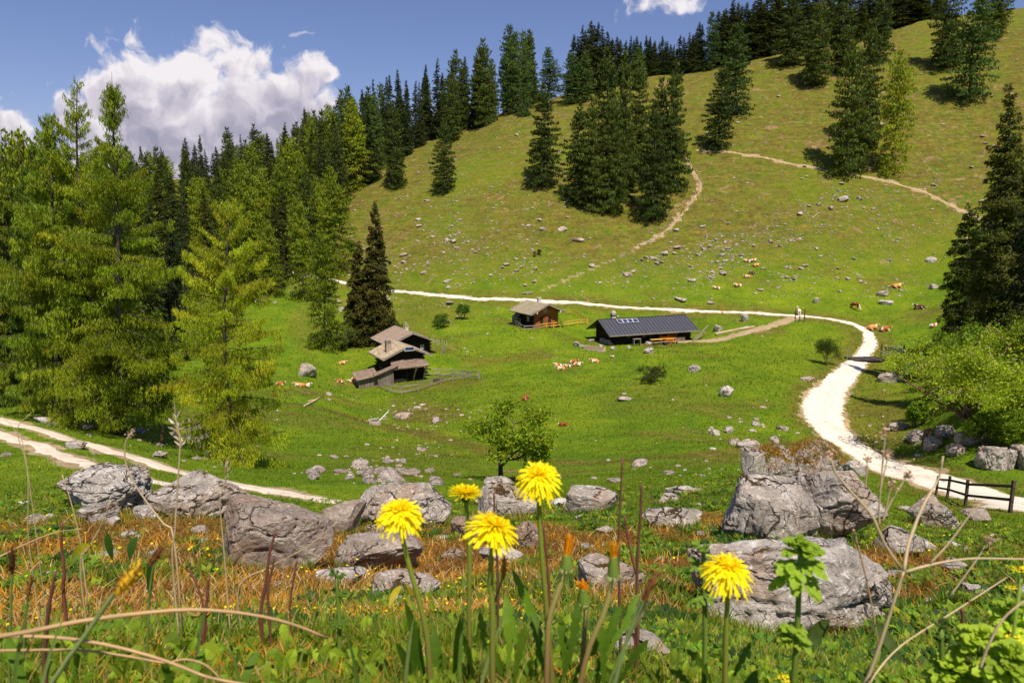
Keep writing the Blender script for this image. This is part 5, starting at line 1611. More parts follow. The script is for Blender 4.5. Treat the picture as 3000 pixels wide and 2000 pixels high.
# (foot pixel u, v, pose, coat, heading in degrees (0 = facing right, 180 = left, -90 = towards us), scale, label)
COWS = [
    (2190, 768, 'lie', 'pied', 175, 1.0, 'white and brown cow at the left end of the highest resting group on the slope'),
    (2207, 766, 'lie', 'pied', 20, 1.0, 'chestnut pied cow at the back of the highest resting group'),
    (2214, 780, 'lie', 'tan', 10, 1.0, 'tan cow at the front of the highest resting group'),
    (2204, 803, 'lie', 'dark', 160, .95, 'dark brown cow above a tan one, halfway up the line of resting cows'),
    (2190, 813, 'lie', 'tan', 185, .95, 'tan cow lying just below the dark brown one on the slope'),
    (2161, 840, 'lie', 'pied', 205, 1.15, 'chestnut pied cow lying alone behind the barn side of the resting line'),
    (2100, 847, 'lie', 'pied', 182, 1.0, 'small pied cow lying leftmost of the cows above the road'),
    (2626, 843, 'lie', 'tan', 8, 1.15, 'big tan cow with a white face lying alone at right above the road'),
    (2503, 906, 'graze', 'red', -70, 1.0, 'red brown cow standing with its front to us in the grass above the bend'),
    (2339, 923, 'stand', 'pied', 80, .95, 'pied cow walking away on the road behind the wooden barrier'),
    (2694, 905, 'lie', 'dark', 165, 1.05, 'nearly black brown cow with white rear lying at far right'),
    (2555, 965, 'lie', 'tan', 12, 1.1, 'light brown cow with raised white head beside the road bend'),
    (2590, 970, 'lie', 'brown', 5, 1.05, 'chestnut cow lying next to the light brown one at the road bend'),
    (2734, 958, 'lie', 'pied', 20, .8, 'pale calf partly hidden by the blossoming tree at right'),
    (1744, 1062, 'lie', 'tan', 184, 1.05, 'tan cow lying by itself between the trough and the group of five'),
    (1793, 1047, 'lie', 'pied', -120, .7, 'small pied calf resting right below the wooden trough'),
    (1637, 1074, 'lie', 'pied', 176, .95, 'pied cow at the back left of the group of five in the meadow'),
    (1644, 1083, 'lie', 'tan', 186, 1.05, 'tan cow at the front left of the group of five in the meadow'),
    (1662, 1076, 'lie', 'pied', -140, .9, 'white chested cow in the middle of the group of five'),
    (1679, 1064, 'lie', 'brown', 4, 1.0, 'chestnut cow at the back right of the group of five'),
    (1690, 1072, 'lie', 'pied', 0, 1.0, 'brown and white cow at the right end of the group of five'),
    (1540, 1171, 'lie', 'red', 60, .62, 'red brown calf lying above the small leafy tree'),
    (1650, 1247, 'lie', 'red', 215, .66, 'red brown calf with white head, lowest animal in the meadow'),
    (1002, 1067, 'lie', 'tan', 12, .95, 'tan cow with white head lying left of the second dark cabin'),
    (997, 1121, 'lie', 'brown', 172, .9, 'chestnut cow lying left of the lean-to, farther from it'),
    (1033, 1121, 'lie', 'pied', 195, .9, 'chestnut pied cow lying right against the lean-to shed'),
    (1038, 1112, 'lie', 'brown', 10, .8, 'chestnut cow behind the pied one at the lean-to shed'),
    (819, 1129, 'lie', 'brown', 6, .85, 'chestnut cow with white head lying beside the lone bright larch'),
    (877, 1132, 'lie', 'tan', 182, .9, 'light tan cow on the left of the pair between larch and cabins'),
    (896, 1134, 'lie', 'pied', 12, .9, 'pied cow on the right of the pair between larch and cabins'),
]
for (u, v, pose, coat, hd_, s_, lab) in COWS:
    s_ *= .60 if u < 1150 or (1600 < u < 1800 and v > 1000) else .72 if (u < 2230 and v < 860) else .88
    key = (pose, coat); p = P(u, v)
    if key not in COWP:
        r = make_cow(pose, coat, lab); COWP[key] = r; r.location = p; r.rotation_euler = (0, 0, R(hd_)); r.scale = (s_ * 1.05,) * 3; r['group'] = 'cattle on the pasture'
    else: dup(COWP[key], p, R(hd_), s_ * 1.05, lab, 'cattle on the pasture')
# ------------------------------------------------------------------ leafy trees and bushes
def bl(u, vb, vt, wpx, name, label, seed, n, leaf, hue, **kw):
    p = P(u, vb); dep = p.y * cp - p.z * sp
    H = vtop_height(p, vt); W = wpx / F * dep
    cat = 'bush' if 'bush' in name else 'tree'
    return broadleaf(name, label, cat, p, H, W, seed, n, leaf, hue, **kw)


bl(1471, 1404, 1165, 270, 'maple_tree', 'small gnarled young maple with wide light green crown in the near meadow', 5, 8500, .12, (.21, .29, .014), trunk_r=.10, bare=.22, depth=5, flat=.6, spread=.8)
bl(2423, 1070, 985, 78, 'thorn_bush', 'round dark thorn bush on many thin stems inside the road bend', 6, 4200, .13, (.055, .085, .010), trunks=5, trunk_r=.05, bare=.3, depth=3)
bl(1912, 1120, 1062, 78, 'low_bush', 'low olive bush in the meadow below the barn', 7, 4200, .13, (.075, .10, .012), trunks=4, trunk_r=.04, bare=.06, depth=3, flat=.6)
bl(1300, 957, 918, 46, 'round_bush', 'darker of two round green bushes below the road, nearer the cabins', 8, 3500, .15, (.09, .18, .012), trunks=4, trunk_r=.04, bare=.05, depth=3)
bl(1357, 935, 888, 42, 'round_bush', 'bright round green bush close under the road, right of its twin', 9, 3500, .15, (.09, .19, .012), trunks=4, trunk_r=.04, bare=.05, depth=3)
bl(993, 1022, 945, 70, 'blossoming_bush', 'pale blossoming bush between the tall larch and the twin spruce', 10, 5000, .16, (.12, .17, .02), trunks=4, trunk_r=.05, bare=.05, depth=3, blossom=160)
bl(1008, 778, 700, 70, 'broadleaf_tree', 'fresh green broadleaf tree at the forest edge above the road', 11, 5000, .26, (.10, .18, .012), trunk_r=.12, bare=.15, depth=3)
bl(1577, 750, 728, 30, 'low_bush', 'tiny dark bush among boulders on the stony slope', 12, 900, .16, (.05, .08, .012), trunks=3, trunk_r=.03, bare=.05, depth=2)
# right bank
bl(2872, 1268, 950, 360, 'rowan_tree', 'leaning blossoming rowan with a brown trunk on the rocky bank at right', 13, 17000, .17, (.27, .36, .016), trunk_r=.17, bare=.26, lean=(-.62, .0), depth=5, blossom=420, cx=-1.35, bark=M_BARK_RED, spread=.8)
for (u, vb, vt, w, s_, hue, lab) in [
        (2950, 1240, 1040, 190, 21, (.12, .18, .012), 'light green bush crowding behind the leaning rowan trunk'),
        (2880, 1110, 930, 150, 22, (.10, .17, .010), 'leafy tree on the bank between rowan and huge spruce'),
        (2760, 1120, 965, 120, 23, (.15, .215, .011), 'yellow-green leafy tree behind the left part of the rowan crown'),
        (2985, 1350, 1190, 130, 24, (.13, .19, .012), 'bright bush growing over the grey rocks at the right edge'),
        (2905, 1310, 1210, 120, 26, (.10, .16, .010), 'low bush over the shaded rocks below the rowan'),
        (3020, 1150, 900, 160, 27, (.11, .15, .012), 'yellowish young tree at the right edge above the bank'),
        (2840, 1220, 1120, 110, 28, (.06, .12, .010), 'dark leafy bush at the foot of the rowan trunk'),
        (2690, 1250, 1170, 60, 29, (.12, .19, .012), 'thin leafy shrub with pale twigs left of the tree stump'),
        (2860, 960, 770, 130, 30, (.07, .14, .010), 'broadleaf tree growing into the lower left side of the huge spruce')]:
    bl(u, vb, vt, w, 'bank_bush' if vb > 1200 else 'leafy_tree', lab, s_, 6500, .17, tuple(q_ * 1.5 for q_ in hue), trunks=3, trunk_r=.06, bare=.08, depth=4)
p = P(2712, 1308); q = MB(); q.tube([(0, 0, -.3), (0, 0, .3), (.03, 0, 1.05), (.02, 0, 1.25)], [.42, .30, .27, .24], 9); q.box((.12, -.05, 1.25), (.16, .2, .25)); o = q.build('tree_stump', M_BARK_RED); o.location = p; tag(o, 'broken pale brown tree stump between dark rocks on the right bank', 'stump')
p = P(2878, 1090); q = MB(); q.tube([(0, 0, -.3), (.02, 0, 1.8), (.12, 0, 3.9)], [.17, .14, .11], 8); q.tube([(.06, 0, 3.0), (.5, 0, 3.3)], [.05, .02], 5); o = q.build('dead_tree', M_BARK_RED, smooth=True); o.location = p; tag(o, 'bare broken trunk standing upright behind the rowan', 'dead tree')

# ------------------------------------------------------------------ boulders of the near slope
B = boulder
B(150, 440, 1352, 1498, 101, 'cracked whitish boulder with brown moss on its crest, leftmost of the big ones', M_ROCK_W, rough=.17, cuts=7, sub=6)
B(440, 735, 1378, 1520, 102, 'broad grey boulder with dark cracks right of the cracked whitish one', M_ROCK, rough=.10, cuts=12, sub=6)
B(622, 985, 1428, 1672, 103, 'biggest smooth grey brown boulder on the left with a steep left flank', M_ROCK_B, rough=.07, cuts=9, sub=6)
B(940, 1070, 1458, 1560, 104, 'grey boulder wedged between the biggest smooth one and the long pale one', M_ROCK_B, rough=.08)
B(1045, 1328, 1402, 1545, 105, 'long pale boulder with pitted top behind the left dandelion', M_ROCK, rough=.11, cuts=8, sub=6)
B(978, 1245, 1532, 1676, 106, 'rounded pinkish brown boulder under the left dandelion', M_ROCK_B, rough=.08, cuts=10, sub=6)
B(1395, 1578, 1418, 1512, 107, 'pointed grey boulder at the foot of the small maple', M_ROCK, rough=.09)
B(1415, 1510, 1398, 1432, 108, 'flat grey rock slab behind the trunk of the small maple', M_ROCK, rough=.12)
B(1648, 1812, 1420, 1505, 109, 'light grey boulder with a flat left face right of the tallest dandelion', M_ROCK, rough=.08)
B(1320, 1425, 1500, 1572, 110, 'small rounded grey boulder between the two middle dandelions', M_ROCK_B, rough=.08)
B(1508, 1592, 1525, 1605, 111, 'egg-shaped grey boulder beside the stem of the tallest dandelion', M_ROCK_B, rough=.08)
B(2262, 2560, 1352, 1585, 131, 'huge smooth wedge-shaped grey boulder in the upper right pile', M_ROCK, rough=.085, cuts=14, sub=6, dep=.9)
B(2118, 2400, 1402, 1590, 133, 'furrowed pale boulder on the left of the upper right pile', M_ROCK, rough=.12, cuts=12, sub=6, dep=.7)
B(2170, 2330, 1300, 1440, 114, 'outcrop covered with rust red moss and dry grass on top of the right pile', M_ROCK_MOSS, rough=.13, cuts=7, D=12.5, dep=1.0)
B(2290, 2480, 1285, 1400, 127, 'grey ledge with orange grass behind the wedge-shaped boulder', M_ROCK_MOSS, rough=.12, cuts=7, D=13.0, dep=1.0)
B(2170, 2245, 1308, 1380, 115, 'small grey rock at the left shoulder of the mossy outcrop', M_ROCK, rough=.1, D=12)
B(2020, 2620, 1555, 1880, 116, 'largest cracked whitish boulder, nearest one at the lower right', M_ROCK_W, rough=.17, cuts=14, sub=6, dep=.58, sink=.15)
B(2650, 2795, 1452, 1545, 117, 'rounded grey boulder at the near end of the road handrail', M_ROCK, rough=.09)
B(2565, 2705, 1536, 1630, 118, 'dark-capped grey rock right of the pile', M_ROCK, rough=.10)
B(2822, 2895, 1492, 1530, 119, 'low pinkish rock under the handrail', M_ROCK_B, rough=.08)
B(920, 1070, 1658, 1718, 120, 'white crumbling rock below the biggest smooth boulder', M_ROCK_W, rough=.16)
B(1080, 1295, 1668, 1775, 121, 'whitish rock with brown moss saddle behind the left dandelion stem', M_ROCK_W, rough=.16)
B(1690, 1900, 1622, 1735, 122, 'broad pale grey rock behind the two closed buds', M_ROCK, rough=.09)
B(1400, 1535, 1592, 1650, 123, 'flat whitish rock behind the middle dandelion', M_ROCK_W, rough=.09)
B(1885, 2060, 1482, 1545, 124, 'group of low grey rocks between the twigs and the big pile', M_ROCK, rough=.14)
B(220, 345, 1478, 1535, 125, 'low grey rock in front of the cracked whitish boulder', M_ROCK, rough=.10)
B(385, 458, 1480, 1522, 126, 'small white cracked rock between the two left boulders', M_ROCK_W, rough=.14)
for i_, (a0, a1_, t0_, b0, lab, m_) in enumerate([
        (1790, 1960, 1842, 1945, 'bright whitish stone half buried under the right leaves at the bottom', M_ROCK_W), (2757, 2832, 1634, 1678, 'white stone in the grass crossed by the dead hogweed twig', M_ROCK_W),
        (2815, 2892, 1703, 1750, 'squarish white stone at lower right', M_ROCK_W), (2972, 3030, 1712, 1765, 'pale stone cut by the right edge', M_ROCK), (2705, 2745, 1750, 1772, 'flat white stone in the grass at lower right', M_ROCK_W),
        (1292, 1362, 1600, 1642, 'pinkish flat stone between the left two dandelion stems', M_ROCK_B), (560, 606, 1540, 1565, 'small round stone left of the biggest smooth boulder', M_ROCK), (310, 352, 1512, 1540, 'little grey rock under the cracked whitish boulder', M_ROCK),
        (1950, 2065, 1422, 1448, 'dark low rock on the meadow edge', M_ROCK), (1740, 1800, 1540, 1562, 'flat pale rock half hidden by grass mid front', M_ROCK), (1905, 1960, 1492, 1520, 'small square rock behind the right twigs', M_ROCK_B),
        (2600, 2680, 1665, 1700, 'narrow grey rock right of the largest cracked boulder', M_ROCK), (130, 158, 1505, 1520, 'tiny white stone in the left grass', M_ROCK_W), (50, 90, 1465, 1482, 'small white stone near the left edge', M_ROCK_W),
        (1060, 1130, 1398, 1415, 'low dark rock behind the long pale boulder', M_ROCK), (2410, 2470, 1320, 1370, 'grey rock between wedge-shaped boulder and road', M_ROCK), (2475, 2540, 1345, 1390, 'lichened rock at the road edge behind the pile', M_ROCK_W),
        (1700, 1740, 1590, 1612, 'small white stone beside the left bud', M_ROCK_W), (420, 470, 1610, 1632, 'half sunk stone in the orange moss', M_ROCK_B), (1570, 1660, 1845, 1890, 'white stone behind the leaves under the buds', M_ROCK_W),
        (1130, 1200, 1740, 1790, 'small white rock under the left dandelion stem', M_ROCK_W), (125, 165, 1720, 1745, 'white pebble stone lying on the rust moss at left', M_ROCK_W)]):
    B(a0, a1_, t0_, b0, 140 + i_, lab, m_, name='stone', rough=.12, sub=4)
# rocks of the mid distance that stand out
for i_, (a0, a1_, t0_, b0, lab, m_) in enumerate([
        (872, 928, 1062, 1106, 'big pale boulder in the grass left of the cabins', M_ROCK), (2015, 2052, 1068, 1090, 'dark rock with a light top in the meadow', M_ROCK), (2105, 2150, 1128, 1162, 'white rock pair below the earth patch in the meadow', M_ROCK_W),
        (2345, 2388, 1102, 1118, 'low wedge rock left of the white road', M_ROCK), (2090, 2118, 950, 970, 'round rock right of the barn near the log', M_ROCK), (2168, 2193, 918, 942, 'tall grey rock under the road behind the log', M_ROCK),
        (1680, 1700, 1000, 1015, 'first rock of the row left of the wooden trough', M_ROCK), (1696, 1712, 1008, 1020, 'rock touching the left end of the wooden trough', M_ROCK), (1752, 1768, 1008, 1030, 'upright rock at the right end of the wooden trough', M_ROCK),
        (1788, 1804, 1014, 1026, 'rock right of the wooden trough', M_ROCK), (1890, 1910, 1000, 1012, 'grey rock below the folding table', M_ROCK), (1938, 1952, 990, 1006, 'pointed rock below the orange bench', M_ROCK), (1884, 1916, 1018, 1036, 'cluster rock in the grass below the barn', M_ROCK_W),
        (1722, 1742, 992, 1002, 'rock at the left corner of the barn', M_ROCK), (1836, 1850, 1012, 1020, 'little rock below the barn terrace', M_ROCK), (2640, 2720, 1065, 1105, 'sloping grey ledge below the metal gate', M_ROCK), (2560, 2650, 1085, 1120, 'low lichened ledge running down to the road from the gate', M_ROCK),
        (2382, 2402, 870, 888, 'light boulder with a weed beside it above the road', M_ROCK), (2575, 2620, 878, 894, 'pale rocks in the grass right of the standing red cow', M_ROCK_W), (2712, 2742, 752, 770, 'squarish white boulder near the huge spruce', M_ROCK_W),
        (545, 585, 1222, 1244, 'grey boulder under the left side of the lone larch', M_ROCK), (95, 158, 1218, 1240, 'pale rock at the foot of the leftmost stems', M_ROCK_W), (450, 490, 1318, 1342, 'rock right of the wheel track', M_ROCK), (1040, 1072, 1340, 1364, 'dark grey boulder on the near meadow slope', M_ROCK),
        (1030, 1056, 1358, 1375, 'pale boulder touching the dark one on the near meadow slope', M_ROCK), (2180, 2215, 1398, 1420, 'pale rock left of the mossy outcrop', M_ROCK), (1068, 1086, 1082, 1098, 'rock left of the front cabin wall', M_ROCK), (2080, 2110, 1255, 1275, 'white rock in the right part of the meadow', M_ROCK_W), (2120, 2150, 1248, 1268, 'grey rock right of the white one in the meadow', M_ROCK),
        (188, 260, 1290, 1315, 'scattered pale rocks along the wheel track', M_ROCK_W), (240, 275, 1240, 1256, 'small rock between the big larch stems', M_ROCK), (620, 660, 1345, 1358, 'low flat rock left of the lone larch trunk', M_ROCK)]):
    B(a0, a1_, t0_, b0, 200 + i_, lab, m_, name='rock', rough=.13, sub=4, sink=.3)
# rocks of the right bank
for i_, (a0, a1_, t0_, b0, lab) in enumerate([(2655, 2705, 1255, 1300, 'grey boulder left of the tree stump on the bank'), (2705, 2760, 1275, 1320, 'dark boulder right of the tree stump'), (2770, 2830, 1300, 1335, 'shaded rock in the middle of the right bank'), (2860, 2935, 1295, 1378, 'tall fissured rock of the right bank'), (2935, 2975, 1310, 1375, 'fissured rock beside the tall one on the bank'),
                                            (2970, 3040, 1300, 1380, 'whitish fissured rock at the right edge of the bank'), (2745, 2800, 1245, 1290, 'dark overgrown rock under the rowan'), (2800, 2860, 1260, 1310, 'dark rock at the root of the rowan'), (2600, 2660, 1235, 1262, 'small rocks at the left end of the bank')]):
    B(a0, a1_, t0_, b0, 260 + i_, lab, M_ROCK, name='boulder', rough=.20, sub=5, cuts=4, sink=.3, dep=1.3)

# hillside stones: the larger ones as single rocks, the crumbs as one sheet of scree
RP = []
for k in range(7):
    V, Fc = rock_shape(300 + k, 3, 7, .15, .62, 0)
    RP.append(mesh_np('hillside_rock', V, Fc, M_ROCK_FAR, smooth=(k % 2 == 0)))
g = np.random.default_rng(77)


def field_density(u, v, y):
    """how stony the ground is"""
    d = np.where(y > 116, .35, .05)
    d = np.where((v < 400) & (u > 1300), .22, d)
    for (cu, cv, ru, rv, a, rot) in ((2330, 640, 260, 18, 22.0, -.28), (2480, 590, 120, 20, 20.0, -.2), (2050, 790, 260, 40, 1.8, 0), (1300, 720, 240, 90, .8, 0), (2200, 705, 200, 22, 11.0, -.25), (2620, 680, 160, 60, 1.0, -.3), (1180, 830, 120, 60, .9, 0), (1250, 1215, 130, 26, 2.2, 0), (1350, 990, 150, 60, .5, 0), (1150, 930, 90, 50, .5, 0), (980, 1150, 40, 25, 2, .5), (2200, 1250, 120, 40, .6, 0), (1800, 1170, 80, 24, 1.0, 0), (2560, 1230, 110, 90, .7, 0), (280, 1290, 160, 30, .25, .2), (650, 1240, 120, 60, .5, 0), (1450, 640, 300, 120, .5, 0), (1130, 1360, 120, 30, .6, -.2)):
        du, dv_ = u - cu, v - cv; c_, s_ = math.cos(rot), math.sin(rot)
        q = ((du * c_ + dv_ * s_) / ru) ** 2 + ((-du * s_ + dv_ * c_) / rv) ** 2
        d = d + a * np.exp(-q)
    return d


def sample_ground(n, xr, yr, extra=None):
    y = np.exp(g.uniform(math.log(yr[0]), math.log(yr[1]), n)); x = g.uniform(-.85, .85, n) * y
    z = height(x, y); u, v, dep = to_pix(x, y, z)
    return x, y, z, u, v


x, y, z, u, v = sample_ground(190000, None, (16, 250))
m = (u > -60) & (u < 3060) & (v > -20) & (v < 1440)
x, y, z, u, v = [a_[m] for a_ in (x, y, z, u, v)]
pr = field_density(u, v, y); n_c = fbm2(x, y, .12, 3, .5, 3.3)
pr = pr * np.clip(.5 + 2.2 * n_c, .05, 3) * np.where(path_dist(x, y, paths['main']) < 2.6, 0, 1) * np.where((path_dist(x, y, paths['ra']) < .8) | (path_dist(x, y, paths['rb']) < .8), 0, 1)
sel = g.random(len(x)) < pr * np.where(y > 116, .60, .08)
x, y, z, u, v = [a_[sel] for a_ in (x, y, z, u, v)]
sz = .088 * np.exp(g.normal(0, .60, len(x))) * (1 + .35 * (y > 110)); sz = np.clip(sz, .05, .75)
_o = np.argsort(-(sz / y)); _far = y[_o] > 116
bigs = np.concatenate([_o[_far][:200], _o[~_far][:55]]); order = np.concatenate([bigs, np.setdiff1d(_o, bigs)])
nbig = len(bigs)
for k_, i_ in enumerate(order[:nbig]):
    s_ = sz[i_] * 1.25; src = RP[k_ % 7]; zz = ground(x[i_], y[i_])
    o = src if k_ < 7 else src.copy()
    if k_ >= 7: COL.objects.link(o)
    o.location = (x[i_], y[i_], zz + s_ * .18); o.scale = (s_ * g.uniform(.9, 1.6), s_ * g.uniform(.8, 1.3), s_ * g.uniform(.7, 1.3)); o.rotation_euler = (g.uniform(-.3, .3), g.uniform(-.3, .3), g.uniform(0, 6.28))
    far = y[i_] > 116
    tag(o, 'pale limestone rock strewn over the steep pasture above the road' if far else 'grey rock scattered in the lower meadow', 'rock', 'rocks strewn on the steep pasture' if far else 'rocks scattered in the lower meadow')
RN = []
for k_ in range(46):          # pale stones lying among the near boulders
    u_ = g.uniform(60, 2950); v_ = g.uniform(1470, 1790); q = P(u_, v_)
    V, Fc = rock_shape(400 + k_, 3, 8, .10, .7); s_ = q.length * g.uniform(.006, .017); V = V * np.array([g.uniform(1, 1.6), 1, .75]) * s_
    o = mesh_np('stone', V, Fc, M_ROCK_W if k_ % 3 else M_ROCK, smooth=False); o.location = q + Vector((0, 0, s_ * .15)); o.rotation_euler = (0, 0, g.uniform(0, 6))
    tag(o, 'small pale stone in the grass and moss between the near boulders', 'stone', 'small stones among the near boulders')
rest = order[nbig:]
V0, F0 = _ICO[2]
V0 = V0.copy() * (1 + .35 * fbm(V0 * 1.5, 2))[:, None] * np.array([1, .9, .55]); 
nr = len(rest); ang = g.uniform(0, 6.28, nr); s_ = sz[rest] * 1.0
rotx = V0[None, :, 0] * np.cos(ang)[:, None] - V0[None, :, 1] * np.sin(ang)[:, None]; roty = V0[None, :, 0] * np.sin(ang)[:, None] + V0[None, :, 1] * np.cos(ang)[:, None]
zz = np.array([ground(x[i_], y[i_]) for i_ in rest])
AV = np.stack([x[rest][:, None] + rotx * (s_ * g.uniform(.8, 1.5, nr))[:, None], y[rest][:, None] + roty * s_[:, None], zz[:, None] + V0[None, :, 2] * s_[:, None] + .06 * s_[:, None]], -1).reshape(-1, 3)
AF = (F0[None] + (np.arange(nr) * len(V0))[:, None, None]).reshape(-1, 3)
o = mesh_np('scree', AV, AF, M_ROCK_FAR); tag(o, 'small loose limestone stones and rubble strewn over the slopes and meadow', 'scree', None, 'stuff')
print('rocks', nbig, nr)
# the stony bed of the gully path
gp = paths['gully']; i_ = g.integers(0, len(gp), 420); c = gp[i_] + g.normal(0, .55, (420, 2)); s_ = .10 * np.exp(g.normal(0, .5, 420))
zz = np.array([ground(a_, b_) for a_, b_ in c]); AV = np.stack([c[:, 0][:, None] + V0[None, :, 0] * s_[:, None], c[:, 1][:, None] + V0[None, :, 1] * s_[:, None], zz[:, None] + .05 + V0[None, :, 2] * s_[:, None]], -1).reshape(-1, 3)
AF = (F0[None] + (np.arange(420) * len(V0))[:, None, None]).reshape(-1, 3)
o = mesh_np('gully_stones', AV, AF, mat_plain('reddish_rubble', (.46, .33, .25), .95, 0, .3, .5)); tag(o, 'reddish loose stones filling the eroded gully path', 'stones', None, 'stuff')


# ------------------------------------------------------------------ grass: blades and tufts as one sheet each
def blades(x, y, z, L, wd, col, lean=.45, seg=3, tipcol=None, seed=1):
    g = np.random.default_rng(seed); n = len(x)
    a = g.uniform(0, 6.28, n); ld = np.stack([np.cos(a), np.sin(a), np.zeros(n)], 1); le = g.uniform(.1, 1, n) * lean
    b = g.uniform(0, 6.28, n); sdv = np.stack([np.cos(b), np.sin(b), np.zeros(n)], 1)
    base = np.stack([x, y, z], 1); Vs = []; Cs = []
    tip = col * 1.15 if tipcol is None else tipcol
    for k in range(seg + 1):
        t = k / seg
        c = base + np.stack([0 * x, 0 * x, L * (t - .25 * le * t * t)], 1) + ld * (L * le * t ** 1.8)[:, None]
        w = (wd * (1 - t) ** .7 * .5)[:, None]
        cc = col * (1 - t) + tip * t
        if k < seg: Vs += [c - sdv * w, c + sdv * w]; Cs += [cc, cc]
        else: Vs += [c]; Cs += [cc]
    V = np.stack(Vs, 1); m_ = V.shape[1]; V = V.reshape(-1, 3); C_ = np.stack(Cs, 1).reshape(-1, 3)
    o = np.arange(n)[:, None] * m_
    Q = [o + np.array([[2 * k, 2 * k + 1, 2 * k + 3, 2 * k + 2]]) for k in range(seg - 1)]
    T_ = o + np.array([[2 * seg - 2, 2 * seg - 1, 2 * seg]])
    return V, [np.concatenate(Q), T_] if seg > 1 else [T_], C_


def var(g, n, base, v=.25, h=.12):
    c = np.array(base)[None, :] * g.uniform(1 - v, 1 + v, (n, 1)); k = g.normal(0, h, n); c[:, 0] *= 1 + k; return np.clip(c, .003, .9)


def lp(n, r0, r1, azr=44, seed=3):
    g = np.random.default_rng(seed); r = np.exp(g.uniform(math.log(r0), math.log(r1), n)); a = R(g.uniform(-azr, azr, n)) if False else np.radians(g.uniform(-azr, azr, n))
    x = r * np.sin(a); y = r * np.cos(a); return x, y, height(x, y), r, g


ROCKBB = []
# near slope: green blades, straw, moss tufts, small herbs
x, y, z, r, g = lp(135000, .55, 15, seed=31)
_, _, ms, _ = fields(x, y, z)
k = g.random(len(x)) > ms * .86; x, y, z, r, ms = x[k], y[k], z[k], r[k], ms[k]; n = len(x)
cl = np.clip(fbm2(x, y, 2.3, 2, .5, 1.1) + .55, .2, 1.4)
L = (.045 + .05 * g.random(n)) * np.clip(r / 1.6, .75, 2.4) * cl; wd = .0026 * np.clip(r / .8, .8, 4.5)
col = var(g, n, (.14, .20, .014), .35, .22); dr = g.random(n) < .16; col[dr] = var(g, dr.sum(), (.36, .25, .09), .3, .1)
V, Fc, Cc = blades(x, y, z - .005, L, wd, col, .7, 3, seed=32)
o = mesh_np('meadow_grass', V, Fc, M_GRASS, colors=Cc); tag(o, 'short green grass blades with dry stems covering the near slope', 'grass', None, 'stuff')

# longer grass growing tight round the foot of every near boulder
g = np.random.default_rng(555); bx, by, bs = [], [], []
for o in list(COL.objects):
    if o.type == 'MESH' and o.parent is None and o.name.split('.')[0] in ('boulder', 'stone') and o.location.y < 17 and len(o.data.vertices) > 100:
        co = np.empty(len(o.data.vertices) * 3, np.float32); o.data.vertices.foreach_get('co', co); co = co.reshape(-1, 3) + np.array(o.location)
        if abs(co[:, 2].mean()) > 30: continue
        gz_ = height(co[:, 0], co[:, 1]); m = np.abs(co[:, 2] - gz_) < .06 * max(.3, co[:, 0].max() - co[:, 0].min())
        co = co[m]
        if len(co) < 3: continue
        W_ = co[:, 0].max() - co[:, 0].min(); k = g.integers(0, len(co), int(120 + 420 * W_)); c0_ = co.mean(0)
        d_ = co[k] - c0_; d_[:, 2] = 0; d_ = unit(d_); q_ = co[k] + d_ * (g.random((len(k), 1)) * .06)
        bx.append(q_[:, 0]); by.append(q_[:, 1]); bs.append(np.full(len(k), min(1.0, .35 + W_ * .6)))
x, y, bs = np.concatenate(bx), np.concatenate(by), np.concatenate(bs); z = height(x, y); n = len(x)
col = var(g, n, (.13, .19, .014), .35, .22); dr = g.random(n) < .30; col[dr] = var(g, dr.sum(), (.42, .28, .10), .35, .1)
V, Fc, Cc = blades(x, y, z - .01, bs * g.uniform(.06, .20, n), .0045 + .0012 * y, col, .8, 3, seed=556)
o = mesh_np('boulder_grass', V, Fc, M_GRASS, colors=Cc); tag(o, 'longer grass and dry stems tight round the feet of the near boulders', 'grass', None, 'stuff')
# rust grass matted over the mossy outcrops
PV, PN = [], []
for o in list(COL.objects):
    if o.type == 'MESH' and o.data.materials and o.data.materials[0] == M_ROCK_MOSS:
        me = o.data
        for v_ in me.vertices:
            if v_.normal.z > .45 and (perlin(np.array([[v_.co.x * 1.7, v_.co.y * 1.7, 3.0]]))[0] > -.18): PV.append(np.array(v_.co) + np.array(o.location))
PV = np.array(PV); k = g.integers(0, len(PV), 5200); q_ = PV[k] + g.normal(0, .02, (5200, 3)) * np.array([1, 1, .2])
col = np.where((g.random(5200) < .6)[:, None], np.array([[.40, .19, .025]]), np.array([[.16, .19, .02]])) * g.uniform(.6, 1.3, (5200, 1))
V, Fc, Cc = blades(q_[:, 0], q_[:, 1], q_[:, 2] - .01, g.uniform(.03, .10, 5200), np.full(5200, .014), col, 1.4, 2, seed=557)
o = mesh_np('outcrop_moss', V, Fc, M_GRASS, colors=Cc); tag(o, 'rust red moss and dry grass matted on top of the upper right rock pile', 'moss', None, 'stuff')

# straw and rust moss
x, y, z, r, g = lp(130000, .55, 15, seed=41)
_, _, ms, _ = fields(x, y, z)
k = g.random(len(x)) < ms * .95 + .05; x, y, z, r = x[k], y[k], z[k], r[k]; n = len(x)
mixn = fbm2(x, y, 1.7, 3, .5, 6.6)
base = np.where((mixn > .05)[:, None], np.array([[.46, .23, .022]]), np.array([[.22, .10, .022]])); base = np.where((g.random(n) < .22)[:, None], np.array([[.48, .36, .18]]), base)
col = base * g.uniform(.6, 1.35, (n, 1))
L = (.018 + .032 * g.random(n)) * np.clip(r / 1.7, .7, 2.6); wd = .0028 * np.clip(r / .8, .8, 5)
V, Fc, Cc = blades(x, y, z - .004, L, wd, col, 1.6, 2, seed=42)
o = mesh_np('rust_moss', V, Fc, M_GRASS, colors=Cc); tag(o, 'rust orange moss and dead straw matted between the stones of the near slope', 'moss', None, 'stuff')

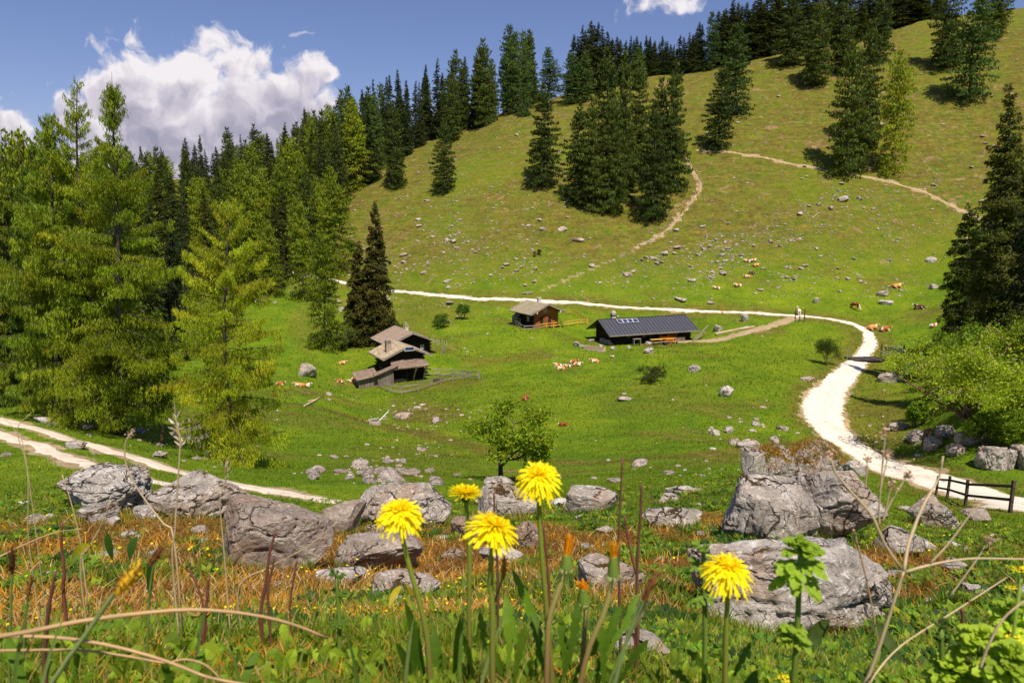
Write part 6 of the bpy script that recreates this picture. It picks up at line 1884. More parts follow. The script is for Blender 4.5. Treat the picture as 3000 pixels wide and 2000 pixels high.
# small herb leaves
def herbs(name, label, n, r0, r1, seed, hue, size, mossw=-.5, sel=None, lift=.03, var_=.3):
    x, y, z, r, g = lp(n, r0, r1, seed=seed)
    _, _, ms, _ = fields(x, y, z); cl = fbm2(x, y, 1.1, 3, .5, seed * .1)
    k = (cl > -.05 + .5 * ms) if sel is None else sel(x, y, z, r, g)
    x, y, z, r = x[k], y[k], z[k], r[k]; n = len(x)
    nl = 5
    a = (np.arange(nl)[None, :] * 1.257 + g.uniform(0, 6.28, n)[:, None]); s_ = size * np.clip(r / 1.2, .7, 4.0)[:, None] * g.uniform(.6, 1.3, (n, 1))
    el = g.uniform(.1, .9, (n, nl))
    d = np.stack([np.cos(a) * np.cos(el), np.sin(a) * np.cos(el), np.sin(el)], -1)
    c = np.stack([x, y, z], 1)[:, None, :] + d * (s_ * .55)[..., None]; c[..., 2] += (lift * np.clip(r / 1.5, .7, 2)[:, None] * g.random((n, 1)))
    d = d.reshape(-1, 3); c = c.reshape(-1, 3); sd_ = unit(np.cross(d, np.tile([0, 0, 1.0], (len(d), 1)) + g.normal(0, .3, (len(d), 3))))
    V, Fq = leaf_quads(c, d, sd_, np.repeat(s_, nl, 1).ravel(), np.repeat(s_, nl, 1).ravel() * .52)
    col = np.repeat(var(g, n, hue, var_, .15), nl, 0); col = np.clip(col * g.uniform(.85, 1.15, (len(col), 1)), .003, .9)
    o = mesh_np(name, V, Fq, M_LEAF, colors=np.repeat(col, 4, 0)); tag(o, label, 'herbs', None, 'stuff'); return o


herbs('low_herbs', 'low green herbs and clover leaves growing through the near grass', 34000, .6, 15, 51, (.12, .20, .014), .015)
herbs('shade_herbs', 'round leaves painted dark green as the shade in the gaps of the near grass', 16000, .6, 12, 53, (.035, .085, .010), .017)  # dark leaf colour imitates the shadow gaps low in the grass
herbs('bright_herbs', 'brighter yellow-green herb leaves scattered on the near slope', 12000, .6, 14, 52, (.25, .31, .018), .015)
# yellow flowers dotted on the slope
x, y, z, r, g = lp(1100, 1.6, 34, seed=61); k = fbm2(x, y, .5, 3, .5, 8.8) > .12; x, y, z, r = x[k], y[k], z[k], r[k]; n = len(x)
d = unit(np.stack([g.normal(0, 1, n), g.normal(0, 1, n), g.normal(0, .25, n)], 1)); sdv = unit(np.cross(d, np.stack([g.normal(0, .2, n), -.5 + g.normal(0, .2, n), np.ones(n)], 1)))
V, Fq = leaf_quads(np.stack([x, y, z + .05 * np.clip(r / 2, .8, 3)], 1), d, sdv, .007 * np.clip(r / 1.5, .8, 4.5), .006 * np.clip(r / 1.5, .8, 4.5))
o = mesh_np('yellow_flowers', V, Fq, M_PETAL, colors=np.repeat(var(g, n, (.75, .60, .01), .15, .03), 4, 0)); tag(o, 'tiny yellow flowers dotted through the near meadow', 'flowers', None, 'stuff')

# middle distance tufts
x, y, z, r, g = lp(210000, 13, 240, 41, seed=71)
di, dy, ms, lu = fields(x, y, z); k = g.random(len(x)) > di * 1.4; x, y, z, r, dy, lu = x[k], y[k], z[k], r[k], dy[k], lu[k]; n = len(x)
cl = fbm2(x, y, .35, 4, .55, 2.2)
k = (g.random(n) < .75 + cl); x, y, z, r, dy, cl = x[k], y[k], z[k], r[k], dy[k], cl[k]; n = len(x)
gr = np.array([[.125, .185, .008]]) * (1 - dy)[:, None] + np.array([[.17, .155, .022]]) * dy[:, None]
col = gr * g.uniform(.65, 1.3, (n, 1)) * np.clip(1 + cl * .5, .7, 1.3)[:, None]; col[:, 0] *= 1 + g.normal(0, .18, n); col = np.clip(col, .004, .9)
V, Fc, Cc = blades(x, y, z - .02, (.06 + .08 * g.random(n)) * np.clip(r / 30, .8, 2.2), .022 * np.clip(r / 18, .8, 5.5), col, .9, 2, seed=72)
o = mesh_np('meadow_tufts', V, Fc, M_GRASS, colors=Cc); tag(o, 'tufts of lush green grass covering the meadow basin', 'grass', None, 'stuff')
# ------------------------------------------------------------------ foreground plants, each a thing of its own
FG = np.random.default_rng(99)


def colmesh(mb, name, mat, parent, color, jitter=.08, smooth=True, grad=None):
    V = np.vstack(mb.V); C = np.tile(np.array(color, float), (len(V), 1)) * (1 + FG.normal(0, jitter, (len(V), 1)))
    if grad is not None:
        z = V[:, 2]; t = ((z - z.min()) / (z.max() - z.min() + 1e-6))[:, None]; C = C * (1 - t) + np.array(grad) * t
    me = bpy.data.meshes.new(name); me.from_pydata(V.tolist(), [], mb.F)
    if smooth: me.polygons.foreach_set('use_smooth', np.ones(len(me.polygons), bool))
    ca = me.color_attributes.new('Col', 'FLOAT_COLOR', 'POINT'); c4 = np.ones((len(V), 4), np.float32); c4[:, :3] = np.clip(C, .002, 1); ca.data.foreach_set('color', c4.ravel())
    me.materials.append(mat)
    o = bpy.data.objects.new(name, me); COL.objects.link(o)
    if parent is not None: o.parent = parent
    return o


def strap(mb, pts, width, curl=.0, prof=None, up=None):
    """thin two-sided blade along pts"""
    pts = np.array(pts, float); n = len(pts); T = np.gradient(pts, axis=0); T /= np.linalg.norm(T, axis=1)[:, None] + 1e-9
    u_ = np.array(up if up is not None else (0, -1, .3), float); S = np.cross(T, u_); S /= np.linalg.norm(S, axis=1)[:, None] + 1e-9
    N = np.cross(S, T)
    t = np.linspace(0, 1, n); w = width * (prof(t) if prof else np.sin(np.pi * np.clip(t * .92 + .06, 0, 1)) ** .7) / 2
    V = []
    for i in range(n):
        V += [pts[i] - S[i] * w[i] + N[i] * w[i] * curl, pts[i], pts[i] + S[i] * w[i] + N[i] * w[i] * curl]
    Fs = []
    for i in range(n - 1):
        a = i * 3
        Fs += [(a, a + 1, a + 4, a + 3), (a + 1, a + 2, a + 5, a + 4)]
    mb.add(V, Fs)


def ray_pts(pix, D):
    """points at pixels, at distances D (number or list)"""
    D = [D] * len(pix) if not hasattr(D, '__len__') else D
    return [at_dist(u, v, d) for (u, v), d in zip(pix, D)]


def smooth_pts(P_, n=14):
    P_ = np.array([tuple(p) for p in P_]); q = [2 * P_[0] - P_[1]] + list(P_) + [2 * P_[-1] - P_[-2]]; out = []
    m = len(P_) - 1
    for i in range(1, m + 1):
        p0, p1, p2, p3 = q[i - 1], q[i], q[i + 1], q[i + 2]; kk = max(2, n // m)
        for k in range(kk):
            t = k / kk; out.append(.5 * ((2 * p1) + (-p0 + p2) * t + (2 * p0 - 5 * p1 + 4 * p2 - p3) * t * t + (-p0 + 3 * p1 - 3 * p2 + p3) * t ** 3))
    out.append(P_[-1]); return np.array(out)


def to_ground(u, v, D):
    """foot of a plant: straight down from the pixel at distance D to the soil"""
    p = at_dist(u, v, D); p.z = ground(p.x, p.y) - .01; return p


def dandelion(label, head, width, stem, D, seed, tilt=(0, 0), droop=.25, show_cup=False):
    g = np.random.default_rng(seed)
    hp = at_dist(head[0], head[1], D); rad = width / 2 / F * D * 1.0
    foot = at_dist(stem[-1][0], stem[-1][1], D); gz = ground(foot.x, foot.y)
    root = thing('dandelion', label, 'flower', (foot.x, foot.y, min(gz, foot.z)), 0, 'open dandelions')
    o = Vector(root.location)
    # stem
    pts = [hp - Vector((0, 0, rad * .42))] + [at_dist(u, v, D) for u, v in stem]
    if pts[-1].z > gz: pts.append(Vector((foot.x, foot.y, gz - .01)))
    sp_pts = smooth_pts([p - o for p in pts], 16)[::-1]
    mb = MB(); mb.tube(sp_pts, np.linspace(.0030, .0022, len(sp_pts)), 8)
    colmesh(mb, 'stem', M_STALK, root, (.20, .14, .05), .05, True, (.23, .32, .03))
    # ray florets: strap petals in whorls, with toothed ends
    mb = MB(); c0 = np.array(hp - o)
    rx, ry = Matrix.Rotation(tilt[0], 3, 'X'), Matrix.Rotation(tilt[1], 3, 'Y'); Rm = np.array(rx @ ry)
    cols = []
    for ring, (n, le, el0) in enumerate(((42, 1.0, -.14), (42, .97, .05), (38, .90, .26), (32, .78, .42), (28, .60, .60), (20, .40, .85))):
        for k in range(n):
            a = (k + g.uniform(-.35, .35)) / n * 6.283 + ring * .4; L = rad * le * g.uniform(.86, 1.08); el = el0 + g.normal(0, .09)
            dr = droop * g.uniform(.6, 1.5) * (1.2 - ring * .18)
            t = np.linspace(0, 1, 6); hx = np.cos(el) * L * t; hz = np.sin(el) * L * t - dr * L * t ** 2.2
            p = np.stack([np.cos(a) * hx, np.sin(a) * hx, hz], 1) @ Rm.T + c0
            w = rad * .088 * g.uniform(.85, 1.15)
            n0 = mb.n; strap(mb, p, w, .25, lambda t: np.clip(.45 + t * 1.2, 0, 1) * (1 - .25 * (t > .95)), up=Rm @ np.array([0.0, 0, 1]) + np.array([.01, .02, 0]))
            tone = g.uniform(.88, 1.06)
            cols += [(np.array([.90, .76, .003]) * tone * (1 if ring < 3 else .97)).tolist()] * (mb.n - n0)
    # crown of curled florets in the middle
    for k in range(70):
        a = g.uniform(0, 6.28); r_ = rad * .40 * math.sqrt(g.random()); L = rad * g.uniform(.12, .24)
        t = np.linspace(0, 1, 4); b_ = g.uniform(0, 6.28)
        p = np.stack([np.cos(a) * r_ + np.cos(b_) * L * .5 * t ** 2, np.sin(a) * r_ + np.sin(b_) * L * .5 * t ** 2, rad * .22 + L * t * .9], 1) @ Rm.T + c0
        n0 = mb.n; strap(mb, p, rad * .05, .3, lambda t: np.clip(1 - t * .5, 0, 1), up=(math.cos(b_), math.sin(b_), .2)); cols += [(np.array([.93, .66, .003]) * g.uniform(.8, 1.1)).tolist()] * (mb.n - n0)
    V = np.vstack(mb.V); me = bpy.data.meshes.new('petals'); me.from_pydata(V.tolist(), [], mb.F)
    ca = me.color_attributes.new('Col', 'FLOAT_COLOR', 'POINT'); c4 = np.ones((len(V), 4), np.float32); c4[:, :3] = cols; ca.data.foreach_set('color', c4.ravel())
    me.materials.append(M_PETAL); ob = bpy.data.objects.new('petals', me); COL.objects.link(ob); ob.parent = root
    # involucre: green cup and bent back bracts
    mb = MB(); ax = Rm @ np.array([0, 0, 1.0])
    mb.tube([c0 - ax * rad * .50, c0 - ax * rad * .42, c0 - ax * rad * .2, c0 + ax * rad * .02], [rad * .08, rad * .2, rad * .24, rad * .22], 12)
    for k in range(22):
        a = k / 22 * 6.283 + g.normal(0, .06); low = k % 2
        t = np.linspace(0, 1, 5); L = rad * g.uniform(.30, .42)
        if low: hx = rad * .16 + L * .55 * np.sin(t * 2.2); hz = -rad * .38 - L * .8 * t ** 1.6
        else: hx = rad * .23 + 0 * t + L * .15 * t; hz = -rad * .32 + L * 1.1 * t
        p = np.stack([np.cos(a) * hx, np.sin(a) * hx, hz], 1) @ Rm.T + c0; strap(mb, p, rad * .085, .2, lambda t: 1 - t * .8, up=(math.cos(a), math.sin(a), .1))
    colmesh(mb, 'involucre', M_STALK, root, (.13, .19, .04), .12, True)
    return root


def bud(label, tip, mid, base, stem, D, seed, wpx, petals=True, group='closing dandelion buds'):
    g = np.random.default_rng(seed); a = at_dist(*tip, D); b = at_dist(*base, D); m = at_dist(*mid, D)
    foot = at_dist(stem[-1][0], stem[-1][1], D); gz = ground(foot.x, foot.y)
    root = thing('dandelion_bud', label, 'flower bud', (foot.x, foot.y, min(gz, foot.z)), 0, group); o = Vector(root.location); r = wpx / 2 / F * D
    pts = [b - o] + [at_dist(u, v, D) - o for u, v in stem] + ([Vector((foot.x, foot.y, gz - .01)) - o] if foot.z > gz else [])
    s = smooth_pts(pts, 14)[::-1]; mb = MB(); mb.tube(s, np.linspace(.0030, .0024, len(s)), 8); colmesh(mb, 'stem', M_STALK, root, (.22, .08, .05), .05, True, (.42, .38, .12))
    ax = np.array(m - b); L = np.linalg.norm(ax); ax /= L; B0 = np.array(b - o)
    mb = MB(); mb.tube([B0 + ax * L * t for t in (-.05, .08, .4, .75, 1.02)], [r * .35, r * .85, r * .86, r * .74, r * .55], 12)
    e1 = np.cross(ax, (0, 1, 0)); e1 /= np.linalg.norm(e1); e2 = np.cross(ax, e1)
    for k in range(16):
        an = k / 16 * 6.283; d = e1 * math.cos(an) + e2 * math.sin(an); t = np.linspace(0, 1, 5)
        p = B0 + d * (r * (.95 - .25 * t))[:, None] + ax * (L * t * 1.08)[:, None]; strap(mb, p, r * .36, .2, lambda t: 1 - t * .7, up=d)
    colmesh(mb, 'involucre', M_STALK, root, (.20, .29, .05), .1)
    mb = MB()
    for k in range(26):
        an = g.uniform(0, 6.28); d = e1 * math.cos(an) + e2 * math.sin(an); t = np.linspace(0, 1, 6); Lb = L * g.uniform(.25, .42)
        p = B0 - ax * L * .02 + d * (r * .7 + Lb * .9 * np.sin(t * 2.6) * .8)[:, None] - ax * (Lb * 1.0 * t)[:, None] ; strap(mb, p, r * .30, .3, lambda t: 1 - t * .6, up=d + ax * .3)
    colmesh(mb, 'outer_bracts', M_STALK, root, (.22, .26, .08), .14)
    if petals:
        mb = MB(); Lp = np.linalg.norm(np.array(a - m)); M0 = np.array(m - o); dd = np.array(a - m) / Lp
        for k in range(46):
            d = e1 * g.normal(0, .5) + e2 * g.normal(0, .5); t = np.linspace(0, 1, 4)
            p = M0 - dd * L * .12 + d * (r * .55) + dd * (Lp * g.uniform(.55, 1.1) * t)[:, None] + d * (r * .45 * t ** 2)[:, None]; strap(mb, p, r * .26, .3, lambda t: 1 - .35 * t, up=d + np.array([.01, 0, 0]))
        colmesh(mb, 'petals', M_PETAL, root, (.80, .36, .010), .28)
    return root


dandelion('tallest dandelion, biggest yellow head above the others', (1577, 1392), 150, [(1580, 1500), (1588, 1640), (1600, 1770), (1612, 1930), (1622, 2060)], .62, 1, (.32, .0), .42)
dandelion('leftmost open dandelion, domed yellow head on a stem leaning right', (1172, 1496), 156, [(1180, 1580), (1205, 1680), (1228, 1760), (1250, 1860), (1262, 2010)], .60, 2, (.22, .04), .40)
dandelion('small open dandelion with its green cup showing, behind the middle one', (1364, 1444), 112, [(1373, 1560), (1376, 1650), (1374, 1780), (1375, 1900), (1378, 2050)], .68, 3, (-.18, .05), -.05)
dandelion('middle open dandelion with drooping right petals, lower than the small one', (1446, 1542), 176, [(1440, 1620), (1437, 1700), (1443, 1790), (1442, 1900), (1444, 2050)], .56, 4, (-.05, .30), .26)
dandelion('rightmost open dandelion in front of the largest cracked boulder', (2135, 1662), 168, [(2132, 1740), (2127, 1850), (2124, 1990), (2122, 2090)], .57, 5, (.15, .08), .45)
bud('closing bud with an orange tuft, left of the two straight buds', (1668, 1562), (1662, 1622), (1660, 1660), [(1645, 1705), (1625, 1760), (1608, 1820), (1602, 1930), (1600, 2050)], .60, 11, 40)
bud('closing bud with a yellow tuft, right of the two, on a pale leaning stem', (1797, 1580), (1797, 1630), (1797, 1680), [(1790, 1720), (1768, 1800), (1728, 1890), (1700, 2000), (1690, 2060)], .60, 12, 38)
bud('low half open green bud with one bent yellow petal between the leaves', (1700, 1698), (1712, 1722), (1712, 1760), [(1716, 1800), (1712, 1860), (1705, 1960)], .66, 13, 42, True)


def jag(t):
    """toothed dandelion leaf outline, widening towards the tip"""
    env = np.clip(.22 + t * 1.05, 0, 1) * np.clip((1.0 - t) * 5, 0, 1) ** .6
    return env * (.55 + .45 * np.abs(((t * 6.5) % 1.0) * 2 - 1) ** .7)


def leaf(mb, base, tip, w, bend=.12, sidebend=0.0, toothed=True, roll=0):
    b = np.array(base); t_ = np.array(tip); t = np.linspace(0, 1, 27); L = np.linalg.norm(t_ - b)
    p = b + (t_ - b) * t[:, None] + np.array([sidebend, 0, 0]) * (np.sin(t * math.pi) * L)[:, None] + np.array([0, -.3, 1.0]) * (np.sin(t * math.pi) * L * bend)[:, None]
    p[:, 2] += np.sin(t * 19 + roll) * L * .006
    strap(mb, p, w, .22, jag if toothed else (lambda t: np.sin(np.pi * np.clip(t, .02, .985)) ** .75), up=(math.sin(roll) * .6, -1, .45))


def leaf_px(mb, a, b, D, wpx, Db=None, **kw):
    leaf(mb, at_dist(*a, D), at_dist(*b, Db or D), wpx * .62 / F * D, **kw)


# dandelion rosettes
def rosette(label, lst, D, color, name='dandelion_leaves', cat='leaves', group=None, mat=M_LEAF):
    f = at_dist(lst[0][0][0], lst[0][0][1], D); root_loc = Vector((f.x, f.y, ground(f.x, f.y)))
    r = thing(name, label, cat, root_loc, 0, group); 
    for (a, b, w, *kw) in lst:
        mb = MB(); k = kw[0] if kw else {}; dz = FG.uniform(-.03, .03)
        leaf_px(mb, a, b, D + dz, w, D + dz + FG.uniform(-.04, .04), **k); mb.V = [v - np.array(root_loc) for v in mb.V]
        colmesh(mb, 'leaf', mat, r, np.array(color) * FG.uniform(.8, 1.2), .05)
    return r


G1 = (.10, .19, .014); G2 = (.16, .26, .018); G3 = (.24, .34, .025)
T0 = {'toothed': False}
rosette('dark toothed leaves rising behind the stem of the tallest dandelion', [((1590, 1990), (1500, 1665), 62, {'sidebend': .06, 'bend': .02}), ((1560, 2010), (1480, 1740), 60, {'sidebend': -.05}), ((1600, 2010), (1560, 1790), 70, {}), ((1640, 2020), (1690, 1760), 66, {'sidebend': .05}), ((1500, 2030), (1420, 1880), 60, {}), ((1660, 2020), (1780, 1860), 58, {})], .66, G1)
rosette('broad smooth leaves at the foot of the leftmost open dandelion', [((1250, 2020), (1185, 1755), 46, T0), ((1290, 2030), (1270, 1830), 58, T0), ((1220, 2030), (1160, 1880), 42, T0), ((1330, 2030), (1350, 1800), 34, T0), ((1200, 2060), (1220, 1820), 60, T0)], .64, G1)
rosette('upright leaves below the middle open dandelion', [((1440, 2030), (1405, 1790), 52, {}), ((1480, 2040), (1478, 1780), 56, {'sidebend': .05}), ((1400, 2040), (1350, 1850), 44, {}), ((1500, 2040), (1540, 1830), 60, {}), ((1380, 2050), (1300, 1960), 44, {})], .60, G2)
rosette('long toothed leaves round the two closing buds', [((1700, 2030), (1870, 1735), 48, {'sidebend': .08}), ((1730, 2040), (1820, 1770), 60, {}), ((1660, 2050), (1640, 1800), 56, {}), ((1790, 2050), (1900, 1870), 46, {}), ((1770, 2050), (1760, 1830), 60, {}), ((1560, 2050), (1590, 1850), 52, {})], .66, G1)
rosette('dark leaves at the foot of the rightmost dandelion', [((2120, 2050), (2200, 1880), 46, {}), ((2100, 2050), (2010, 1900), 46, {}), ((2160, 2060), (2230, 1960), 60, T0), ((2060, 2060), (1960, 1960), 50, {})], .66, G1)
rosette('dark bent leaves right of the tall leafy stem', [((2350, 1900), (2430, 1815), 70, T0), ((2540, 1815), (2640, 1940), 60, T0), ((2350, 1850), (2400, 1890), 70, T0)], .72, (.05, .085, .012))
rosette('low green leaves in the bottom left corner', [((90, 2050), (20, 1850), 60, T0), ((520, 2060), (470, 1900), 42, T0), ((560, 2050), (600, 1890), 44, T0), ((700, 2060), (760, 1900), 50, T0)], .60, G1)
rosette('broad leaves standing in the left herbs near the yellow leaf', [((330, 1640), (315, 1560), 42, T0), ((380, 1640), (400, 1570), 44, T0), ((440, 1760), (455, 1620), 40, T0)], 1.35, (.04, .10, .012))
rosette('single bright yellow leaf pair in the left foreground', [((262, 1595), (215, 1632), 44, T0), ((262, 1595), (300, 1612), 30, T0)], .8, (.42, .38, .02), 'yellow_leaf')
rosette('small yellowish leaf beside the leftmost open dandelion', [((1175, 1715), (1140, 1775), 34, T0), ((1180, 1715), (1215, 1745), 26, T0)], .7, (.40, .33, .02), 'yellow_leaf')


# many unnamed leaves along the lower edge: uncountable undergrowth in one sheet
g = np.random.default_rng(123); mb = MB(); cols = []
for k in range(5200):
    u = g.uniform(-80, 3080); D = .52 + 2.2 * g.random() ** 1.4
    v = g.uniform(1900, 2080) if D < .8 else g.uniform(1760, 2020)
    p = at_dist(u, v, D); z = ground(p.x, p.y); b = np.array([p.x, p.y, z])
    L = g.uniform(.010, .034) * (1 + .3 * D); a = g.uniform(0, 6.28)
    tip = b + np.array([math.cos(a) * L * .6, math.sin(a) * L * .4, L * g.uniform(.5, 1.1)])
    n0 = mb.n; t = np.linspace(0, 1, 5); pp = b + (tip - b) * t[:, None] + np.array([0, 0, .25 * L]) * np.sin(t * math.pi)[:, None]
    strap(mb, pp, L * g.uniform(.22, .5), .25, up=(g.normal(), g.normal(), .5))
    c = np.array(G2 if g.random() < .6 else G3) * g.uniform(.6, 1.3); cols += [c.tolist()] * (mb.n - n0)
V = np.vstack(mb.V); me = bpy.data.meshes.new('undergrowth'); me.from_pydata(V.tolist(), [], mb.F); ca = me.color_attributes.new('Col', 'FLOAT_COLOR', 'POINT'); c4 = np.ones((len(V), 4), np.float32); c4[:, :3] = cols; ca.data.foreach_set('color', c4.ravel()); me.materials.append(M_LEAF)
o = bpy.data.objects.new('undergrowth', me); COL.objects.link(o); tag(o, 'dense small green leaves growing along the bottom of the view', 'undergrowth', None, 'stuff')


# grass blades and dry stalks, single ones
def stalk(label, pix, D, r, color, name='dry_stalk', cat='stalk', group=None, head=None, grad=None, knots=0, foot=True):
    w = ray_pts(pix, D); base = w[-1].copy()
    if foot:
        gz = ground(base.x, base.y)
        if base.z > gz: w.append(Vector((base.x, base.y, gz - .01)))
    o = w[-1].copy(); pts = smooth_pts([p - o for p in w], 22)[::-1]
    root = thing(name, label, cat, o, 0, group)
    rad = np.linspace(r, r * .6, len(pts))
    if knots: rad = rad * (1 + .35 * (np.arange(len(pts)) % knots == 0))
    mb = MB(); mb.tube(pts, rad, 7); colmesh(mb, 'stem', M_STALK, root, color, .12, True, grad)
    if head:
        kind, L, wd, c = head; tip = pts[-1]; d = pts[-1] - pts[-3]; d /= np.linalg.norm(d)
        g = np.random.default_rng(len(label)); mb = MB()
        if kind == 'spike':
            mb.tube([tip - d * L * .9, tip - d * L * .6, tip - d * L * .25, tip + d * L * .1], [wd * .5, wd, wd * .9, wd * .2], 8)
            for k in range(60):
                s = g.uniform(-.9, .05); a = g.normal(0, 1, 3); a -= d * (a @ d); a /= np.linalg.norm(a); q = tip + d * L * s; strap(mb, [q + a * wd * .6, q + a * wd * 1.3 + d * L * .04, q + a * wd * 1.6 + d * L * .1], wd * .6, up=(g.normal(), g.normal(), .1))
        elif kind == 'seeds':
            for k in range(34):
                q = tip + g.normal(0, 1, 3) * wd - d * L * .3; e = unit(g.normal(0, 1, (1, 3)))[0]; strap(mb, [q - e * wd * .5, q, q + e * wd * .5], wd * .7, up=(g.normal(), g.normal(), .3))
        elif kind == 'tuft':
            for k in range(40):
                s = g.uniform(-1, .1); a = g.normal(0, 1, 3); q = tip + d * L * s; strap(mb, [q, q + a * wd * .6 + d * L * .12, q + a * wd + d * L * .2], wd * .5, up=(g.normal(), g.normal(), .1))
        colmesh(mb, 'seed_head', M_STALK, root, c, .2, False)
    return root


TAN = (.50, .33, .17); PALE = (.55, .42, .26); BRN = (.16, .075, .05); RED = (.20, .07, .05)
# the three arching dry stems at lower left
stalk('thick arching dry stem, topmost of the three bows at the lower left', [(960, 1868), (850, 1825), (720, 1797), (560, 1785), (400, 1797), (240, 1818), (90, 1848), (-60, 1872)], [.62, .6, .58, .56, .55, .54, .54, .54], .0022, TAN, group='arching dry stems', foot=False)
stalk('middle arching dry stem sagging to the bottom edge on its right', [(760, 2010), (620, 1985), (540, 1955), (440, 1920), (300, 1885), (150, 1865), (-60, 1862)], [.52, .52, .53, .54, .55, .56, .57], .0017, TAN, group='arching dry stems', foot=False)
stalk('lowest arching dry stem with an S bend at the lower left', [(650, 1990), (600, 1945), (540, 1930), (480, 1940), (380, 1922), (220, 1903), (-60, 1905)], [.56, .56, .56, .56, .56, .56, .56], .0012, TAN, group='arching dry stems', foot=False)
stalk('leaning dry stem bowing from the left edge towards the boulders', [(250, 1548), (160, 1560), (60, 1600), (-60, 1660)], [1.1, 1.05, 1.0, .95], .0014, TAN, foot=False)
# catkin-like sedge
stalk('blurred green sedge leaning right with a long yellow catkin', [(405, 1658), (380, 1690), (330, 1745), (250, 1860), (180, 1960), (140, 2060)], .44, .0022, (.22, .28, .10), 'sedge', 'sedge', None, ('spike', .030, .0032, (.70, .40, .03)))
for (lab, pix, D, hd) in [
        ('sedge with a dark brown spike at the far left', [(36, 1605), (34, 1700), (30, 1850), (28, 2000)], .62, (.10, .045, .02)),
        ('sedge with a brown spike just left of the centre-left grass stem', [(90, 1690), (80, 1760), (72, 1860), (66, 2020)], .75, (.28, .12, .04)),
        ('tall green sedge with a dark brown spike right of the yellow catkin', [(475, 1605), (455, 1640), (440, 1720), (433, 1850), (430, 2020)], .72, (.20, .07, .03)),
        ('sedge with an orange brown spike below the middle dandelion', [(1478, 1630), (1472, 1690), (1450, 1760), (1425, 1850), (1400, 2000)], .70, (.45, .20, .03)),
        ('brown spiked sedge leaning right near the buds', [(1925, 1680), (1895, 1740), (1860, 1820), (1800, 1960), (1770, 2050)], .55, (.22, .08, .03)),
        ('pale tufted grass head leaning right of the buds', [(1890, 1760), (1860, 1830), (1825, 1910), (1790, 2050)], .56, (.34, .26, .14))]:
    stalk(lab, pix, D, .0016, (.16, .24, .06), 'sedge', 'sedge', 'sedges in the foreground', ('spike', .030, .0024, hd))
for (lab, pix, D, r) in [
        ('dark red brown bare twig, tallest of those right of the buds', [(1824, 1338), (1818, 1450), (1812, 1600), (1815, 1760), (1818, 1850)], 1.0, .0024),
        ('knotty dark brown twig right of the tallest bare twig', [(1879, 1416), (1877, 1500), (1868, 1620), (1866, 1760), (1868, 1850)], .9, .0026),
        ('short red twig leaning between the two tall bare twigs', [(1830, 1510), (1840, 1580), (1858, 1660), (1866, 1720)], .95, .0022),
        ('brown twig standing behind the stem of the tallest dandelion', [(1590, 1530), (1600, 1620), (1608, 1720), (1608, 1790)], 1.0, .0026),
        ('short dark twig behind the small open dandelion', [(1447, 1445), (1449, 1500), (1455, 1600), (1458, 1700)], 1.0, .0022),
        ('forked brown twig in front of the biggest smooth boulder', [(808, 1555), (790, 1620), (780, 1700), (765, 1800)], .95, .0028),
        ('thin dark twig left of the forked one', [(805, 1630), (795, 1680), (785, 1740)], .95, .0022),
        ('red brown twig in the left moss', [(182, 1530), (180, 1600), (188, 1670), (186, 1740)], 1.1, .0030),
        ('black twig standing left of the yellow catkin', [(162, 1675), (150, 1740), (138, 1820), (130, 1960)], .62, .0024),
        ('thin reddish twig right of the biggest smooth boulder foot', [(870, 1640), (860, 1700), (850, 1780)], 1.0, .0020),
        ('thin twig leaning in the moss below the smooth boulder', [(550, 1662), (580, 1720), (600, 1800)], 1.0, .0022),
        ('upright brown twig with a fork in the moss', [(612, 1690), (606, 1760), (596, 1860)], .9, .0030),
        ('grey stick standing at the lower right', [(2818, 1780), (2822, 1850), (2832, 1950)], .8, .0026)]:
    stalk(lab, pix, D, r, BRN if 'dark' in lab or 'black' in lab else RED, 'bare_twig', 'twig', 'bare twigs', knots=4)
for (lab, pix, D, r, hd) in [
        ('tall dry grass stalk with a feathery head left of the lone larch foot', [(514, 1218), (520, 1250), (528, 1290), (522, 1400), (512, 1560), (505, 1650)], 1.0, .0016, ('tuft', .05, .006, (.55, .45, .33))),
        ('bent dry stalk crossing the wheel track with a hooked tip', [(388, 1265), (370, 1290), (366, 1340), (385, 1400), (430, 1470), (480, 1535), (510, 1580)], 1.05, .0016, ('seeds', .01, .004, (.45, .34, .24))),
        ('dry stalk in front of the broad grey boulder top', [(668, 1355), (662, 1400), (645, 1460), (648, 1530), (655, 1600)], 1.1, .0013, ('tuft', .03, .004, (.50, .38, .26))),
        ('hair thin dark stalk crossing the tracks at the far left', [(90, 1210), (50, 1260), (80, 1370), (82, 1500), (86, 1600)], 1.1, .0009, None),
        ('hair thin stalk leaning from the left tracks', [(5, 1218), (45, 1262), (78, 1360)], 1.1, .0007, None),
        ('straight pale dry stalk before the cracked whitish boulder', [(182, 1390), (205, 1460), (228, 1550), (240, 1620)], 1.2, .0013, None),
        ('pale dry stalk rising right of the whitish boulder', [(325, 1465), (295, 1540), (262, 1600), (235, 1660)], 1.1, .0013, None),
        ('long pale straw leaning across the smooth boulder', [(985, 1530), (900, 1600), (790, 1660), (700, 1720)], 1.1, .0011, None)]:
    stalk(lab, pix, D, r, PALE, 'dry_stalk', 'stalk', None, hd)

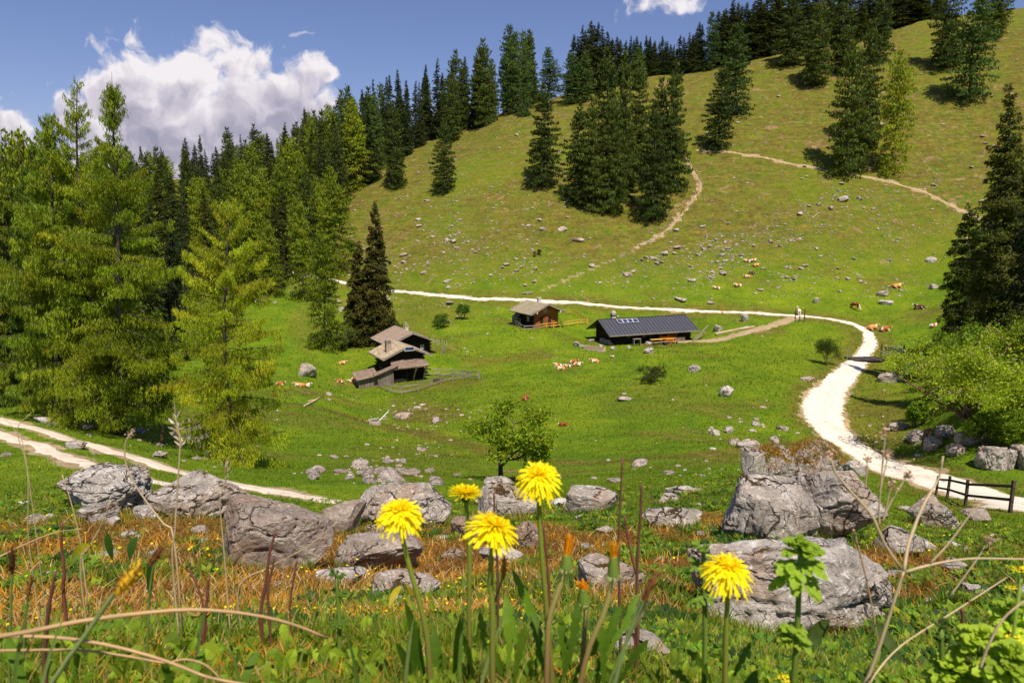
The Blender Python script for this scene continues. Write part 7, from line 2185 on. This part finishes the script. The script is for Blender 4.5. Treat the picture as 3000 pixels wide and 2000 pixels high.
# dead umbel plant at the right: branches with seed clusters
r = thing('dead_hogweed', 'large dry branching umbel plant with seed heads at lower right', 'plant', to_ground(2480, 2080, .62))
o0 = Vector(r.location)
def br(pix, D, rad, head=None, col=PALE):
    w = ray_pts(pix, D); pts = smooth_pts([p - o0 for p in w], 18); mb = MB(); mb.tube(pts, np.linspace(rad, rad * .55, len(pts)), 7); colmesh(mb, 'branch', M_STALK, r, col, .1)
    if head:
        g = np.random.default_rng(int(pix[-1][0])); mb = MB(); tip = pts[-1]
        for k in range(30):
            q = tip + g.normal(0, 1, 3) * head * .5; e = unit(g.normal(0, 1, (1, 3)))[0]; strap(mb, [q - e * head * .5, q, q + e * head * .5], head * .6, up=(g.normal(), g.normal(), .3))
        colmesh(mb, 'seed_head', M_STALK, r, (.52, .36, .26), .2, False)
main_ = [(2480, 2080), (2535, 2000), (2590, 1850), (2625, 1740), (2648, 1672)]
br(main_, [.62, .62, .62, .62, .62], .0022)
br([(2648, 1672), (2660, 1600), (2680, 1540), (2710, 1470), (2750, 1400), (2762, 1340)], [.62, .63, .64, .65, .66, .66], .0017)
br([(2640, 1665), (2590, 1590), (2560, 1520), (2530, 1480), (2480, 1425), (2445, 1380), (2434, 1340), (2430, 1328)], [.62] * 8, .0016, .004)
br([(2650, 1675), (2720, 1655), (2800, 1640), (2880, 1635), (3060, 1638)], [.62] * 5, .0014)
br([(2725, 1650), (2780, 1590), (2840, 1510), (2870, 1478)], [.62] * 4, .0011)
br([(2576, 1545), (2576, 1480), (2584, 1380), (2592, 1290), (2595, 1265)], [.66] * 5, .0011, .0045)
br([(2584, 1530), (2610, 1470), (2650, 1405), (2660, 1393)], [.66] * 4, .0010, .0042)
br([(2590, 1520), (2604, 1450), (2610, 1420)], [.66] * 3, .0009, .0045)
br([(2576, 1450), (2596, 1360), (2602, 1330)], [.66] * 3, .0008, .005)
br([(2535, 1430), (2540, 1380), (2542, 1345)], [.66] * 3, .0008, .0035)
br([(2760, 1340), (2766, 1336)], [.66, .66], .0010)
br([(2500, 1550), (2530, 1660), (2555, 1780), (2575, 1900)], [.7] * 4, .0012, None, TAN)
br([(2530, 2050), (2560, 1980), (2640, 1890), (2780, 1800), (2950, 1690)], [.60, .6, .62, .64, .68], .0011)
br([(2780, 1750), (2860, 1640), (2885, 1600), (2900, 1580)], [.7] * 4, .0010, .0052)
br([(2870, 1960), (2900, 1880), (2950, 1800), (3060, 1720)], [.56] * 4, .0014)

# leafy stem at right with whorls
def leafy_stem(label, top, foot_, D, whorls, color, w, seed, name='leafy_plant', gcol=None):
    g = np.random.default_rng(seed); a = at_dist(*top, D); b = at_dist(*foot_, D); gz = ground(b.x, b.y); b2 = Vector((b.x, b.y, min(gz, b.z)))
    r = thing(name, label, 'plant', b2); pts = smooth_pts([Vector((0, 0, 0)), (a - b2) * .5 + Vector((.002, 0, 0)), a - b2], 10); mb = MB(); mb.tube(pts, np.linspace(.0036, .0024, len(pts)), 7); colmesh(mb, 'stem', M_STALK, r, (.16, .25, .04), .08)
    for (t, n, L, el) in whorls:
        c = np.array((a - b2) * t); mb = MB()
        for k in range(n):
            an = k / n * 6.28 + g.normal(0, .3); e = el + g.normal(0, .25); d = np.array([math.cos(an) * math.cos(e), math.sin(an) * math.cos(e) * .8, math.sin(e)]); LL = L * g.uniform(.7, 1.2)
            tt = np.linspace(0, 1, 13); pp = c + d * (LL * tt)[:, None] - np.array([0, 0, 1]) * (LL * .3 * tt ** 2)[:, None]
            strap(mb, pp, LL * w, .25, jag, up=(0, -.4, 1))
            for sd_ in (-1, 1):
                q = c + d * LL * .5; e2 = np.cross(d, (0, 0, 1)); e2 = d * .6 + e2 * sd_ * .8; tt = np.linspace(0, 1, 7); strap(mb, q + e2 * (LL * .45 * tt)[:, None] - np.array([0, 0, 1]) * (LL * .12 * tt ** 2)[:, None], LL * w * .6, .2, up=(0, -.4, 1))
        colmesh(mb, 'leaf_whorl', M_LEAF, r, np.array(color) * g.uniform(.85, 1.2), .12, False, gcol)
    return r


leafy_stem('tall bright leafy stem in front of the largest cracked boulder', (2345, 1610), (2318, 2060), .62, [(1.0, 11, .020, 1.0), (.98, 12, .024, .55), (.93, 10, .026, .15), (.88, 8, .026, -.1), (.62, 9, .020, -.1), (.56, 7, .018, .2)], (.26, .38, .03), .45, 5)
leafy_stem('smaller leafy tuft left of the rightmost dandelion', (2060, 1625), (2070, 1900), .74, [(1.0, 9, .022, .8), (.92, 9, .022, .1), (.75, 6, .02, .1)], (.16, .26, .03), .35, 6)
leafy_stem('dark closed leafy shoot near the bottom right', (2757, 1840), (2775, 2060), .62, [(1.0, 8, .014, 1.1), (.9, 8, .014, .9)], (.08, .13, .02), .5, 7)
leafy_stem('small leafy shoot between the grass at lower centre left', (985, 1690), (990, 1850), .85, [(1, 8, .018, .8), (.8, 8, .018, .2), (.5, 6, .018, .2)], (.09, .17, .02), .4, 8)
for i, (u, v, D, lab) in enumerate([(2870, 1870, .62, 'bright yellow-green spurge clump left in the lower right corner'), (2960, 1930, .58, 'bright yellow-green spurge clump in the lower right corner'), (2790, 1960, .62, 'low bright spurge leaves below the dark closed shoot'), (2960, 1800, .66, 'spurge shoot under the yellow blossoms at the right edge')]):
    leafy_stem(lab, (u, v), (u + 10, 2070), D, [(1.0, 13, .024, .9), (.95, 13, .028, .4), (.88, 12, .030, .05), (.7, 9, .028, .0), (.45, 8, .028, .1)], (.30, .42, .03), .42, 20 + i, 'spurge')
# yellow blossom clusters
for i, (u, v, D, w, lab) in enumerate([(2995, 1668, .62, 60, 'yellow blossom cluster cut by the right edge, upper one'), (2960, 1720, .7, 30, 'small yellow blossom just below the upper cluster'), (2965, 1870, .62, 70, 'yellow blossoms on the spurge in the lower right corner'), (2900, 1878, .66, 50, 'yellow blossoms left of those in the lower right corner'), (2300, 1985, .62, 46, 'yellow blossoms at the bottom below the leafy stem'), (2985, 1960, .58, 60, 'yellow blossoms lowest in the right corner')]):
    g = np.random.default_rng(300 + i); p = at_dist(u, v, D); fz = ground(p.x, p.y); r = thing('yellow_blossom', lab, 'flower', (p.x, p.y, min(fz, p.z - .01))); o0 = np.array(p) - np.array(r.location); rad = w / 2 / F * D
    mb = MB(); mb.tube([(0, 0, 0), tuple(o0)], .0016, 6); colmesh(mb, 'stem', M_STALK, r, (.2, .3, .04))
    mb = MB()
    for k in range(60):
        q = o0 + g.normal(0, .55, 3) * rad * np.array([1, 1, .45]); a = g.uniform(0, 6.28); e = np.array([math.cos(a), math.sin(a), g.normal(0, .3)]); strap(mb, [q, q + e * rad * .14, q + e * rad * .28], rad * .24, .2, up=(g.normal(0, .4), -.3, 1))
    colmesh(mb, 'petals', M_PETAL, r, (.80, .66, .012), .12, False)
# scattered tall grass leaves close to the lens
for i, (lab, a, b, D, w, c) in enumerate([
        ('pale blade of grass leaning right at the lower left', (60, 2060), (190, 1800), .50, 14, (.22, .30, .10)), ('broad green blade in the left corner', (10, 2060), (95, 1740), .55, 16, (.15, .24, .05)), ('bluish green blade right of the catkin', (560, 2050), (610, 1760), .62, 12, (.14, .22, .07)),
        ('upright green blade left of the middle dandelion', (1340, 2050), (1360, 1770), .60, 16, (.13, .22, .04)), ('pale blade leaning right below the middle dandelion', (1380, 2050), (1500, 1760), .56, 14, (.26, .32, .12)), ('pale green blade under the leftmost open dandelion', (1180, 2050), (1215, 1800), .60, 14, (.24, .32, .10)),
        ('long grey green blade between the bud stems', (1760, 2060), (1890, 1720), .52, 18, (.22, .30, .12)), ('thin blade rising at lower centre right', (1960, 2060), (2010, 1830), .7, 10, (.12, .22, .03)), ('narrow blade right of the spurge tuft', (2470, 2060), (2500, 1830), .8, 12, (.12, .22, .03)), ('green blade at the bottom between left stems', (720, 2060), (650, 1820), .6, 12, (.14, .24, .04)),
        ('yellowish blade at the lower left third', (860, 2060), (900, 1880), .6, 10, (.30, .34, .08)), ('dark blade at the bottom centre left', (1060, 2060), (1010, 1850), .62, 13, (.09, .17, .03))]):
    mb = MB(); A, B_ = at_dist(*a, D), at_dist(*b, D); A.z = min(A.z, ground(A.x, A.y)); t = np.linspace(0, 1, 14); A_, B2 = np.array(A), np.array(B_)
    p = (B2 - A_) * t[:, None] + np.array([.0, 0, 1]) * (np.sin(t * math.pi) * .015)[:, None]; strap(mb, p, w / F * D, .5, lambda t: (1 - t ** 2.2) * .9 + .05, up=(.3, -1, .2))
    o = colmesh(mb, 'grass_blade', M_LEAF, None, c, .06); o.location = A; tag(o, lab, 'grass blade')
